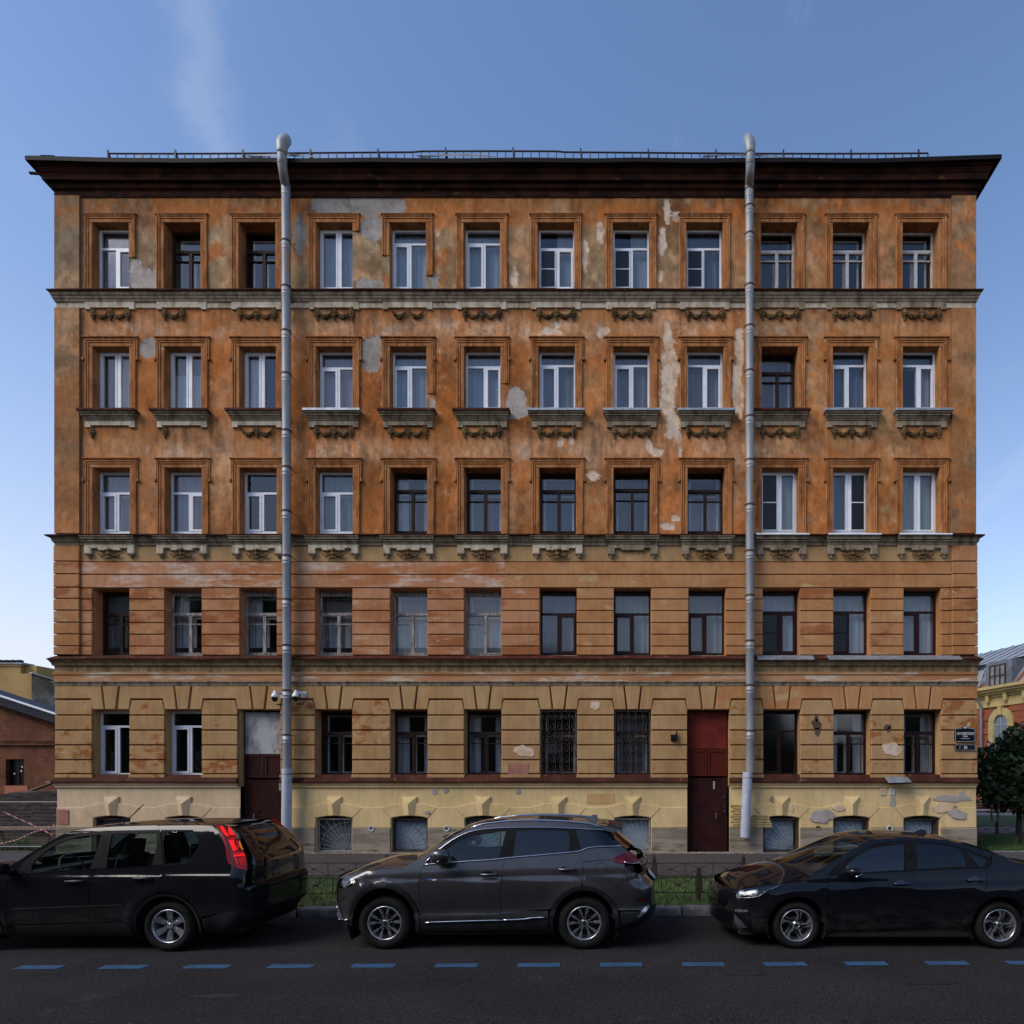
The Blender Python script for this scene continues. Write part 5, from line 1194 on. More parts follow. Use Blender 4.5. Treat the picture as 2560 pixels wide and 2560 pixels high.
def tree(name, lb, base, h, trunk_r, lumps, n, size, seed, group='lindens by the corner', leaf=m_leafm):
    r_ = np.random.default_rng(seed); rr = random.Random(seed); root = empty(name, base); tag(root, lb, 'tree', group)
    m = MB(); top = lumps[0][2]
    m.tube([(0, 0, -.1), (.02, .01, top * .3), (-.02, .0, top * .65), (.0, .02, top * 1.15)], [trunk_r * 1.3, trunk_r, trunk_r * .8, trunk_r * .35], 9)
    for lx, ly, lz, lr in lumps:
        for q in range(3):
            e = Vector((lx + rr.uniform(-.5, .5) * lr, ly + rr.uniform(-.5, .5) * lr, lz + rr.uniform(-.3, .4) * lr)); s_ = Vector((0, 0, top * rr.uniform(.5, .9)))
            m.tube([s_, s_.lerp(e, .5) + Vector((0, 0, .15 * lr)), e], [trunk_r * .45, trunk_r * .3, trunk_r * .1], 5)
    m.build('trunk', m_bark, root)
    tot = sum(l[3] ** 2 for l in lumps); V = []
    for lx, ly, lz, lr in lumps:
        k = int(n * lr ** 2 / tot); d = r_.normal(size=(k, 3)); d /= np.linalg.norm(d, axis=1)[:, None]; rad = lr * r_.uniform(.45, 1.06, k) ** .55
        nv = fbm(d[:, 0] * 3 + lx, d[:, 2] * 3 + d[:, 1] * 2 + lz, 1, 1, seed, 3); rad *= .52 + .9 * nv
        kp = fbm(d[:, 0] * 4 + lx * 3, d[:, 2] * 4 + d[:, 1] * 3 + lz * 3, 1, 1, seed + 9, 3) > r_.uniform(.25, .55, k); d = d[kp]; rad = rad[kp]; k = len(d)
        c = np.array([lx, ly, lz]) + d * rad[:, None]
        u = r_.normal(size=(k, 3)) * .55 + np.cross(d, [0, 0, 1]); u /= np.linalg.norm(u, axis=1)[:, None]; w = np.cross(u, d + r_.normal(size=(k, 3)) * .6); w /= np.linalg.norm(w, axis=1)[:, None]
        s = size * r_.uniform(.6, 1.3, k)[:, None]; V.append(np.stack([c - u * s * .5, c - w * s * .45 + u * s * .05, c + u * s * .6, c + w * s * .45 + u * s * .05], 1))
    V = np.concatenate(V); k = len(V); me = bpy.data.meshes.new('crown'); me.vertices.add(4 * k); me.vertices.foreach_set('co', V.ravel()); me.loops.add(4 * k); me.loops.foreach_set('vertex_index', np.arange(4 * k, dtype=np.int32)); me.polygons.add(k); me.polygons.foreach_set('loop_start', np.arange(0, 4 * k, 4, dtype=np.int32)); me.update(calc_edges=True); me.materials.append(leaf)
    mobj('crown', me, root); return root
tree('linden_tree', 'round leafy linden with a dark trunk at the right edge beside the red house', (14.55, 22.2, .1), 4, .09, [(0, 0, 2.35, 1.2), (-.6, .2, 1.7, .8), (.5, -.1, 2.9, .9), (-.8, .1, 2.6, .75), (.9, 0, 2.0, 1.0), (-.2, -.3, 3.3, .6), (-1.1, 0, 2.1, .5), (.1, -.2, 1.35, .6), (.6, 0, 3.5, .5)], 15000, .15, 21)
tree('linden_tree', 'smaller linden half hidden behind the right corner of the orange house', (13.1, 24.2, .1), 4, .07, [(0, 0, 2.6, 1.1), (.35, 0, 1.8, .9), (-.4, 0, 3.1, .9), (.2, 0, 3.6, .7)], 6000, .15, 22)
for x, lb in ((13.62, 'thin wooden tree stake left of the linden trunk'), (15.0, 'thin wooden tree stake right of the linden trunk')):
    m = MB(); m.tube([(x, 21.9, 0), (x + .03, 21.92, 1.75)], .03, 7); tag(m.build('tree_stake', M('stake_wood', (.16, .12, .085), (.10, .075, .055), 6, .9)), lb, 'stake', 'stakes by the linden')
# bench and bin
bn = empty('park_bench', (17.9, 29, .1)); tag(bn, 'dark red slatted park bench on the far lawn under the linden', 'bench')
m_bw = M('bench_wood', (.10, .03, .02), (.07, .02, .015), 8, .7)
for k in range(4): m = MB(); m.cbox(-1.4, 1.4, .42, .46, -.25 + .13 * k, -.15 + .13 * k, .005); m.build('slat', m_bw, bn)
for k in range(3): m = MB(); m.cbox(-1.4, 1.4, .55 + .13 * k, .65 + .13 * k, .28, .31, .005); m.build('slat', m_bw, bn)
for x in (-1.2, 0, 1.2): m = MB(); m.bar((x, -.2, 0), (x, -.2, .44), .05); m.bar((x, .25, 0), (x, .33, .95), .05); m.bar((x, -.22, .40), (x, .27, .40), .05); m.build('leg', m_fence, bn)
bi = empty('litter_bin', (15.75, 29.3, .1)); tag(bi, 'grey square litter bin left of the park bench', 'litter bin')
m = MB(); m.cbox(-.33, .33, .12, .85, -.28, .28, .02); m.build('body', M('bin_grey', (.25, .27, .28), (.2, .21, .22), 4, .7), bi); m = MB(); m.cbox(-.36, .36, .85, .93, -.31, .31, .02); m.build('rim', m_fence, bi)
for x in (-.25, .25): m = MB(); m.box(x - .03, x + .03, -.2, .2, 0, .13); m.build('leg', m_fence, bi)
# the red and yellow mansard house across the side street
rh = empty('mansard_house', (23.6, 40, 0)); tag(rh, 'brick red house with yellow trim and rust streaked grey mansard roof', 'building')
rh.rotation_euler = (0, 0, R(12)); rh.location.z = -.28
m_rb = M('red_facade', (.36, .10, .045), (.29, .08, .04), 1.2, .9, .3)
m_yt = M('yellow_trim', (.55, .42, .17), (.46, .35, .14), 1.5, .85, .2)
m_mans = M('mansard_sheet', (.34, .36, .39), (.27, .29, .32), .7, .5, .1, metal=.3, c3=(.25, .09, .035), scale3=.55, lo3=.62, hi3=.66, stretch=(.3, 2.0, .3))
def loc(m): return m
# local frame: wall in plane x = 0 facing -x, y along the wall
m = MB(); m.box(.02, 12, -9, 14, 0, 7.3); m.build('wall', m_rb, rh)
for k in range(9):   # rusticated joints: rows of large bricks on the visible bay
    for q in range(8):
        y0 = -6 + q * 1.0 + (k % 2) * .5; z0 = 3.4 + .42 * k
        if -3.0 < y0 + .5 < -.6 and z0 < 6.9: continue
        m = MB(); m.box(-.03, .02, y0 + .012, y0 + .988, z0 + .012, z0 + .408); m.build('facade_stone', m_rb, rh)
for p, z0, z1 in ((.08, 6.75, 7.05), (.14, 7.35, 7.5), (.30, 7.5, 7.65), (.48, 7.65, 7.8), (.62, 7.8, 7.98)): m = MB(); m.box(-p, .1, -9, 14, z0, z1); m.build('cornice', m_yt, rh)
m = MB(); m.box(-.04, .05, -9, 14, 7.05, 7.35); m.build('frieze', m_yt, rh)
for q in range(9): m = MB(); m.cprism([(-.1, 7.02), (.1, 7.02), (.14, 7.5), (-.14, 7.5)], -.28, .05, .02); m.v = [(p[1], p[0] - 5 + 1.35 * q, p[2]) for p in m.v]; m.build('modillion', m_yt, rh)
for wy in (-5.9, -1.84, 2.2):
    w_ = empty('tmp') if False else None
    m = MB(); rad = .50
    arc = [(wy - rad - .0, 3.2), (wy - rad, 5.72)] + [(wy - rad * math.cos(R(a)), 5.72 + rad * math.sin(R(a))) for a in range(10, 180, 10)] + [(wy + rad, 5.72), (wy + rad, 3.2)]
    arc2 = [(wy - rad - .42, 3.2), (wy - rad - .42, 5.72)] + [(wy - (rad + .42) * math.cos(R(a)), 5.72 + (rad + .42) * math.sin(R(a))) for a in range(10, 180, 10)] + [(wy + rad + .42, 5.72), (wy + rad + .42, 3.2)]
    n = len(arc); m.add([(-.12, p[0], p[1]) for p in arc] + [(-.12, p[0], p[1]) for p in arc2] + [(.05, p[0], p[1]) for p in arc] + [(.0, p[0], p[1]) for p in arc2], [(k, k + 1, n + k + 1, n + k) for k in range(n - 1)] + [(k, k + 1, 2 * n + k + 1, 2 * n + k) for k in range(n - 1)] + [(n + k, n + k + 1, 3 * n + k + 1, 3 * n + k) for k in range(n - 1)])
    wn_ = m.build('arched_window', m_yt, rh)
    m = MB(); m.add([(-.035, p[0], p[1]) for p in arc], [tuple(range(n))]); m.build('pane', M('far_glass', (.16, .19, .22), (.12, .14, .17), 1, .08), wn_)
    m = MB(); m.box(-.06, -.04, wy - .03, wy + .03, 3.2, 6.2)
    for z in (4.2, 5.6): m.box(-.06, -.04, wy - rad, wy + rad, z - .03, z + .03)
    for yy in (-.47, .47): m.box(-.06, -.04, wy + yy - .03, wy + yy + .03, 3.2, 5.72)
    m.build('frame', M('blue_grey_frame', (.35, .38, .42), None), wn_)
    m = MB(); m.box(-.2, -.02, wy - .14, wy + .14, 6.2, 6.75); m.build('keystone', m_yt, rh)
m = MB(); m.add([(-.3, -9, 7.98), (-.3, 14, 7.98), (1.0, 14, 9.6), (1.0, -9, 9.6), (5.5, 14, 11.6), (5.5, -9, 11.6), (12, 14, 11.6), (12, -9, 11.6)], [(0, 1, 2, 3), (3, 2, 4, 5), (5, 4, 6, 7)]); rfo = m.build('mansard_roof', m_mans, rh)
m = MB()
for q in range(24):
    y0 = -8.6 + q * .95; m.bar((-.3, y0, 8.0), (1.0, y0, 9.62), .04, .05); m.bar((1.0, y0, 9.63), (5.5, y0, 11.63), .04, .05)
m.build('roof_seam', m_apron, rfo)
m = MB(); m.bar((.72, -9, 9.62), (.72, 14, 9.62), .16, .12); m.bar((.7, -9, 9.5), (.7, 14, 9.5), .05); m.build('gutter', m_black, rh)
m = MB(); m.box(-.30, .9, -2.9, -.95, 8.0, 9.5); dm = m.build('dormer', m_apron, rh)
m = MB(); m.box(-.32, -.29, -2.4, -1.3, 8.0, 9.25); m.build('pane', M('dormer_glass', (.22, .22, .20), (.12, .12, .12), 3, .1), dm)
m = MB()
for yy in (-2.42, -2.04, -1.66, -1.28): m.box(-.37, -.31, yy - .035, yy + .035, 7.98, 9.27)
for z in (8.02, 8.6, 9.25): m.box(-.365, -.315, -2.44, -1.26, z - .03, z + .03)
m.build('frame', m_iron, dm)
for yy, hgt in ((-.4, 2), (-7.5, 2)): m = MB(); m.tube([(.5, yy, 9.55), (.05, yy, 9.1), (-.35, yy, 8.1), (-.75, yy, 7.9), (-.15, yy, 6.8), (-.1, yy, .3)], .075, 8); m.build('downpipe', M('orange_pipe', (.32, .20, .13), (.27, .15, .09), 1, .6) if yy > 0 else m_zinc, rh)
# ------------------------------------------------------------------ left-hand yard: brick shed, yellow house, site fence
bs = empty('brick_shed', (-36, 38, 0)); tag(bs, 'old red brick shed with dark metal roof and a bricked window', 'building')
m_brk = M('old_brick', (.19, .064, .024), (.125, .040, .015), 1.3, .95, .4, c3=(.05, .025, .016), scale3=1.1, lo3=.56, hi3=.70)
def brick_tex(m, sx=4.0, sz=13.0):
    t = m.node_tree; L = t.links.new; b = t.nodes['Principled BSDF']; g = t.nodes.new('ShaderNodeNewGeometry'); se = t.nodes.new('ShaderNodeSeparateXYZ'); co = t.nodes.new('ShaderNodeCombineXYZ'); L(g.outputs['Position'], se.inputs[0]); L(se.outputs[0], co.inputs[0]); L(se.outputs[2], co.inputs[1])
    br = t.nodes.new('ShaderNodeTexBrick'); L(co.outputs[0], br.inputs['Vector']); br.inputs['Scale'].default_value = 1; br.inputs['Brick Width'].default_value = .26; br.inputs['Row Height'].default_value = .08; br.inputs['Mortar Size'].default_value = .012
    br.inputs['Color1'].default_value = (1, 1, 1, 1); br.inputs['Color2'].default_value = (.72, .72, .72, 1); br.inputs['Mortar'].default_value = (.55, .5, .5, 1)
    src = b.inputs['Base Color'].links[0].from_socket; mx = t.nodes.new('ShaderNodeMix'); mx.data_type = 'RGBA'; mx.blend_type = 'MULTIPLY'; mx.inputs[0].default_value = 1; L(src, mx.inputs[6]); L(br.outputs[0], mx.inputs[7]); L(mx.outputs[2], b.inputs['Base Color'])
brick_tex(m_brk)
d = 38.0
def b2(px, py): q = at(px, py, d); return (q[0] + 36, q[2])
wx0, wt = b2(14, 1898); wx1, wb = b2(60, 1964)
outl = [b2(-420, 2140), b2(205, 2140), b2(205, 1818), b2(-130, 1706), b2(-420, 1800)]
P, T, B = cdt_panel(outl, [[(wx0, wb), (wx1, wb), (wx1, wt), (wx0, wt)]])
m = MB(); n = len(P); m.v = [(p[0], 0, p[1]) for p in P] + [(p[0], .5, p[1]) for p in P]; m.f = [tuple(t) for t in T] + [(a, a + n, b, ) if False else (a, a + n, b + n, b) for a, b in B]; m.build('wall', m_brk, bs)
m = MB(); m.box(b2(205, 0)[0] - .4, b2(205, 0)[0], .5, 9, -.1, 4.8); m.build('side_wall', m_brk, bs)
for y0, y1 in ((1849, 1853), (1860, 1863)): a = b2(-420, y1); c = b2(204, y0); m = MB(); m.box(a[0], c[0], -.14, 0, a[1], c[1]); m.build('brick_course', m_brk, bs)
for k in range(92): x = b2(-160 + 4 * k, 0)[0]; m = MB(); m.box(x, x + .055, -.12, 0, b2(0, 1860)[1], b2(0, 1853)[1]); m.build('dentil', m_brk, bs)
sl = (b2(205, 1818)[1] - b2(-130, 1706)[1]) / (b2(205, 0)[0] - b2(-130, 0)[0])
for k in range(60): x = b2(-120 + 5.4 * k, 0)[0]; z = b2(-130, 1706)[1] + sl * (x - b2(-130, 0)[0]) - .55; m = MB(); m.box(x, x + .07, -.14, 0, z, z + .25); m.build('dentil', m_brk, bs)
m = MB(); a, c, e = b2(-430, 1790), b2(-130, 1694), b2(212, 1806)
for (p, q) in ((a, c), (c, e)): m.add([(p[0], -.5, p[1]), (q[0], -.5, q[1]), (q[0], 1.6, q[1]), (p[0], 1.6, p[1]), (p[0], -.5, p[1] - .55), (q[0], -.5, q[1] - .55), (p[0], 0, p[1] - .6), (q[0], 0, q[1] - .6)], [(0, 1, 2, 3), (4, 5, 1, 0), (6, 7, 5, 4)])
m.build('roof', M('dark_blue_roof', (.016, .016, .028), (.02, .02, .03), 1, .6, spec=.15), bs)
m = MB()
for (p, q) in ((a, c), (c, e)): m.bar((p[0], -.52, p[1] + .04), (q[0], -.52, q[1] + .04), .12, .10)
m.build('white_verge', m_pvc, bs)
m = MB(); frame_ring(m, wx0, wx1, wb, wt, .25, .33, .06); m.box(wx0, wx1, .25, .33, wb + (wt - wb) * .70, wb + (wt - wb) * .74); m.box((wx0 + wx1) / 2 - .03, (wx0 + wx1) / 2 + .03, .25, .33, wb, wb + (wt - wb) * .7); w_ = m.build('window', m_wood, bs)
pane(wx0, wx1, wb, wt, .30, M('dark_pane', (.010, .009, .009), None, rough=.25, spec=.15), w_); m = MB(); m.box(wx0 - 1.5, wx1 + 1.5, .55, .6, wb - .6, wt + .6); m.build('dark_room', m_room, w_)
for x, z in ((.24, .42), (.62, .52), (.66, .68)):
    m = MB(); xx = wx0 + (wx1 - wx0) * x; z_ = wb + (wt - wb) * z; m.box(xx, xx + .1, .22, .24, z_, z_ + .1); m.build('sticker', m_paper, w_)
m = MB(); m.cbox(wx0 - .05, wx1 + .25, wb - .75, wb - .02, -.03, .1, .01); m.build('new_brick_infill', M('salmon_brick', (.38, .13, .08), (.31, .10, .06), 5, .9, .3), bs)
yh = empty('yellow_house', (-60, 62, 0)); tag(yh, 'tall yellow rendered house with peeling gable and chimneys behind the brick shed', 'building')
d = 62.0
def b3(px, py): q = at(px, py, d); return (q[0] + 60, q[2])
m_yw = M('yellow_render', (.33, .215, .075), (.28, .17, .055), .35, .9, .3, c3=(.44, .38, .30), scale3=.22, lo3=.56, hi3=.64)
m_gw = M('grimy_render', (.19, .15, .10), (.12, .095, .065), .5, .95, .4, c3=(.30, .27, .22), scale3=.35, lo3=.54, hi3=.62)
m = MB(); x0, x1, x2 = b3(-300, 0)[0], b3(79, 0)[0], b3(131, 0)[0]; zt = b3(0, 1684)[1]; ze = b3(0, 1716)[1]
m.box(x0, x1, 0, 7, 0, zt); m.build('wall', m_yw, yh)
m = MB(); m.add([(x1 + .01, 0, 0), (x2, 5, 0), (x2, 5, ze), (x1 + .01, 0, zt), (x2 + 3, 9, 0), (x2 + 3, 9, ze)], [(0, 1, 2, 3), (1, 4, 5, 2)]); m.build('side_wall', m_gw, yh)
m = MB(); m.box(x1 - 1.7, x1 - .05, .6, 2.6, zt, zt + .9); m.box(x0, x1 - 1.3, .2, 1.0, zt, zt + .9); m.box(x0, x1 - 1.2, .1, 1.1, zt + .75, zt + 1.0); m.build('chimney', m_yw, yh)
m = MB(); m.box(x0, x1 - .9, .0, 1.3, zt + .95, zt + 1.12); m.build('chimney_cap', m_apron, yh)
for k in range(9): m = MB(); m.box(x1 - 1.6 - .62 * k, x1 - 1.25 - .62 * k, .1, .5, zt + 1.12, zt + 1.4); m.build('chimney_pot', m_black, yh)
m = MB(); m.bar((x1, -.1, zt + .05), (x2 + .1, 4.9, ze + .05), .5, .12); m.build('verge', m_flash_new, yh)
m = MB(); cx = b3(118, 0)[0]; m.box(cx + .0, cx + 2.4, 5.5, 7.5, 0, ze + 2.2); m.build('chimney', m_gw, yh)
m = MB(); m.box(cx - .2, cx + 2.6, 5.3, 7.7, ze + 2.2, ze + 3.0); m.build('chimney_cap', m_flash_new, yh)
for k in range(3): m = MB(); m.box(cx + .7 + .5 * k, cx + .98 + .5 * k, 5.27, 5.4, ze + 2.45, ze + 2.8); m.build('flue_opening', m_black, yh)
for y0, y1, a_, b_ in ((1716, 1734, 101, 112), (1762, 1778, 101, 112)):
    m = MB(); p, q = b3(a_, y1), b3(b_, y0); u = (p[0] - x1) / (x2 - x1); m.add([(p[0], 5 * u - .08, p[1]), (q[0], 5 * (q[0] - x1) / (x2 - x1) - .08, p[1]), (q[0], 5 * (q[0] - x1) / (x2 - x1) - .08, q[1]), (p[0], 5 * u - .08, q[1])], [(0, 1, 2, 3)]); m.build('window', m_room, yh)
m = MB(); m.add([(x2 - 1.2, 1.5, b3(0, 1752)[1]), (x2 + 2, 2.5, b3(0, 1738)[1]), (x2 + 2, 5, b3(0, 1736)[1]), (x2 - 1.2, 5, b3(0, 1748)[1]), (x2 - 1.2, 1.5, b3(0, 1756)[1]), (x2 + 2, 2.5, b3(0, 1742)[1])], [(0, 1, 2, 3), (4, 5, 1, 0)]); m.build('canopy', m_flash_new, yh)
# spoil heap, planks, site fence with barrier tape
n = 60; V = []; Fc = []
for j in range(24):
    for i in range(n):
        x = -44 + 29 * i / (n - 1); y = 19.5 + 17 * j / 23; z = 1.45 * math.exp(-((y - 27) / 5) ** 2) * (.55 + .9 * float(fbm(np.array([x]), np.array([y]), 4, 4, 3, 4)[0])) + .2 * float(fbm(np.array([x]), np.array([y]), .9, .9, 8, 4)[0]) - .25
        if x > -16.6: x = -16.6 + (x + 16.6) * .2
        V.append((x, y, z))
Fc = [(j * n + i, j * n + i + 1, (j + 1) * n + i + 1, (j + 1) * n + i) for j in range(23) for i in range(n - 1)]
m = MB(); m.add(V, Fc); o = m.build('earth_heap', m_earth, None, True); o['kind'] = 'structure'
m_plank = M('old_plank', (.14, .10, .075), (.09, .065, .05), 5, .9, .3, stretch=(.3, 3, 3)); PG = 'weathered planks thrown on the spoil heap'
for a, b, w, lb in (((-27.2, 29.0, 1.5), (-25.2, 28.4, 2.05), .2, 'steeply leaning plank on the spoil heap under the shed window'), ((-26.2, 28.8, 1.95), (-23.9, 28.0, 1.45), .22, 'plank sloping right on the spoil heap under the shed window'), ((-27.5, 28.4, 1.45), (-24.0, 28.2, 1.62), .2, 'long flat plank along the top of the spoil heap')):
    m = MB(); m.bar(a, b, w, .06); tag(m.build('plank', m_plank), lb, 'plank', PG)
m = MB(); m.bar((-20.5, 19.3, .62), (-16.7, 19.3, .66), .16, .1); tag(m.build('beam', M('pale_timber', (.30, .20, .15), (.22, .15, .11), 3, .9, stretch=(.3, 3, 3))), 'pale timber beam laid low behind the site fence', 'beam')
for x, w, lb in ((-17.9, .55, 'dark board leaning under the pale beam by the house corner'), (-19.5, .9, 'wide grey board standing behind the fence post')):
    m = MB(); m.box(x - w / 2, x + w / 2, 19.4, 19.46, .0, .56); tag(m.build('board', m_plank), lb, 'board')
sf = empty('site_fence', (-17.6, 18.4, 0)); tag(sf, 'temporary wire mesh site fence at the left house corner', 'fence')
m_wire = M('galvanised_wire', (.10, .10, .10), (.07, .065, .06), 9, .6, metal=.3)
for x in (-.55 - 0.0, 1.85): m = MB(); m.tube([(x - .1, 0, 0), (x - .1, 0, 1.55)], .032, 8); m.build('post', M('fence_post_grey', (.17, .17, .175), None, rough=.6), sf)
m = MB(); m.tube([(-4, 0, 1.50), (1.75, 0, 1.50)], .02, 6); m.tube([(-4, 0, .18), (1.75, 0, .18)], .02, 6); m.build('rail', M('fence_rail_grey', (.17, .17, .175), None, rough=.6), sf)
for k in range(52): m = MB(); x = -4 + .11 * k; m.tube([(x, .0, .18), (x + .02 * math.sin(k), .02 * math.sin(k * .7), .85), (x, 0, 1.5)], .0035, 4); m.build('vertical_wire', m_wire, sf)
for k in range(12): m = MB(); z = .25 + .108 * k; m.tube([(-4, 0, z), (-2, .02, z + .01), (0, .015, z - .012), (1.75, 0, z + .006)], .0035, 4); m.build('horizontal_wire', m_wire, sf)
m_red = M('tape_red', (.30, .05, .05), None, rough=.6); m_wht = M('tape_white', (.40, .32, .32), None, rough=.6)
def tape(pts, w, lb):
    root = empty('barrier_tape', pts[0]); tag(root, lb, 'barrier tape', 'red and white barrier tape on the site fence'); P_ = []
    for a, b in zip(pts[:-1], pts[1:]):
        for k in range(8): P_.append(Vector(a).lerp(Vector(b), k / 8))
    P_.append(Vector(pts[-1])); o = Vector(pts[0])
    for c, mt in ((0, m_red), (1, m_wht)):
        m = MB()
        for k in range(len(P_) - 1):
            if k % 2 == c:
                if m.v: m.build('stripe', mt, root); m = MB()
                tw = .5 + .5 * abs(math.sin(k * .55 + 1)); a, b = P_[k] - o, P_[k + 1] - o; h = Vector((0, 0, w * tw / 2)); m.add([a - h, b - h, b + h, a + h], [(0, 1, 2, 3)])
        m.build('stripe', mt, root)
tape([(-17.95, 18.3, 1.22), (-17.0, 18.2, .85), (-16.3, 18.1, .55), (-15.6, 17.2, .4)], .038, 'taut striped tape running diagonally down across the site fence')
tape([(-18.4, 18.3, .32), (-17.9, 18.25, .30), (-17.4, 18.2, .42), (-17.0, 18.2, .62), (-16.6, 18.2, .72), (-16.1, 18.2, .95)], .038, 'slack striped tape sagging low and rising to the house corner')
# ------------------------------------------------------------------ cars: analytic body surface, panels cut out of it with real gaps
FRM = {'A': (820, 2030, .217391), 'B': (1220, 2030, .217391), 'C': (1760, 2060, .212215), 'D': (2150, 2060, .212215), 'E': (0, 2030, .207039), 'F': (380, 2030, .207039)}
def pxs(s):
    out = []; fr = None
    for t in s.split():
        if t in FRM: fr = FRM[t]; continue
        a, b = t.split(','); out.append((fr[0] + float(a) * fr[2], fr[1] + float(b) * fr[2]))
    return out
def chaikin(p, it=2, ang=38, closed=True):
    p = [Vector(q) for q in p]; corner = None
    for _ in range(it):
        n = len(p); o = []; nc = []
        if corner is None:
            corner = []
            for i in range(n):
                a, b = p[i] - p[i - 1], p[(i + 1) % n] - p[i]
                corner.append((not closed and i in (0, n - 1)) or a.length < 1e-6 or b.length < 1e-6 or math.degrees(a.angle(b)) > ang)
        for i in range(n):
            if corner[i]: o.append(p[i]); nc.append(True)
            else:
                o.append(p[i].lerp(p[i - 1], .25)); nc.append(False); o.append(p[i].lerp(p[(i + 1) % n], .25)); nc.append(False)
        p, corner = o, nc
    return [tuple(q) for q in p]
def dens(p, step=.035, closed=True):
    out = []; n = len(p)
    for i in range(n if closed else n - 1):
        a, b = Vector(p[i]), Vector(p[(i + 1) % n]); k = max(1, int((b - a).length / step))
        for q in range(k): out.append(tuple(a.lerp(b, q / k)))
    if not closed: out.append(tuple(p[-1]))
    return out
def smooth_table(tab):
    tab = sorted(tab); z = np.array([t[0] for t in tab], float); w = np.array([t[1] for t in tab], float)
    d = np.zeros(len(z)); s = np.diff(w) / np.diff(z)
    for i in range(1, len(z) - 1): d[i] = 0 if s[i - 1] * s[i] <= 0 else 2 * s[i - 1] * s[i] / (s[i - 1] + s[i])
    d[0], d[-1] = s[0], s[-1]
    def f(q):
        q = np.clip(np.asarray(q, float), z[0], z[-1]); i = np.clip(np.searchsorted(z, q) - 1, 0, len(z) - 2); h = z[i + 1] - z[i]; t = (q - z[i]) / h
        return w[i] * (1 + 2 * t) * (1 - t) ** 2 + d[i] * h * t * (1 - t) ** 2 + w[i + 1] * t * t * (3 - 2 * t) + d[i + 1] * h * t * t * (t - 1)
    return f
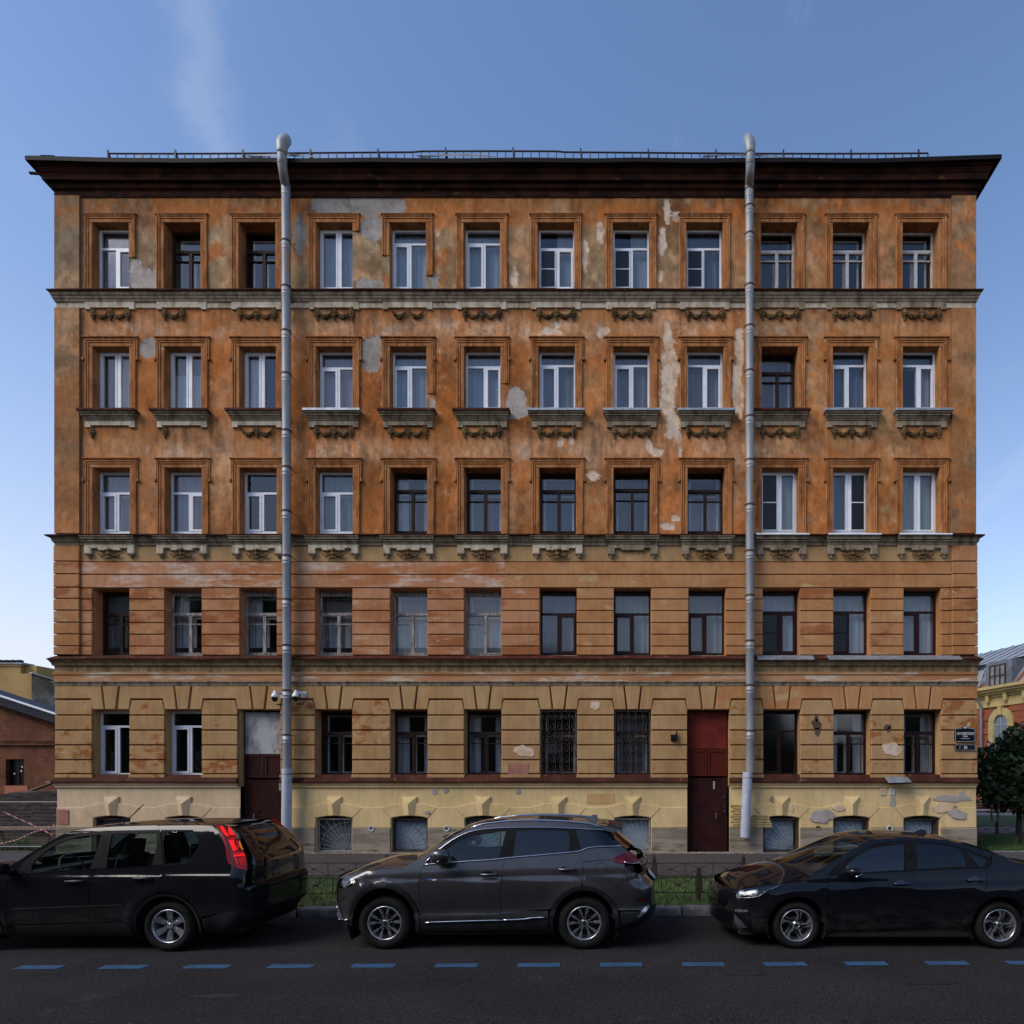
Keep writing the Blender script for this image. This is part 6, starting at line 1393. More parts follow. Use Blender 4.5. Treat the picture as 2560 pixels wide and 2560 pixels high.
class Car:
    T0 = .82
    def __init__(s, name, label, x0, axis, side, xf, xr, rf, rr, pf, pr, slope, xm):
        s.root = empty(name, (x0, axis, 0)); tag(s.root, label, 'car', 'cars parked along the kerb'); s.x0, s.axis = x0, axis
        s.sw_ = smooth_table(side); s.xf_ = smooth_table(xf); s.xr_ = smooth_table(xr); s.rf, s.rr, s.pf, s.pr, s.slope, s.xm = rf, rr, pf, pr, slope, xm; s.bumps = []
    def xf(s, z): return s.xf_(z)
    def xr(s, z): return s.xr_(z)
    def cap(s, t, p): t = np.clip(t, 1e-4, 1); return (1 - (1 - t) ** p) ** (1 / p)
    def icap(s, c, p): return 1 - (1 - np.clip(c, 0, 1) ** p) ** (1 / p)
    def sw(s, x, z):
        w = s.sw_(z - s.slope * (x - s.xm))
        for (bx, bz, r, a) in s.bumps:
            q = np.sqrt((x - bx) ** 2 + (z - bz) ** 2); w = w + a * np.exp(-((q - r) / .085) ** 2) * sst(np.asarray(z, float), bz - .30, bz + .05)
        return w
    def Y(s, x, z):
        return s.sw(x, z) * s.cap((x - s.xf(z)) / s.rf, s.pf) * s.cap((s.xr(z) - x) / s.rr, s.pr)
    def xmin(s, z): return s.xf(z) + s.rf * s.icap(s.T0, s.pf)
    def xmax(s, z): return s.xr(z) - s.rr * s.icap(s.T0, s.pr)
    def to(s, pts):
        """photo pixels of the near side -> (x, z) in car metres, solved on the body surface"""
        out = []
        for px, py in pts:
            y = .85
            for _ in range(14):
                d = s.axis - y; x = (px - VX) * d / F_PX - s.x0; z = EYE - (py - VY) * d / F_PX
                xx = float(np.clip(x, s.xmin(z), s.xmax(z))); y = .5 * y + .5 * float(s.Y(np.float64(xx), np.float64(z)))
            out.append((float(np.clip(x, s.xmin(z), s.xmax(z))), z))
        return out
    def S(s, st, it=2, ang=38): return chaikin(s.to(pxs(st)), it, ang)
    def side_pt(s, P, off=0):
        x, z = P[:, 0], P[:, 1]; e = .004; y = s.Y(x, z); yx = (s.Y(x + e, z) - s.Y(x - e, z)) / (2 * e); yz = (s.Y(x, z + e) - s.Y(x, z - e)) / (2 * e)
        n = np.stack([-yx, -np.ones_like(x), -yz], 1); n /= np.linalg.norm(n, axis=1)[:, None]
        return np.stack([x, -y, z], 1) + n * off, n
    def end_pt(s, P, front, off=0):
        def X(y, z):
            if front:
                xm = s.xmin(z); c = np.abs(y) / s.sw(xm, z); return s.xf(z) + s.rf * s.icap(c, s.pf)
            xm = s.xmax(z); c = np.abs(y) / s.sw(xm, z); return s.xr(z) - s.rr * s.icap(c, s.pr)
        y, z = P[:, 0], P[:, 1]; e = .004; x = X(y, z); xy = (X(y + e, z) - X(y - e, z)) / (2 * e); xz = (X(y, z + e) - X(y, z - e)) / (2 * e)
        n = np.stack([-np.ones_like(y), xy, xz], 1) if front else np.stack([np.ones_like(y), -xy, -xz], 1); n /= np.linalg.norm(n, axis=1)[:, None]
        return np.stack([x, y, z], 1) + n * off, n
    def ywid(s, z, front): xm = s.xmin(z) if front else s.xmax(z); return s.sw(xm, z) * s.T0
    def panel(s, name, outer, mat, holes=(), off=0, depth=.018, gap=.0022, step=.05, where='side', parent=None, mirror=True, label=None, dn=True):
        outer = list(outer)
        a = sum(outer[i][0] * outer[(i + 1) % len(outer)][1] - outer[(i + 1) % len(outer)][0] * outer[i][1] for i in range(len(outer)))
        if a < 0: outer = outer[::-1]
        o3 = [outer[0]]
        for q in outer[1:]:
            if (q[0] - o3[-1][0]) ** 2 + (q[1] - o3[-1][1]) ** 2 > 3e-5: o3.append(q)
        outer = o3
        if gap: outer = inset(outer, gap)
        if where == 'side': outer = [(float(np.clip(x, s.xmin(z), s.xmax(z))), z) for x, z in outer]
        o2 = [outer[0]]
        for q in outer[1:]:
            if (q[0] - o2[-1][0]) ** 2 + (q[1] - o2[-1][1]) ** 2 > 1e-8: o2.append(q)
        outer = dens(o2) if dn else o2
        hs = [dens(list(h)) for h in holes]
        P, T, B = cdt_panel(outer, hs, step)
        V, N = s.side_pt(P, off) if where == 'side' else s.end_pt(P, where == 'front', off)
        # orient triangles along the normals
        F = []
        for t in T:
            g = np.cross(V[t[1]] - V[t[0]], V[t[2]] - V[t[0]])
            F.append(t if g @ (N[t[0]] + N[t[1]] + N[t[2]]) > 0 else t[::-1])
        nv = len(V); V2 = list(map(tuple, V)); N2 = list(map(tuple, N)); idx = {}
        rim = []
        if depth:
            for a_, b_ in B:
                for k in (a_, b_):
                    if k not in idx:
                        idx[k] = len(V2); V2.append(tuple(V[k])); V2.append(tuple(V[k] - N[k] * depth)); N2 += [tuple(N[k])] * 2
                rim.append((idx[a_], idx[b_], idx[b_] + 1, idx[a_] + 1))
            # rim normals: in the surface, pointing away from the panel
            for a_, b_ in B:
                t = V[b_] - V[a_]; o = np.cross(t, N[a_]); L = np.linalg.norm(o)
                if L > 1e-9:
                    for k in (a_, b_):
                        for q in (0, 1): N2[idx[k] + q] = tuple(o / L)
        me = bpy.data.meshes.new(name); me.from_pydata(V2, [], [tuple(map(int, t)) for t in F] + rim); me.materials.append(mat)
        me.polygons.foreach_set('use_smooth', [True] * len(me.polygons)); me.update()
        me.normals_split_custom_set_from_vertices(N2)
        o = mobj(name, me, parent or s.root)
        if label: o['label'] = label
        o2 = None
        if mirror:
            o2 = o.copy(); COL.objects.link(o2); o2.scale = (1, -1, 1)
            if parent is not None and parent is not s.root and parent.get('twin'): o2.parent = bpy.data.objects[parent['twin']]; o2.scale = (1, 1, 1)
            elif parent is None or parent is s.root: o['twin'] = o2.name
        s.last = (o, o2); return o
    def strip(s, name, st, r, mat, off=.006, parent=None, flat=1.0, it=2, mirror=True, pts=None):
        p = pts or chaikin(s.to(pxs(st)), it, 60, False); p = dens(p, .05, False); V, N = s.side_pt(np.array(p), off); m = MB(); m.tube([tuple(v) for v in V], r, 8)
        o = m.build(name, mat, parent or s.root, True)
        if mirror and not (parent is not None and parent is not s.root): c = o.copy(); COL.objects.link(c); c.scale = (1, -1, 1)
        elif mirror and parent.get('twin'): c = o.copy(); COL.objects.link(c); c.parent = bpy.data.objects[parent['twin']]
        return o
    def top(s, name, ze, x0, x1, n, dz, mat, bow0=0, bow1=0, off=0, parent=None, pw=2.2, inset_=0.0, zl0=0, zl1=0):
        """upper surface between the two edge lines z = ze(x) from x0 to x1; bow pushes the middle of a cross line forwards; zl drops its ends"""
        K = 19; V = []
        for i in range(n + 1):
            u = i / n; x = x0 + (x1 - x0) * u; z = float(ze(x)); w = float(s.Y(np.float64(x), np.float64(z))) - inset_
            bow = bow0 * (1 - u) + bow1 * u; d_ = dz(u) if callable(dz) else dz
            for k in range(K):
                q = -1 + 2 * k / (K - 1); c = 1 - abs(q) ** pw
                xx = x + bow * c; V.append((xx, q * max(w, 0), z + d_ * c))
        Fc = [(i * K + k, (i + 1) * K + k, (i + 1) * K + k + 1, i * K + k + 1) for i in range(n) for k in range(K - 1)]
        me = bpy.data.meshes.new(name); me.from_pydata(V, [], Fc); me.materials.append(mat); me.polygons.foreach_set('use_smooth', [True] * len(me.polygons)); me.update()
        return mobj(name, me, parent or s.root)
    def shell(s, outer, holes, mat):
        s.panel('inner_shell', outer, mat, holes, off=-.014, depth=0, gap=0, step=.12)
def paint(name, c, metal=.35, flake=None):
    m = M(name, c, tuple(min(1, x * 1.25) for x in c), 1.5, .3, 0, metal, 1.0, spec=0.0, dust=(.20, .75))
    return m
m_tyre = M('tyre_rubber', (.007, .0065, .0065), (.012, .010, .009), 5, .85, .3, spec=.2)
m_alloy = M('alloy_silver', (.50, .51, .54), (.42, .43, .46), 6, .28, metal=.85)
m_alloyd = M('alloy_dark', (.035, .036, .04), None, rough=.35, metal=.5)
m_chrome = M('chrome', (.50, .51, .54), None, rough=.22, metal=1.0)
m_trimb = M('black_trim_plastic', (.007, .007, .008), (.010, .010, .011), 7, .45, spec=.06)
m_gloss = M('gloss_black', (.004, .004, .005), None, rough=.08, coat=1)
m_clad = M('grey_cladding', (.011, .011, .012), (.016, .016, .016), 5, .6, .1, spec=.2)
m_dust = M('dusty_cladding', (.040, .037, .034), (.022, .021, .021), 4, .7, .1, lo=.4, hi=.62)
m_void = M('black_void', (.003, .003, .003), None, rough=1.0)
m_int = M('interior_dark', (.018, .018, .02), (.012, .012, .013), 4, .8)
m_intg = M('interior_grey', (.10, .105, .11), (.07, .075, .08), 4, .8)
g_car = glass('car_glass', (.62, .72, .70), -.01, 0, 0)
g_priv = glass('privacy_glass', (.035, .045, .055), .0, 0, 0)
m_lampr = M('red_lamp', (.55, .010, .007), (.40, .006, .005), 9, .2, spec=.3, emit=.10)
m_lampd = M('dark_red_lamp', (.10, .004, .005), (.06, .003, .004), 9, .15, spec=.4)
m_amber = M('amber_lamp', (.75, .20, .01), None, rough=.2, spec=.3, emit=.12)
m_lampin = M('lamp_reflector', (.30, .31, .33), (.12, .12, .13), 26, .25, metal=.7)
m_discs = M('brake_disc', (.05, .046, .042), (.03, .027, .025), 9, .5, metal=.6)
def wheel(car, x, z, yo, R_, wdt, rr, style, dirt=None):
    """yo: outer face offset from the axis (positive); builds near and far wheel"""
    for sgn in (-1, 1):
        def T(m): m.v = [(p[0] + x, sgn * (yo - p[1]), p[2] + z) for p in m.v]; return m   # local y: 0 outer face, + inwards
        m = MB(); m.lathe([(.0, .085), (.08, .085), (.115, .09), (.12, .14), (0, .15)], (0, 0, 0), 'y', 24); hub = T(m).build('wheel', m_discs, car.root, True)
        m = MB(); s_ = R_ - rr; m.lathe([(rr - .012, .03), (rr + .004, .012), (rr + .02, .004), (rr + s_ * .35, -.004), (rr + s_ * .62, .0), (R_ - .022, .014), (R_ - .008, .028), (R_, .05), (R_, wdt - .05), (R_ - .02, wdt - .015), (rr + .02, wdt), (rr - .02, wdt - .03)], (0, 0, 0), 'y', 72)
        tyre = T(m).build('tyre', m_tyre, hub, True)
        m = MB()
        for k in range(90):
            a = 2 * math.pi * k / 90; c, sn_ = math.cos(a), math.sin(a); da = .018
            p = lambda rr_, a_, yy: (rr_ * math.cos(a_), yy, rr_ * math.sin(a_))
            m.add([p(R_ - .03, a, .012), p(R_ - .03, a + da, .012), p(R_ + .001, a + da + .02, .05), p(R_ + .001, a + .02, .05), p(R_ + .003, a + da + .05, .095), p(R_ + .003, a + .05, .095)], [(0, 1, 2, 3), (3, 2, 4, 5)])
        o_ = T(m).build('tread', m_tyre, hub)
        rim = MB(); rim.lathe([(rr - .004, .045), (rr + .001, .02), (rr - .004, .010), (rr - .016, .010), (rr - .022, .02), (rr - .028, .10), (rr - .05, wdt - .06)], (0, 0, 0), 'y', 64)
        sp = MB()
        def plate(poly, y0s, th=.02, m_=None):
            """poly of (r, tangent offset, dish)"""
            n = len(poly); v = [(p[0], y0s(math.hypot(*p)), p[1]) for p in poly]; vb = [(p[0] * .999, y0s(math.hypot(*p)) + th, p[1]) for p in poly]
            (m_ or sp).add(v + vb, [tuple(range(n))[::-1]] + [(i, (i + 1) % n, n + (i + 1) % n, n + i) for i in range(n)])
        def rot(poly, a): c, s2 = math.cos(a), math.sin(a); return [(r_ * c - t_ * s2, r_ * s2 + t_ * c) for r_, t_ in poly]
        dish = lambda r_: .012 + .030 * (1 - r_ / rr)
        if style == 'six':
            for k in range(6):
                a = R(90 + 60 * k + (0 if sgn < 0 else 0))
                plate(rot([(.045, -.030), (.10, -.033), (rr - .01, -.048), (rr - .01, .048), (.10, .033), (.045, .030)], a), lambda r_: .018 + .05 * (1 - r_ / rr) ** 1.0, .03)
                plate(rot([(.05, -.022), (.10, -.018), (.125, 0), (.10, .018), (.05, .022)], a), lambda r_: .010 + .05 * (1 - r_ / rr), .02)
            sp.lathe([(0, .042), (.035, .042), (.04, .046), (.075, .055), (.08, .08)], (0, 0, 0), 'y', 24)
        elif style == 'fork':
            for k in range(5):
                a = R(93 + 72 * k)
                for q in (-1, 1):
                    plate(rot([(.035, q * .002), (.085, q * .010), (.125, q * .048), (rr - .008, q * .086), (rr - .008, q * .060), (.135, q * .030), (.10, q * .022), (.05, q * .022)], a), dish, .022)
                    plate(rot([(.12, q * .024), (rr - .02, q * .050), (rr - .02, q * .038), (.125, q * .014)], a), lambda r_: dish(r_) + .012, .02)
            sp.lathe([(0, .034), (.032, .034), (.04, .038), (.05, .05), (.055, .08)], (0, 0, 0), 'y', 24)
        else:
            for k in range(5):
                a = R(86 + 72 * k)
                plate(rot([(.03, -.014), (.07, -.012), (.14, -.022), (rr - .03, -.008), (rr - .006, .006), (rr - .004, .052), (rr - .035, .044), (rr - .06, .018), (.13, -.004), (.07, .012), (.03, .014)], a), dish, .024)
                plate(rot([(.09, -.052), (rr - .005, -.064), (rr - .005, -.036), (.14, -.044)], a), lambda r_: dish(r_) + .006, .024)
            sp.lathe([(0, .034), (.03, .034), (.036, .038), (.05, .05), (.055, .08)], (0, 0, 0), 'y', 24)
        T(rim).build('rim', m_alloy, hub, True); T(sp).build('spokes', m_alloy, hub)
        m = MB(); m.lathe([(rr - .05, .13), (.09, .14)], (0, 0, 0), 'y', 32); T(m).build('rim_barrel', m_void, hub)
        m = MB()
        for k in range(5 if style != 'six' else 5):
            a = R(18 + 72 * k); m.lathe([(0, .03), (.011, .03), (.013, .05)], (.056 * math.cos(a), .0, .056 * math.sin(a)), 'y', 8)
        T(m).build('wheel_nuts', m_alloyd, hub)
        m = MB(); m.lathe([(0, .028), (.026, .028), (.030, .034)], (0, 0, 0), 'y', 20)
        if style == 'six': m.lathe([(.013, .026), (.019, .024), (.025, .026)], (0, 0, 0), 'y', 20); m.box(-.028, .028, .023, .028, -.005, .005)
        if style == 'twist': m.bar((-.018, .026, -.004), (-.004, .026, .004), .004); m.bar((-.004, .026, .004), (.004, .026, -.006), .004); m.bar((.004, .026, -.006), (.018, .026, .006), .004)
        T(m).build('centre_cap', m_alloy if style == 'six' else m_alloyd, hub)
def arch_liner(car, x, z, r, y0, y1):
    m = MB(); n = 22; v = []
    for k in range(n + 1):
        a = math.pi * (k / n * 1.3 - .15); v += [(x + r * math.cos(a), -y0, z + r * math.sin(a)), (x + r * math.cos(a), -y1, z + r * math.sin(a))]
    f = [(2 * k, 2 * k + 1, 2 * k + 3, 2 * k + 2) for k in range(n)]; m.add(v, f)
    c = len(m.v); m.add([(x, -y1, z)] + [(x + r * math.cos(math.pi * (k / n * 1.3 - .15)), -y1, z + r * math.sin(math.pi * (k / n * 1.3 - .15))) for k in range(n + 1)], [(0, k + 1, k + 2) for k in range(n)])
    o = m.build('wheel_arch', m_void, car.root); c = o.copy(); COL.objects.link(c); c.scale = (1, -1, 1)
def handle(car, x, z, L, mat, parent, rec=True, tilt=.02):
    P = np.array([[x, z]]); V, N = car.side_pt(P, 0); y = V[0][1]
    m = MB(); pts = [(x - L / 2, y - .012, z - tilt * L / 2), (x - L / 2 + .02, y - .034, z - tilt * L / 2), (x, y - .042, z), (x + L / 2 - .02, y - .036, z + tilt * L / 2), (x + L / 2, y - .012, z + tilt * L / 2)]
    m.tube(pts, [.012, .015, .0155, .015, .012], 8); o = m.build('handle', mat, parent, True)
    if parent.get('twin'): c = o.copy(); COL.objects.link(c); c.parent = bpy.data.objects[parent['twin']]
    if rec:
        m = MB(); n = 20; ring = [(x - .015 + .075 * math.cos(2 * math.pi * k / n), z - .002 + .042 * math.sin(2 * math.pi * k / n)) for k in range(n)]
        V, N = car.side_pt(np.array(ring), .0015); m.add([tuple(v) for v in V], [tuple(range(n))]); m.build('handle_recess', m_gloss, parent)
def seat(car, x, y, z, far=True, grey=False, h=.62, head=True):
    mt = m_intg if grey else m_int; m = MB()
    def blob(c, d, tilt=0):
        q = MB(); q.cbox(-d[0], d[0], -d[2], d[2], -d[1], d[1], min(d) * .7)
        for p in q.v:
            xx = p[0] * math.cos(tilt) + p[2] * math.sin(tilt); zz = -p[0] * math.sin(tilt) + p[2] * math.cos(tilt); m.v.append((c[0] + xx, c[1] + p[1], c[2] + zz))
        b = len(m.v) - len(q.v); m.f += [tuple(i + b for i in f) for f in q.f] + [tuple(b + i for i in range(4))]
    blob((x, y, z), (.25, .24, .08), -.1); blob((x + .27, y, z + h * .5), (.075, .23, h * .48), .22)
    if head: blob((x + .36, y, z + h * 1.16), (.05, .13, .095), .15); m.tube([(x + .34, y - .05, z + h * .9), (x + .36, y - .05, z + h * 1.1)], .007, 5); m.tube([(x + .34, y + .05, z + h * .9), (x + .36, y + .05, z + h * 1.1)], .007, 5)
    m.build('seat', mt, car.root)
def steering(car, x, y, z, r=.18):
    m = MB(); a0 = R(62); pts = []
    for k in range(25): a = 2 * math.pi * k / 24; pts.append((x - r * math.sin(a) * math.cos(a0), y + r * math.cos(a), z + r * math.sin(a) * math.sin(a0)))
    m.tube(pts, .015, 8); m.bar((x, y - r, z), (x, y + r, z), .03); m.bar((x, y, z), (x + r * math.cos(a0), y, z - r * math.sin(a0)), .03); m.bar((x, y, z), (x - .3, y, z - .12), .05); m.build('steering_wheel', m_intg, car.root)
def mirror_(car, x, y, z, mat, sc=1.0, kx=1.0, kz=1.0):
    m = MB(); n = 14; secs = []
    for u, hx, hz, oz in ((0, .045, .05, 0), (.25, .065, .075, .0), (.6, .07, .085, .005), (.85, .055, .07, .01), (1, .015, .02, .012)):
        secs.append([(x + sc * (kx * hx * math.copysign(abs(math.cos(a)) ** .7, math.cos(a)) + .03 * u), y - sc * .20 * u, z + sc * (kz * hz * math.copysign(abs(math.sin(a)) ** .8, math.sin(a)) + oz)) for a in (2 * math.pi * k / n for k in range(n))])
    v = [p for q in secs for p in q]; f = [(i * n + k, i * n + (k + 1) % n, i * n + n + (k + 1) % n, i * n + n + k) for i in range(len(secs) - 1) for k in range(n)]; m.add(v, f + [tuple(range(n)), tuple(range(len(v) - n, len(v)))])
    o = m.build('wing_mirror', mat, car.root, True); c = o.copy(); COL.objects.link(c); c.scale = (1, -1, 1)
    m = MB(); m.bar((x, y + .10, z - .05), (x + .01, y - .02, z - .045), .09, .05); q = m.build('mirror_foot', m_trimb, o)
    return o
def poly_between(f, a, b, n=24): return [(x, float(f(x))) for x in np.linspace(a, b, n)]
def circ(x, z, r, a0, a1, n=26, ry=None): return [(x + r * math.cos(R(a)), z + (ry or r) * math.sin(R(a))) for a in np.linspace(a0, a1, n)]
# ---------------- grey SUV in the middle
def grey_suv():
    ax = 8.30 + .90
    side = [(.15, .80), (.24, .85), (.34, .885), (.44, .895), (.52, .875), (.60, .885), (.72, .905), (.84, .916), (.93, .912), (.95, .895), (.965, .890), (1.04, .880), (1.10, .862), (1.3, .790), (1.5, .715), (1.62, .665), (1.72, .61)]
    x0 = -1.70
    fr = [(.15, -1.85), (.24, -2.02), (.36, -2.16), (.47, -2.20), (.59, -2.20), (.68, -2.19), (.81, -2.19), (.92, -2.17), (.98, -2.10), (1.06, -1.95), (1.7, -1.9)]
    rr = [(.15, 2.00), (.28, 2.12), (.37, 2.30), (.48, 2.335), (.65, 2.325), (.80, 2.32), (.87, 2.26), (.95, 2.20), (1.02, 2.20), (1.08, 2.215), (1.16, 2.18), (1.24, 2.10), (1.40, 1.92), (1.52, 1.80), (1.62, 1.74), (1.72, 1.70)]
    c = Car('grey_suv', 'dark grey SUV with chrome window line and roof rails, middle of the three parked cars', x0, ax, side, fr, rr, .55, .42, 2.6, 2.8, .025, 0)
    pt = paint('grey_car_paint', (.060, .058, .061), .62)
    wf, wr = c.to([(960.3, 2313), (1460.6, 2307)]); wz = .355
    xf_, xr_ = wf[0], wr[0]; c.bumps = [(xf_, wz, .52, .018), (xr_, wz, .48, .018)]
    ze_px = c.to(pxs('A 105,772 190,735 350,692 600,657 880,640 960,585 1050,540 1160,468 1300,368 1450,272 1600,192 1750,150 1932,134 B 200,118 500,106 800,115 1000,130 1200,150 1300,165 1420,185 1500,240 1600,345 1700,430 1780,480'))
    ze_px = sorted(ze_px); zx, zz = np.array([p[0] for p in ze_px]), np.array([p[1] for p in ze_px])
    def ze(x): return np.interp(x, zx, zz)
    xcow, xwt = c.to(pxs('A 985,575 1640,183')); xrt = c.to(pxs('B 1300,160'))[0]; xrear = c.to(pxs('B 1690,425'))[0]
    # wheel openings and arches
    ro, ri = .488, .425; fo, fi, qo, qi = .555, .485, .505, .455; qr = .475
    seam_f = c.S('A 1100,602 1070,680 1050,760 1043,850 1045,950 1055,1060 1075,1190', 2)
    D1 = c.to(pxs('A 1100,604 1070,680 1050,760 1043,850 1045,950 1055,1060 1075,1190')); D2 = c.to(pxs('B 205,532 185,590 165,650 152,760 147,900 148,1050 155,1172')); D3 = c.to(pxs('B 1055,455 1085,560 1100,650 1098,720 1085,800'))
    lowf = c.to(pxs('A 1075,1190 1500,1186 1932,1183')); lowr = c.to(pxs('B 155,1172 330,1160 420,1135 720,1118'))
    belt1 = c.to(pxs('A 1100,604 1500,574 1932,546 B 205,532')); belt2 = c.to(pxs('B 205,532 700,490 1055,455'))
    def R_(l): return list(reversed(l))
    P1 = chaikin(D1 + lowf[1:] + [D2[-1]] + R_(D2)[1:] + R_(belt1)[1:-1], 1)
    front_door = c.panel('front_door', P1, pt)
    arcr = [p for p in circ(xr_, wz, qr, 180, 20, 40, qo)]
    xd3 = D3[-1][0]
    arc_in = [p for p in arcr if p[0] < xd3 and p[1] > lowr[-1][1]]
    P2 = D2 + lowr[1:] + arc_in + R_(D3) + R_(belt2)[1:-1]
    rear_door = c.panel('rear_door', chaikin(P2, 1), pt)
    # fender between hood edge, door seam and arch; bumper ahead of it
    hood_e = [(x, float(ze(x))) for x in np.linspace(c.to(pxs('A 345,775'))[0][0], D1[0][0], 16)]
    arcf = circ(xf_, wz, ro, 175, 0, 40, fo); bs_ = c.to(pxs('A 340,772 400,850 447,900'))
    arc_f2 = [p for p in arcf if p[0] > bs_[-1][0] and p[0] < D1[-1][0]]
    P3 = hood_e + D1 + [(D1[-1][0], arc_f2[-1][1])] + R_(arc_f2) + R_(bs_)
    c.panel('front_wing', chaikin(P3, 1, 30), pt)
    arc_f1 = [p for p in arcf if p[0] <= bs_[-1][0] and p[1] > .40]
    zs = [.93, .86, .78, .70, .62]
    hl = c.S('A 120,772 200,768 335,772 315,810 270,850 200,872 140,875 100,860')
    edge_n = [(float(c.xmin(np.float64(z))), z) for z in np.linspace(.42, .90, 12)]
    P4 = edge_n + c.to(pxs('A 130,778 340,772')) + bs_ + R_(arc_f1) + [(arc_f1[0][0], .40)]
    c.panel('front_bumper', P4, pt, [inset(hl, -.004)] if False else ())
    xa_ = c.to(pxs('A 345,775'))[0][0]; xb_ = float(c.xmin(np.float64(.92))) + .005
    c.panel('bonnet_edge', [(x, float(ze(x)) - .003) for x in np.linspace(xb_, xa_, 12)] + c.to(pxs('A 340,774 130,780')), pt, gap=0)
    c.panel('headlight', hl, m_gloss, off=.006, depth=.02, gap=0)
    c.panel('headlight_lens', c.S('A 175,800 300,785 270,830 215,858 165,850'), m_lampin, off=.010, depth=.01, gap=0)
    ch = c.S('A 215,960 150,1020 125,1030 180,990'); c.panel('bumper_crease', ch, m_chrome, off=.006, depth=.006, gap=0)
    c.panel('bumper_trim', c.S('A 58,1060 110,1040 150,1130 170,1200 165,1225 110,1210 78,1170'), m_alloy, off=.012, depth=.02, gap=0)
    c.strip('bumper_strip', 'A 62,1080 66,1150 85,1200 130,1228 190,1237 240,1237', .011, m_chrome, .012)
    arcl = [p for p in circ(xf_, wz, ro, 215, 90, 40, fo) if p[0] < xf_ and p[1] <= .42]
    lowb = [(float(c.xmin(np.float64(z))), z) for z in (.42, .36, .30)] + c.to(pxs('A 150,1312 270,1352')) + [(xf_ - ro + .01, .25), (xf_ - ro + .01, .40)]
    c.panel('bumper_skirt', lowb, m_dust)
    # front face across the nose
    def face(name, z0, z1, k, mat, front, off=0, w0=None, depth=.01, parent=None):
        zsz = np.linspace(z0, z1, 6); wl = [float(c.ywid(np.float64(z), front)) * k for z in zsz]
        p = [(-w, z) for w, z in zip(wl, zsz)] + [(w, z) for w, z in zip(wl[::-1], zsz[::-1])]
        return c.panel(name, p, mat, where='front' if front else 'rear', off=off, depth=depth, gap=.002, mirror=False, parent=parent, step=.07)
    face('bumper_face', .42, .62, 1, pt, True); face('grille', .63, .93, .97, m_gloss, True, .004); face('bumper_lip', .26, .415, 1, m_clad, True)
    for k in range(7): face('grille_bar', .66 + .035 * k, .672 + .035 * k, .75, m_chrome, True, .012)
    # quarter panel, rear bumper, tail lamp
    bq = c.to(pxs('B 1055,455 1160,412 1540,392')); ql = c.to(pxs('B 1540,392 1600,425 1640,455 1560,480 1480,510 1425,545 1480,585 1568,592 1568,720 1550,800 1480,860 1345,925'))
    arc_q = [p for p in circ(xr_, wz, qr, 100, 20, 40, qo) if p[0] > xd3 and p[0] < ql[-1][0]]
    sm_ = chaikin(ql[6:], 2, 70, False)
    P5 = D3 + arc_q + R_(sm_) + R_(ql[:6]) + R_(bq)[1:]
    c.panel('rear_quarter', P5, pt)
    tl = c.S('B 1420,548 1500,502 1620,458 1720,455 1790,470 1830,540 1830,590 1740,595 1650,602 1580,592 1480,588')
    c.panel('tail_lamp', tl, m_lampd, off=.012, depth=.03, gap=0)
    c.strip('tail_lamp_chrome', 'B 1560,575 1650,598 1740,585 1790,570', .006, m_chrome, .012, mirror=True)
    edge_r = [(float(c.xmax(np.float64(z))), z) for z in np.linspace(.53, .99, 10)]
    rb = edge_r[::-1] + [p for p in circ(xr_, wz, qr, 21, 75, 34, qo) if p[0] > ql[-1][0]] + R_(sm_) 
    c.panel('rear_bumper', rb, pt)
    edge_r2 = [(float(c.xmax(np.float64(z))), z) for z in np.linspace(.30, .515, 6)]
    c.panel('rear_skirt', edge_r2 + [(xr_ + qr + .005, .52), (xr_ + qr + .01, .30)], m_clad)
    c.panel('rear_reflector', c.S('B 1690,1010 1820,975 1820,1015 1710,1030'), m_lampd, off=.008, gap=0)
    c.panel('rear_diffuser', c.S('B 1832,1050 1850,1090 1820,1130 1740,1205 1710,1205 1760,1130'), m_alloy, off=.02, depth=.03, gap=0)
    face('rear_face', .54, .985, 1, pt, False); face('rear_lower', .30, .53, 1, m_clad, False); face('tailgate_lamp_bar', .99, 1.10, 1, m_lampd, False, .004)
    face('tailgate', 1.11, 1.19, 1, pt, False)
    c.panel('number_plate', [(-.26, .82), (.26, .82), (.26, .94), (-.26, .94)], m_paper, where='rear', off=.03, depth=.03, gap=0, mirror=False)
    c.panel('upper_corner', c.to(pxs('B 1540,392 1600,425 1640,455 1720,455 1700,432 1600,345 1500,240 1430,190 1340,207')), m_gloss, gap=.001)
    # cladding round the arches and along the sill
    ring_f = circ(xf_, wz, ro, 200, -14, 40, fo) + R_(circ(xf_, wz, ri, 200, -14, 40, fi)); c.panel('arch_trim', [p for p in ring_f if p[1] > .2], m_clad, off=.012, depth=.03)
    ring_r = circ(xr_, wz, qr, 196, -16, 40, qo) + R_(circ(xr_, wz, .415, 196, -16, 40, qi)); c.panel('arch_trim', [p for p in ring_r if p[1] > .2], m_clad, off=.012, depth=.03)
    xs0, xs1 = xf_ + ro + .005, xr_ - qr - .005
    sill_top = lowf + lowr[1:]
    st_ = [p for p in sill_top if xs0 < p[0] < xs1]
    c.panel('sill_cladding', [(xs0, .255), (xs0, st_[0][1])] + st_ + [(xs1, st_[-1][1]), (xs1, .25)], m_clad, off=.004)
    c.panel('sill', [(xs0, .17), (xs0, .25), (xs1, .245), (xs1, .17)], m_dust, off=-.03)
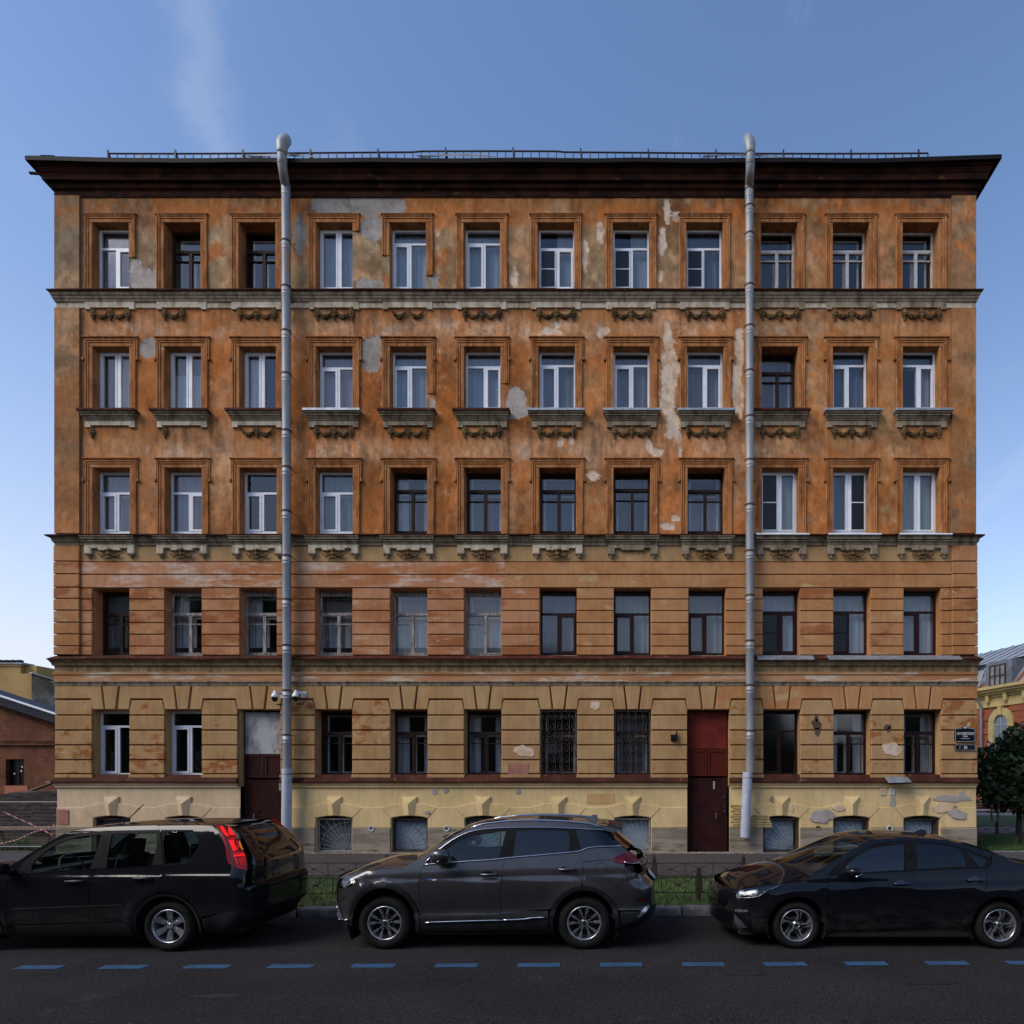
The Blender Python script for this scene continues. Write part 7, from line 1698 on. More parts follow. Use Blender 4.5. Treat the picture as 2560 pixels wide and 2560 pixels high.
    c.strip('sill_chrome', 'A 1115,1270 1500,1255 1932,1242 B 158,1245', .012, m_chrome, .012); c.strip('sill_chrome', 'B 170,1240 420,1232 500,1215 655,1212', .014, m_chrome, .012)
    for pp in ('A 1010,1200 1030,1260 1035,1360 1015,1430 1040,1425 1060,1330 1050,1230', 'B 1430,1060 1460,1140 1470,1260 1455,1370 1480,1365 1495,1240 1480,1140 1455,1055'): c.panel('mudflap', c.S(pp), m_clad, off=-.06, depth=.03, gap=0)
    # greenhouse
    gh = c.S('A 1112,594 1180,520 1300,418 1450,312 1600,240 1750,205 1932,190 B 200,184 600,178 980,192 1340,206 1545,388 1160,408 1055,450 700,484 205,526 A 1500,568', 1, 25)
    g1 = c.S('A 1250,566 1300,490 1360,430 1450,358 1560,300 1700,262 1932,232 B 100,222 208,218 130,520 0,540 A 1500,568')
    g2 = c.S('B 325,212 600,206 915,212 945,290 928,458 290,512 305,360')
    g3 = c.S('B 1010,205 1335,214 1530,380 1160,402 1075,440 1055,380')
    c.panel('window_frame', gh, m_trimb, [g1, g2, g3], off=.0, depth=.02)
    c.panel('window', g1, g_car, off=-.008, depth=0, gap=0, parent=front_door); c.panel('window', g2, g_priv, off=-.006, depth=0, gap=0, parent=rear_door)
    c.panel('quarter_window', g3, g_priv, off=-.002, depth=0, gap=0)
    rp = poly_between(ze, c.to(pxs('A 1050,540'))[0][0], c.to(pxs('B 1420,185'))[0][0], 60)
    up = c.to(pxs('A 1112,594 1180,520 1300,418 1450,312 1600,240 1750,205 1932,190 B 200,184 600,178 980,192 1340,206 1420,200'))
    c.panel('roof_side', [(x, z) for x, z in rp] + R_(chaikin(up, 2, 40, False)) + c.to(pxs('A 1100,602')), pt, gap=.001)
    c.strip('chrome_line', 'A 1112,596 1180,518 1300,414 1450,308 1600,236 1750,201 1932,187 B 200,180 600,175 980,188 1340,204', .0085, m_chrome, .004)
    c.strip('chrome_line', 'A 1105,606 1500,575 1932,546 B 205,530 700,488 1050,455 1090,438 1160,408 1350,396 1545,388', .0105, m_chrome, .006)
    # tops
    xn = c.to(pxs('A 130,770'))[0][0]
    he = sorted(c.to(pxs('A 105,772 190,735 350,692 600,657 880,640 985,628 1050,622'))); hx_, hz_ = np.array([p[0] for p in he]), np.array([p[1] for p in he])
    c.top('bonnet', lambda x: np.interp(x, hx_, hz_), xn - .06, xcow[0] + .05, 26, lambda u: .02 + .05 * min(1, u * 2), pt, -.02, -.10, pw=2.6)
    c.top('windscreen', ze, xcow[0] + .05, xwt[0], 22, .012, g_car, -.16, -.10, pw=2.0)
    c.top('roof', ze, xwt[0], xrt[0], 24, lambda u: .012 + .012 * math.sin(u * math.pi), pt, -.10, .06, pw=2.4)
    c.top('rear_window', ze, xrt[0] + .02, xrear[0], 16, .01, g_priv, .06, .10)
    # spoiler, shark fin, rails, wipers
    m = MB(); zt = float(ze(xrt[0])) + .022; xe = xrt[0]
    m.add([(xe - .02, -.60, zt - .005), (xe - .02, .60, zt - .005), (xe + .30, .58, zt - .045), (xe + .30, -.58, zt - .045), (xe + .02, -.62, zt - .07), (xe + .02, .62, zt - .07), (xe + .29, .58, zt - .075), (xe + .29, -.58, zt - .075), (xe + .16, -.63, zt - .105), (xe + .16, .63, zt - .105)], [(0, 1, 2, 3), (3, 2, 6, 7), (0, 3, 7, 4), (1, 5, 6, 2), (4, 7, 8), (5, 9, 6), (4, 8, 9, 5), (8, 7, 6, 9)]); m.build('spoiler', pt, c.root)
    fx0 = c.to(pxs('B 1170,95'))[0][0]; m = MB(); zb = float(ze(fx0)) + .02; m.add([(fx0 - .12, 0, zb), (fx0 + .10, -.03, zb - .01), (fx0 + .10, .03, zb - .01), (fx0 + .09, 0, zb + .07), (fx0 + .03, 0, zb + .075)], [(0, 1, 4), (0, 4, 2), (1, 3, 4), (4, 3, 2), (1, 2, 3)]); m.build('antenna_fin', pt, c.root)
    rails = 'A 1640,170 1750,143 1932,125 B 200,108 500,97 800,106 1000,120 1200,142 1300,156'
    p = chaikin(c.to(pxs(rails)), 2, 60, False); V, N = c.side_pt(np.array(p), -.03); 
    for sgn in (1, -1): m = MB(); m.tube([(v[0], sgn * v[1], v[2] + .018 * min(1, k / 3, (len(V) - 1 - k) / 3)) for k, v in enumerate(V)], .016, 8); m.build('roof_rail', m_chrome, c.root, True)
    m = MB(); m.tube([(xrear[0] - .1, -.05, 1.20), (xrear[0] + .02, .0, 1.22), (xrear[0] - .10, .35, 1.30)], .012, 6); m.build('rear_wiper', m_trimb, c.root)
    # mirror, handles, badge, filler flap
    mx = c.to(pxs('A 1300,500'))[0]; mo = mirror_(c, mx[0] + .02, -.89, mx[1] + .012, pt, 1.1, 1.75, 1.05)
    m = MB(); m.tube([(mx[0] - .05, -1.03, mx[1] - .05), (mx[0] + .03, -1.085, mx[1] - .045), (mx[0] + .10, -1.09, mx[1] + .0)], .006, 6); m.build('mirror_strip', m_chrome, mo)
    for st, par in (('A 1850,715', front_door), ('B 905,655', rear_door)): q = c.to(pxs(st))[0]; handle(c, q[0], q[1], .225, m_alloy if 0 else M('handle_grey', (.12, .12, .13), None, rough=.25, metal=.7), par)
    q = c.S('A 1145,768 1190,768 1195,785 1150,785'); c.panel('badge_blue', q, M('badge_blue', (.03, .12, .30), None, rough=.3), off=.005, depth=.004, gap=0, parent=front_door)
    q = c.S('A 1192,768 1245,766 1252,786 1205,788'); c.panel('badge', q, m_chrome, off=.005, depth=.004, gap=0, parent=front_door)
    q = c.to(pxs('B 1298,658'))[0]; c.strip('filler_flap', None, .003, m_void, 0, pts=circ(q[0], q[1], .083, 0, 359, 40))
    c.strip('shoulder_crease', 'B 1095,572 1250,556 1420,545', .0045, m_void, 0); 
    ol = poly_between(ze, float(c.xmin(np.float64(.93))) + .02, float(c.xmax(np.float64(1.15))) - .02, 60)
    wo_f, wo_r = circ(xf_, wz, ri + .01, 0, 351, 40, fi + .01), circ(xr_, wz, .42, 0, 351, 40, qi + .01)
    belly = [(ol[-1][0], .32), (ol[0][0], .32)]
    c.shell([(x, z - .012) for x, z in ol] + [(ol[-1][0] , .8), (ol[-1][0] , .58)] + [(ol[0][0], .58)], [g1, g2, g3] + [wo_f, wo_r], m_void)
    wheel(c, xf_, wz, .885, .357, .22, .232, 'fork'); wheel(c, xr_, wz, .885, .357, .22, .232, 'fork')
    arch_liner(c, xf_, wz, fi + .012, .87, .55); arch_liner(c, xr_, wz, qi + .012, .87, .55)
    m = MB(); m.box(-1.95, 2.1, -.78, .78, .24, .34); m.box(xf_ + .42, xr_ - .42, -.82, .82, .22, .42); m.box(-1.9, -1.0, -.52, .52, .3, .85); m.build('underbody', m_void, c.root)
    m = MB(); m.box(-1.1, 1.9, -.80, .80, .40, .46); m.cbox(-1.15, -.72, .62, 1.0, -.76, .76, .06); m.build('dashboard', m_int, c.root)
    for y in (-.36, .36): seat(c, -.10, y, .66); seat(c, .85, y, .70)
    steering(c, -.52, -.36, 1.02)
    m = MB(); m.cbox(-.78, -.70, 1.38, 1.45, -.10, .10, .02); m.build('rear_view_mirror', m_int, c.root)
    return c
SUV = grey_suv()
# ---------------- dark blue saloon on the right
def blue_saloon():
    ax = 8.33 + .885; x0 = 3.84
    side = [(.12, .76), (.20, .81), (.30, .855), (.42, .880), (.56, .895), (.68, .897), (.76, .893), (.83, .882), (.865, .866), (.90, .852), (.97, .832), (1.03, .810), (1.2, .738), (1.34, .668), (1.42, .62), (1.48, .56)]
    fr = [(.12, -2.10), (.17, -2.24), (.24, -2.34), (.33, -2.385), (.45, -2.385), (.55, -2.375), (.65, -2.365), (.73, -2.345), (.79, -2.28), (.86, -2.12), (.95, -2.0), (1.5, -1.95)]
    rr = [(.12, 2.2), (.25, 2.34), (.5, 2.40), (.8, 2.41), (.92, 2.39), (1.02, 2.37), (1.10, 2.34), (1.5, 2.25)]
    c = Car('blue_saloon', 'dark navy blue saloon car with twisted spoke wheels, on the right', x0, ax, side, fr, rr, .62, .45, 2.25, 2.6, .022, 0)
    pt = paint('navy_car_paint', (.0040, .0047, .0080), .3)
    wf, wr = c.to([(1992, 2320.6), (2499, 2315.3)]); wz = .318; xf_, xr_ = wf[0], wr[0]; ro = .392; c.bumps = [(xf_, wz, .46, .012), (xr_, wz, .46, .014)]
    def R_(l): return list(reversed(l))
    zp = sorted(c.to(pxs('C 120,800 330,772 500,738 700,714 920,702 1170,668 1230,628 1290,573 1420,500 1560,418 1700,328 1850,243 D 100,205 200,184 400,168 600,164 800,169 1000,188 1200,228 1400,288 1600,352 1800,432 1900,472'))) + [(2.0, 1.07), (2.3, 1.05), (2.45, 1.03)]
    zx, zz = np.array([p[0] for p in zp]), np.array([p[1] for p in zp])
    def ze(x): return np.interp(x, zx, zz)
    Z = lambda st: c.to(pxs(st))[0]
    D1 = c.to(pxs('C 1457,602 1460,700 1466,900 1478,1100 1500,1258')); D2 = c.to(pxs('D 605,548 630,620 637,700 635,1000 636,1234'))
    D3 = c.to(pxs('D 1412,517 1480,565 1502,620 1495,720 1450,820 1380,930 1280,1060 1180,1155 1060,1205'))
    belt1 = c.to(pxs('C 1457,604 1700,590 D 0,576 300,560 605,548')); belt2 = c.to(pxs('D 605,548 1000,528 1412,517'))
    low1 = c.to(pxs('C 1500,1258 D 0,1250 636,1234')); low2 = c.to(pxs('D 636,1234 900,1216 1060,1205'))
    fd = c.panel('front_door', chaikin(D1 + low1[1:] + R_(D2)[1:] + R_(belt1)[1:-1], 1), pt)
    rd = c.panel('rear_door', chaikin(D2 + low2[1:] + R_(D3)[1:] + R_(belt2)[1:-1], 1), pt)
    arcf = circ(xf_, wz, ro, 195, -20, 50); arcr = circ(xr_, wz, ro, 200, -20, 50)
    hx0 = Z('C 925,702')[0]; hood = [(x, float(ze(x)) - .004) for x in np.linspace(hx0, Z('C 1300,570')[0], 14)]
    bs_ = c.to(pxs('C 925,706 880,745 820,770 740,785 690,832 850,930'))
    P3 = hood + c.to(pxs('C 1380,556 1440,592')) + D1 + [(D1[-1][0], .18), (xf_ + ro + .01, .18)] + R_([p for p in arcf if p[0] > bs_[-1][0] and p[1] > .22]) + R_(bs_)[:-1]
    c.panel('front_wing', P3, pt)
    hl = c.S('C 312,792 400,772 560,757 800,738 925,704 880,745 820,770 740,787 690,832 620,864 480,874 380,867 340,835')
    edge = [(float(c.xmin(np.float64(z))), z) for z in np.linspace(.20, .77, 14)]
    top_e = [(x, float(ze(x)) - .004) for x in np.linspace(edge[-1][0] + .01, hx0, 14)]
    P4 = edge + top_e + bs_[1:] + [p for p in R_(arcf) if p[0] <= bs_[-1][0] and p[1] > .20]
    c.panel('front_bumper', [p for p in P4], pt)
    c.panel('headlight', hl, m_gloss, off=.006, depth=.02, gap=0)
    for st in ('C 390,800 440,782 475,790 465,850 410,852', 'C 510,800 560,780 635,778 630,848 530,855'): c.panel('headlight_lens', c.S(st), m_lampin, off=.010, depth=.008, gap=0)
    c.strip('headlight_drl', 'C 330,815 380,862 480,870 620,860 690,828 740,782 820,765 890,725', .006, m_lampin, .010)
    c.panel('fog_strip', c.S('C 320,1006 400,1002 515,1008 525,1034 400,1036 330,1027'), m_lampin, off=.006, depth=.01, gap=0)
    c.panel('bumper_vent', c.S('C 318,1000 400,985 520,985 545,1010 548,1100 562,1238 505,1220 440,1135 380,1075 330,1050'), m_gloss, off=.003, depth=.008, gap=0)
    c.panel('bumper_blade', c.S('C 282,1032 330,1050 385,1085 440,1135 500,1215 400,1225 355,1160 310,1090'), M('blade_grey', (.10, .10, .13), None, rough=.3, metal=.5), off=.010, depth=.012, gap=0)
    def face(name, z0, z1, k, mat, front, off=0, depth=.01, tap=0, m_=7):
        zs = np.linspace(z0, z1, m_); wl = [float(c.ywid(np.float64(z), front)) * (k + tap * (i / (m_ - 1))) for i, z in enumerate(zs)]
        return c.panel(name, [(-w, z) for w, z in zip(wl, zs)] + [(w, z) for w, z in zip(wl[::-1], zs[::-1])], mat, where='front' if front else 'rear', off=off, depth=depth, mirror=False, step=.06)
    face('bumper_face', .20, .775, 1, pt, True)
    c.panel('grille', [(-.60, .515), (.60, .515), (.62, .60), (.52, .68), (.25, .715), (-.25, .715), (-.52, .68), (-.62, .60)], m_gloss, where='front', off=.008, gap=0, mirror=False, step=.05)
    c.panel('grille_chrome', [(-.61, .508), (.61, .508), (.61, .522), (-.61, .522)], m_chrome, where='front', off=.014, gap=0, mirror=False, depth=.006)
    c.panel('lower_intake', [(-.66, .24), (.66, .24), (.70, .44), (.55, .48), (-.55, .48), (-.70, .44)], m_gloss, where='front', off=.006, gap=0, mirror=False)
    V, N = c.end_pt(np.array([[0., .752]]), True, .012); q = V[0]
    m = MB(); el = [(q[0] - .0, q[1] + .055 * math.cos(a), q[2] + .026 * math.sin(a)) for a in np.linspace(0, 2 * math.pi, 25)]; m.tube(el, .005, 6); bd = m.build('badge', m_chrome, c.root)
    tm = text_mesh('KIA', .05, m_chrome, 1.0); tm.transform(Matrix.Rotation(R(-90), 4, 'Z')); mobj('lettering', tm, bd, (q[0] - .004, q[1], q[2]))
    xs0, xs1 = D1[-1][0], D3[-1][0]
    c.panel('sill', [(xs0, .17)] + [(p[0], p[1] - .002) for p in low1 + low2[1:]] + [(xs1, .17)], pt, off=-.004)
    arc_q = [p for p in arcr if p[1] > .19]
    edge_r = [(float(c.xmax(np.float64(z))), z) for z in np.linspace(.20, 1.0, 14)]
    qtop = [(x, float(ze(x)) - .004) for x in np.linspace(edge_r[-1][0] - .01, Z('D 1560,345')[0], 20)]
    P5 = D3 + [(xs1, .17), (xr_ - ro - .01, .17)] + arc_q + [(xr_ + ro + .01, .2)] + edge_r + qtop + c.to(pxs('D 1548,430 1548,455 1522,512'))
    c.panel('rear_quarter', P5, pt)
    face('rear_face', .20, 1.0, 1, pt, False); c.panel('tail_lamp', [(-.66, .80), (.66, .80), (.70, .93), (-.70, .93)], m_lampd, where='rear', off=.008, gap=0, mirror=False)
    gh = c.S('C 1457,604 1560,500 1700,400 1838,325 D 100,262 200,228 400,207 600,200 800,208 1000,232 1200,278 1400,345 1535,412 1548,450 1522,514 1412,517 1000,528 605,548 0,576 C 1700,590', 2, 45)
    g1 = c.S('C 1660,566 1680,475 1770,408 1838,362 D 100,300 250,260 400,240 520,232 523,540 300,552 0,570 C 1700,584')
    g2 = c.S('D 645,225 800,228 1000,245 1170,285 1235,370 1258,500 900,516 690,530 662,330'); g3 = c.S('D 1247,312 1330,345 1488,415 1500,440 1450,503 1415,505 1340,430')
    c.panel('window_frame', gh, m_trimb, [g1, g2, g3], depth=.02)
    c.panel('window', g1, glass('saloon_glass', (.34, .44, .48), .02, 0, 0), off=-.008, depth=0, gap=0, parent=fd); c.panel('window', g2, g_priv, off=-.006, depth=0, gap=0, parent=rd); c.panel('quarter_window', g3, g_priv, off=-.006, depth=0, gap=0)
    rp = poly_between(ze, Z('C 1300,570')[0], Z('D 1560,345')[0], 70)
    up = c.to(pxs('C 1440,592 1457,602 1560,500 1700,400 1838,325 D 100,262 200,228 400,207 600,200 800,208 1000,232 1200,278 1400,345 1535,410'))
    c.panel('roof_side', rp + R_(chaikin(up, 2, 60, False)) + c.to(pxs('C 1380,556')), pt, gap=.001)
    c.strip('window_chrome', 'C 1480,612 1700,594 D 0,580 605,552 1000,532 1412,520 1510,516', .004, m_trimb, .004)
    xcow, xwt, xrt, xrb = Z('C 1262,590')[0], Z('C 1835,252')[0], Z('D 980,186')[0], Z('D 1850,452')[0]
    xn = float(c.xmin(np.float64(.775)))
    he = sorted(c.to(pxs('C 120,800 330,772 500,738 700,714 920,702 1170,668 1300,650'))); hx_, hz_ = np.array([p[0] for p in he]), np.array([p[1] for p in he])
    c.top('bonnet', lambda x: np.interp(x, hx_, hz_), xn - .12, xcow, 30, lambda u: .012 + .115 * math.sin(u * math.pi / 2), pt, -.02, -.24, pw=2.3)
    c.top('windscreen', ze, xcow + .01, xwt, 26, lambda u: .05 - .025 * u, g_car, -.26, -.16, pw=2.1)
    c.top('roof', ze, xwt, xrt, 26, lambda u: .025 + .018 * math.sin(u * math.pi), pt, -.16, .10, pw=2.3)
    c.top('rear_window', ze, xrt, xrb, 20, .03, g_priv, .10, .10)
    c.top('boot_lid', ze, xrb, float(c.xmax(np.float64(1.03))) + .05, 10, .02, pt, .10, .02)
    xf0 = Z('D 930,112')[0]; zb = float(ze(xf0)) + .03; m = MB(); m.add([(xf0 - .12, 0, zb), (xf0 + .10, -.03, zb - .015), (xf0 + .10, .03, zb - .015), (xf0 + .10, 0, zb + .045), (xf0 + .03, 0, zb + .06)], [(0, 1, 4), (0, 4, 2), (1, 3, 4), (4, 3, 2), (1, 2, 3)]); m.build('antenna_fin', pt, c.root)
    m = MB(); xw = xcow - .12; m.tube([(xw - .08, .30, 1.03), (xw - .05, -.05, 1.035), (xw + .02, -.52, .975)], .012, 6); m.tube([(xw - .12, .62, 1.0), (xw - .10, .30, 1.03), (xw - .08, .05, 1.04)], .012, 6); m.build('wiper', m_trimb, c.root)
    m = MB(); m.add([(xcow - .26, -.05, 1.005), (xcow - .22, .5, .985), (xcow - .02, -.70, .89), (xcow + .08, -.70, .93), (xcow - .14, .0, 1.045), (xcow - .10, .5, 1.02)], [(0, 2, 3, 4), (1, 0, 4, 5)]); m.build('cowl', m_trimb, c.root)
    q = Z('C 1715,545'); mo = mirror_(c, q[0] - .02, -.88, q[1] - .005, pt, .95, 1.6, .85)
    m = MB(); m.tube([(q[0] - .06, -1.00, q[1] - .045), (q[0] + .0, -1.06, q[1] - .04), (q[0] + .07, -1.055, q[1] - .01)], .006, 6); m.build('mirror_strip', m_chrome, mo)
    mh = M('navy_handle', (.025, .035, .07), None, rough=.2, metal=.4)
    for st, par in (('D 490,700', fd), ('D 1360,658', rd)): q = Z(st); handle(c, q[0], q[1], .23, mh, par)
    fl = c.S('D 1595,556 1740,550 1780,590 1808,690 1790,704 1650,704 1625,680 1595,580', 2, 70); c.strip('filler_flap', None, .0028, m_void, 0, pts=fl + [fl[0]])
    ol = poly_between(ze, float(c.xmin(np.float64(.75))) + .03, float(c.xmax(np.float64(1.0))) - .03, 60)
    w1, w2 = circ(xf_, wz, ro + .01, 0, 351, 40), circ(xr_, wz, ro + .01, 0, 351, 40)
    c.shell([(x, z - .012) for x, z in ol] + [(ol[-1][0], .52), (ol[0][0], .52)], [g1, g2, g3, w1, w2], m_void)
    wheel(c, xf_, wz, .872, .318, .21, .222, 'twist'); wheel(c, xr_, wz, .872, .318, .21, .222, 'twist')
    arch_liner(c, xf_, wz, ro + .012, .85, .55); arch_liner(c, xr_, wz, ro + .012, .85, .55)
    m = MB(); m.box(-2.1, 2.1, -.76, .76, .17, .28); m.box(xf_ + .40, xr_ - .40, -.82, .82, .16, .36); m.box(-2.0, -1.0, -.5, .5, .25, .72); m.build('underbody', m_void, c.root)
    m = MB(); m.box(-1.0, 2.0, -.78, .78, .34, .40); m.cbox(-1.15, -.55, .55, .93, -.74, .74, .06); m.build('dashboard', m_int, c.root)
    for y in (-.35, .35): seat(c, .05, y, .52, h=.58); seat(c, .95, y, .56, h=.5)
    steering(c, -.38, -.35, .86)
    return c
blue_saloon()
# ---------------- black SUV on the left, seen from behind its near corner, nose outside the frame
def black_suv():
    ax = 8.21 + .865; x0 = -7.175
    side = [(.15, .76), (.24, .82), (.34, .855), (.45, .872), (.58, .876), (.75, .884), (.90, .884), (.985, .874), (1.01, .862), (1.06, .846), (1.12, .828), (1.3, .768), (1.5, .698), (1.60, .655), (1.66, .62), (1.72, .56)]
    fr = [(.15, -2.0), (.3, -2.2), (.5, -2.26), (.8, -2.24), (.95, -2.12), (1.05, -1.95), (1.7, -1.9)]
    rr = [(.15, 2.14), (.28, 2.24), (.40, 2.36), (.52, 2.42), (.70, 2.43), (.84, 2.43), (.90, 2.385), (.98, 2.375), (1.10, 2.37), (1.2, 2.355), (1.32, 2.30), (1.45, 2.205), (1.55, 2.105), (1.63, 1.99), (1.70, 1.86)]
    c = Car('black_suv', 'black SUV with tall red tail lamps and six-spoke wheels, cut by the left edge', x0, ax, side, fr, rr, .5, .30, 2.4, 3.4, .012, 0)
    pt = paint('black_car_paint', (.0065, .0065, .009), .15)
    def R_(l): return list(reversed(l))
    Z = lambda st: c.to(pxs(st))[0]
    wr = c.to([(422.4, 2321)])[0]; wz = .338; xr_ = wr[0]; xf_ = xr_ - 2.63; ro, ri = .455, .41; c.bumps = [(xr_, wz, .50, .03), (xf_, wz, .50, .03)]
    zp = sorted([(-2.2, .95), (-2.0, 1.0)] + c.to(pxs('E -160,735 0,695 90,668 200,604 400,474 600,359 750,272 870,232 1100,194 1400,176 1700,166 1932,160 F 200,158 400,156 600,156 760,160 850,166 930,172')))
    zx, zz = np.array([p[0] for p in zp]), np.array([p[1] for p in zp])
    def ze(x): return np.interp(x, zx, zz)
    D1 = c.to(pxs('E 170,764 150,792 95,842 75,950 70,1200 95,1400')); D2 = c.to(pxs('E 1140,692 1120,740 1090,785 1072,900 1070,1100 1085,1340')); D3 = c.to(pxs('F 140,640 125,740 105,840 92,905 84,960'))
    belt1 = c.to(pxs('E 170,764 700,716 1140,692')); belt2 = c.to(pxs('E 1140,692 1932,644 F 140,640'))
    low1 = c.to(pxs('E 95,1400 200,1364 600,1350 1085,1338')); low2 = c.to(pxs('E 1085,1338 1480,1325 1590,1352'))
    arc = circ(xr_, wz, ro, 200, -25, 60)
    fd = c.panel('front_door', chaikin(D1 + low1[1:] + R_(D2)[1:] + R_(belt1)[1:-1], 1), pt)
    a1 = [p for p in arc if p[0] < D3[-1][0] and p[1] > low2[-1][1]]
    rd = c.panel('rear_door', chaikin(D2 + low2[1:] + a1 + R_(D3) + R_(belt2)[1:-1], 1), pt)
    seam = c.to(pxs('F 760,160 800,232 860,332 900,442 905,542 930,622 980,662 1050,702 1140,714 1130,800 1105,926 750,942 600,952 440,1008'))
    a2 = [p for p in arc if D3[-1][0] < p[0] < seam[-1][0]]
    g3b = c.S('F 108,215 495,215 550,290 583,392 560,460 480,562 390,632 150,640 125,430')
    qt = [(x, float(ze(x)) - .004) for x in np.linspace(seam[0][0], Z('F 60,150')[0], 14)]
    g3 = c.S('F 122,236 488,228 543,302 572,392 548,460 470,556 382,618 158,626')
    c.panel('rear_quarter', D3 + a2 + R_(seam) + qt[1:] + c.to(pxs('F 95,215 120,440')), pt, [g3b])
    c.panel('quarter_frame', g3b, m_trimb, [g3], off=-.002); c.panel('quarter_window', g3, g_car, off=-.008, depth=0, gap=0)
    edge_r = [(float(c.xmax(np.float64(z))), z) for z in np.linspace(.50, .87, 10)]
    rb = seam[-4:][::-1]
    lowb = c.to(pxs('F 600,1292 800,1232 1000,1182 1110,1150'))
    a3 = [p for p in arc if p[0] > seam[-1][0] and p[1] > lowb[0][1]]
    c.panel('rear_bumper', rb + edge_r[::-1] + R_(lowb)[:-1] + R_(a3), pt)
    edge_l = [(float(c.xmax(np.float64(z))), z) for z in np.linspace(.26, .49, 6)]
    c.panel('bumper_skirt', lowb + edge_l[::-1] + [(lowb[0][0] + .02, .26)], m_clad, off=.004)
    c.panel('arch_trim', circ(xr_, wz, ro, 198, -22, 50) + R_(circ(xr_, wz, ri, 198, -22, 50)), m_clad, off=.012, depth=.03)
    c.panel('arch_trim', [p for p in circ(xf_, wz, ro, 198, -22, 50) + R_(circ(xf_, wz, ri, 198, -22, 50))], m_clad, off=.012, depth=.03)
    sx0, sx1 = xf_ + ro + .01, xr_ - ro - .005
    sl = [p for p in low1 + low2[1:] if sx0 < p[0] < sx1]; c.panel('sill', [(sx0, .20), (sx0, sl[0][1])] + sl + [(sx1, sl[-1][1] - .01), (sx1, .20)], m_clad, off=.012)
    c.panel('mudflap', c.S('F 505,1165 545,1175 600,1290 660,1480 555,1475 530,1300'), m_clad, off=-.04, depth=.03, gap=0)
    c.strip('side_moulding', 'E 150,1172 700,1150 1500,1122', .004, m_clad, .002)
    # tail lamp with its chambers
    tl = c.S('F 762,160 850,160 935,168 1000,270 1060,370 1110,470 1150,590 1146,712 1050,700 980,660 930,620 905,540 900,440 860,330 800,230', 2)
    lamp = c.panel('tail_lamp', tl, m_lampd, off=.010, depth=.03, gap=0)
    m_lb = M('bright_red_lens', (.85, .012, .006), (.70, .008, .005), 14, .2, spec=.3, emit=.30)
    for st in ('F 818,176 860,178 935,290 918,302 880,285', 'F 925,182 948,200 1005,288 940,286 915,230', 'F 925,340 990,338 1000,400 1040,455 985,478 960,420', 'F 985,520 1105,500 1125,540 1035,535 1000,550'): c.panel('lamp_lens', c.S(st), m_lb, off=.016, depth=.008, gap=0, parent=lamp)
    for st in ('F 935,312 1010,305 1020,330 925,332', 'F 1010,355 1040,352 1065,430 1035,440', 'F 990,490 1095,472 1100,494 985,514', 'F 1045,550 1128,548 1142,655 1065,650', 'F 1000,560 1035,560 1050,650 1100,668 1140,668 1130,690 1040,670'): c.panel('lamp_lens', c.S(st), m_lampr, off=.015, depth=.008, gap=0, parent=lamp)
    c.panel('indicator_lens', c.S('F 1045,352 1062,365 1100,462 1080,462 1050,400'), m_amber, off=.016, depth=.008, gap=0, parent=lamp)
    c.panel('lamp_edge', c.S('F 762,160 800,162 880,300 925,440 935,560 985,640 930,620 905,540 900,440 860,330 800,230'), M('deep_red_lens', (.22, .006, .006), None, rough=.2, spec=.3), off=.014, depth=.006, gap=0, parent=lamp)
    # tailgate between the lamps
    def face(name, z0, z1, k, mat, off=0, depth=.01, m_=9):
        zs = np.linspace(z0, z1, m_); wl = [float(c.ywid(np.float64(z), False)) * k for z in zs]
        return c.panel(name, [(-w, z) for w, z in zip(wl, zs)] + [(w, z) for w, z in zip(wl[::-1], zs[::-1])], mat, where='rear', off=off, depth=depth, mirror=False, step=.06)
    face('bumper_face', .50, .872, 1, pt); face('bumper_skirt', .26, .495, 1, m_clad, .004); tg = face('tailgate', .878, 1.645, 1, pt)
    gl = chaikin([(-.60, 1.15), (.60, 1.15), (.66, 1.25), (.58, 1.50), (.52, 1.565), (-.52, 1.565), (-.58, 1.50), (-.66, 1.25)], 2, 80)
    c.panel('rear_window', gl, m_gloss, where='rear', off=.005, depth=.004, gap=0, mirror=False, parent=tg)
    c.panel('number_plate', [(-.26, .93), (.26, .93), (.26, 1.04), (-.26, 1.04)], m_gloss, where='rear', off=.006, gap=0, mirror=False, parent=tg)
    for z in (.80, .845): c.panel('bumper_step', [(-.68, z), (.68, z), (.68, z + .012), (-.68, z + .012)], m_trimb, where='rear', off=.012, gap=0, mirror=False)
    for y in (-.52, .52): c.panel('rear_reflector', [(y - .06, .40), (y + .06, .40), (y + .06, .47), (y - .06, .47)], m_lampd, where='rear', off=.012, gap=0, mirror=False)
    xt = float(c.xr(np.float64(1.645))); m = MB(); m.add([(xt - .30, -.50, 1.672), (xt - .30, .50, 1.672), (xt + .02, .44, 1.645), (xt + .02, -.44, 1.645), (xt + .01, -.44, 1.615), (xt + .01, .44, 1.615)], [(0, 1, 2, 3), (3, 2, 5, 4)]); m.build('spoiler', pt, c.root)
    m = MB(); m.cbox(-.16, .16, 1.622, 1.640, -.02, 0, .004); m.v = [(xt + .03 - p[1], p[0], p[2]) for p in m.v]; m.build('brake_lamp', m_flash_new, c.root)
    # glasshouse
    gh = c.S('E 170,762 285,600 400,508 560,415 720,325 900,272 1100,240 1300,225 1932,216 F 95,215 120,440 140,640 E 1932,642 1140,690 700,714', 1, 30)
    g1 = c.S('E 378,716 385,645 430,575 560,470 720,365 900,310 1060,285 1222,270 1200,370 1130,565 1082,688 800,703', 2, 60)
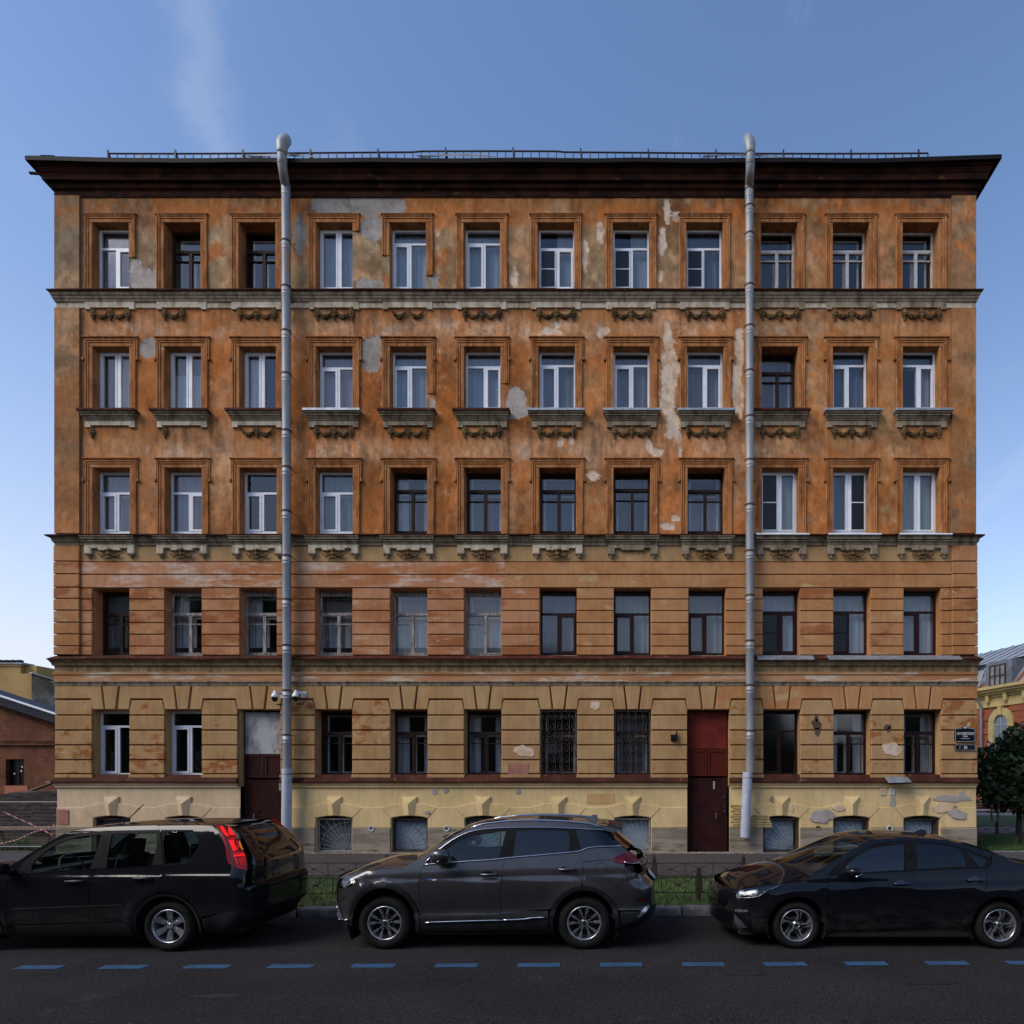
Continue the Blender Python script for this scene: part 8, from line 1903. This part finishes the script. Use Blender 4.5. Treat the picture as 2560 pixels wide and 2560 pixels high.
    g2 = c.S('E 1350,272 1600,258 1890,252 1898,400 1838,644 1285,678 1310,480', 2, 60)
    c.panel('window_frame', gh, m_trimb, [g1, g2], depth=.02)
    c.panel('window', g1, g_car, off=-.008, depth=0, gap=0, parent=fd); c.panel('window', g2, g_car, off=-.008, depth=0, gap=0, parent=rd)
    rp = poly_between(ze, Z('E 120,650')[0], Z('F 60,150')[0], 60)
    up = c.to(pxs('E 170,762 285,600 400,508 560,415 720,325 900,272 1100,240 1300,225 1932,216'))
    c.panel('roof_side', rp + c.to(pxs('F 95,215')) + R_(chaikin(up, 2, 60, False)), pt, gap=.001)
    xcow = Z('E 100,664')[0]
    hood = [(x, float(ze(x)) - .004) for x in np.linspace(-2.0, xcow, 12)]
    arf = [p for p in circ(xf_, wz, ro, 175, -20, 40)]
    c.panel('front_wing', [(-1.95, .5)] + hood + D1 + [(D1[-1][0], .25)] + R_([p for p in arf if p[0] < D1[-1][0] and p[1] > .3]), pt)
    zs = np.linspace(.25, .95, 9); wl = [float(c.ywid(np.float64(z), True)) for z in zs]; c.panel('front_bumper', [(-w, z) for w, z in zip(wl, zs)] + [(w, z) for w, z in zip(wl[::-1], zs[::-1])], pt, where='front', mirror=False)
    eg = [(float(c.xmin(np.float64(z))), z) for z in np.linspace(.3, .95, 8)]; c.panel('bumper_corner', eg + [(-1.95, .97), (-1.95, .5), (-1.78, .3)], pt)
    c.top('bonnet', ze, -2.25, xcow, 20, .04, pt, -.02, -.15); xwt, xre = Z('E 870,232')[0], Z('F 800,162')[0]
    c.top('windscreen', ze, xcow + .01, xwt, 20, .02, g_car, -.16, -.12); c.top('roof', ze, xwt, xre, 26, lambda u: .012 + .03 * math.sin(u * math.pi * .9), pt, -.12, .10, pw=2.4)
    p = chaikin(c.to(pxs('E 1100,178 1300,165 1600,150 1932,142 F 300,128 600,122 740,126 800,150')), 2, 60, False); V, N = c.side_pt(np.array(p), -.05)
    for sgn in (1, -1): m = MB(); m.tube([(v[0], sgn * v[1], v[2] - .012) for v in V], .02, 8); m.build('roof_rail', m_trimb, c.root, True)
    m = MB(); q = Z('E 1300,160'); m.tube([(q[0], -.35, 1.66), (q[0] + .28, -.34, 1.93)], .006, 6); m.build('aerial', m_trimb, c.root)
    q = Z('E 195,675'); mo = mirror_(c, q[0] - .05, -.90, q[1] + .0, m_trimb, 1.05)
    m = MB(); m.box(q[0] + .02, q[0] + .026, -1.09, -.95, q[1] - .07, q[1] + .08); m.build('mirror_glass', M('mirror_glass', (.3, .34, .38), None, rough=.05, metal=1), mo)
    mh = M('black_handle', (.022, .022, .023), None, rough=.45)
    for st, par in (('E 910,832', fd), ('E 1728,795', rd)): q = Z(st); handle(c, q[0], q[1], .24, mh, par)
    ol = poly_between(ze, float(c.xmin(np.float64(.95))) + .03, float(c.xmax(np.float64(1.64))) - .02, 60)
    w1, w2 = circ(xf_, wz, ri + .01, 0, 351, 40), circ(xr_, wz, ri + .01, 0, 351, 40)
    c.shell([(x, z - .012) for x, z in ol] + [(float(c.xmax(np.float64(1.3))) - .03, 1.3), (float(c.xmax(np.float64(1.0))) - .03, 1.0), (float(c.xmax(np.float64(.6))) - .03, .56), (ol[0][0], .56)], [g1, g2, g3, w1, w2], m_void)
    wheel(c, xf_, wz, .865, .338, .215, .228, 'six'); wheel(c, xr_, wz, .865, .338, .215, .228, 'six')
    arch_liner(c, xf_, wz, ri + .012, .85, .55); arch_liner(c, xr_, wz, ri + .012, .85, .55)
    m = MB(); m.box(-2.0, 2.2, -.74, .74, .22, .33); m.box(xf_ + .45, xr_ - .45, -.8, .8, .22, .42); m.box(-1.9, -.9, -.5, .5, .3, .85); m.build('underbody', m_void, c.root)
    m = MB(); m.box(-1.0, 2.2, -.78, .78, .40, .46); m.cbox(-1.25, -.62, .6, 1.03, -.74, .74, .06); m.box(1.5, 2.0, -.7, .7, .46, 1.0); m.build('dashboard', m_int, c.root)
    for y in (-.36, .36): seat(c, .12, y, .70, h=.56); seat(c, 1.0, y, .72, h=.48)
    steering(c, -.40, -.36, 1.06)
    m = MB(); m.cbox(-.62, -.55, 1.42, 1.49, -.11, .11, .02); m.build('rear_view_mirror', m_int, c.root)
    return c
black_suv()
# ------------------------------------------------------------------ the other side of the street, seen only in the reflections and as shade
ob = empty('opposite_house', (0, -15, 0)); tag(ob, 'dark brick house across the street mirrored in the cars', 'building')
m = MB(); m.box(-60, 5, -10, 0, 0, 10.5); m.box(5, 60, -10, -.3, 0, 5.6); m.build('wall', M('opposite_brick', (.16, .09, .06), (.12, .07, .05), .5, .9), ob)
m = MB(); m.add([(-61, .6, 10.5), (6, .6, 10.5), (6, -5, 13.2), (-61, -5, 13.2), (6, -10.6, 10.5), (-61, -10.6, 10.5)], [(0, 1, 2, 3), (3, 2, 4, 5), (1, 4, 2), (0, 3, 5)]); m.build('roof', M('opposite_roof', (.06, .05, .05), (.05, .045, .045), .5, .8), ob)
for k in range(16):
    for z in (1.6, 5.6):
        if k > 7 and z > 3: continue
        m = MB(); x = -56 + 7.3 * k; m.box(x, x + 1.5, -.02, .05, z, z + 2.3); w_ = m.build('window', m_pvc, ob); m = MB(); m.box(x + .1, x + 1.4, .05, .06, z + .1, z + 2.2); m.build('pane', m_gloss, w_)
for k, (x, y_, h) in enumerate(((-36, -8.5, 1.5), (-27.5, -9.5, 1.75), (-20, -8.8, 1.55), (9.5, -9.5, .9), (24, -9.5, 1.0))):
    s_ = h; tree('street_tree', 'leafy tree across the street mirrored in the windows, number %s along' % ['one', 'two', 'three', 'four', 'five'][k], (x, y_, 0), 8, .16 * h, [(0, 0, 6.6 * s_, 2.9 * h), (-1.5 * h, .3, 4.6 * s_, 2.0 * h), (1.6 * h, -.2, 5.4 * s_, 2.0 * h), (.2, .2, 8.4 * s_, 2.0 * h)], 8500, .55, 40 + k, 'trees across the street')
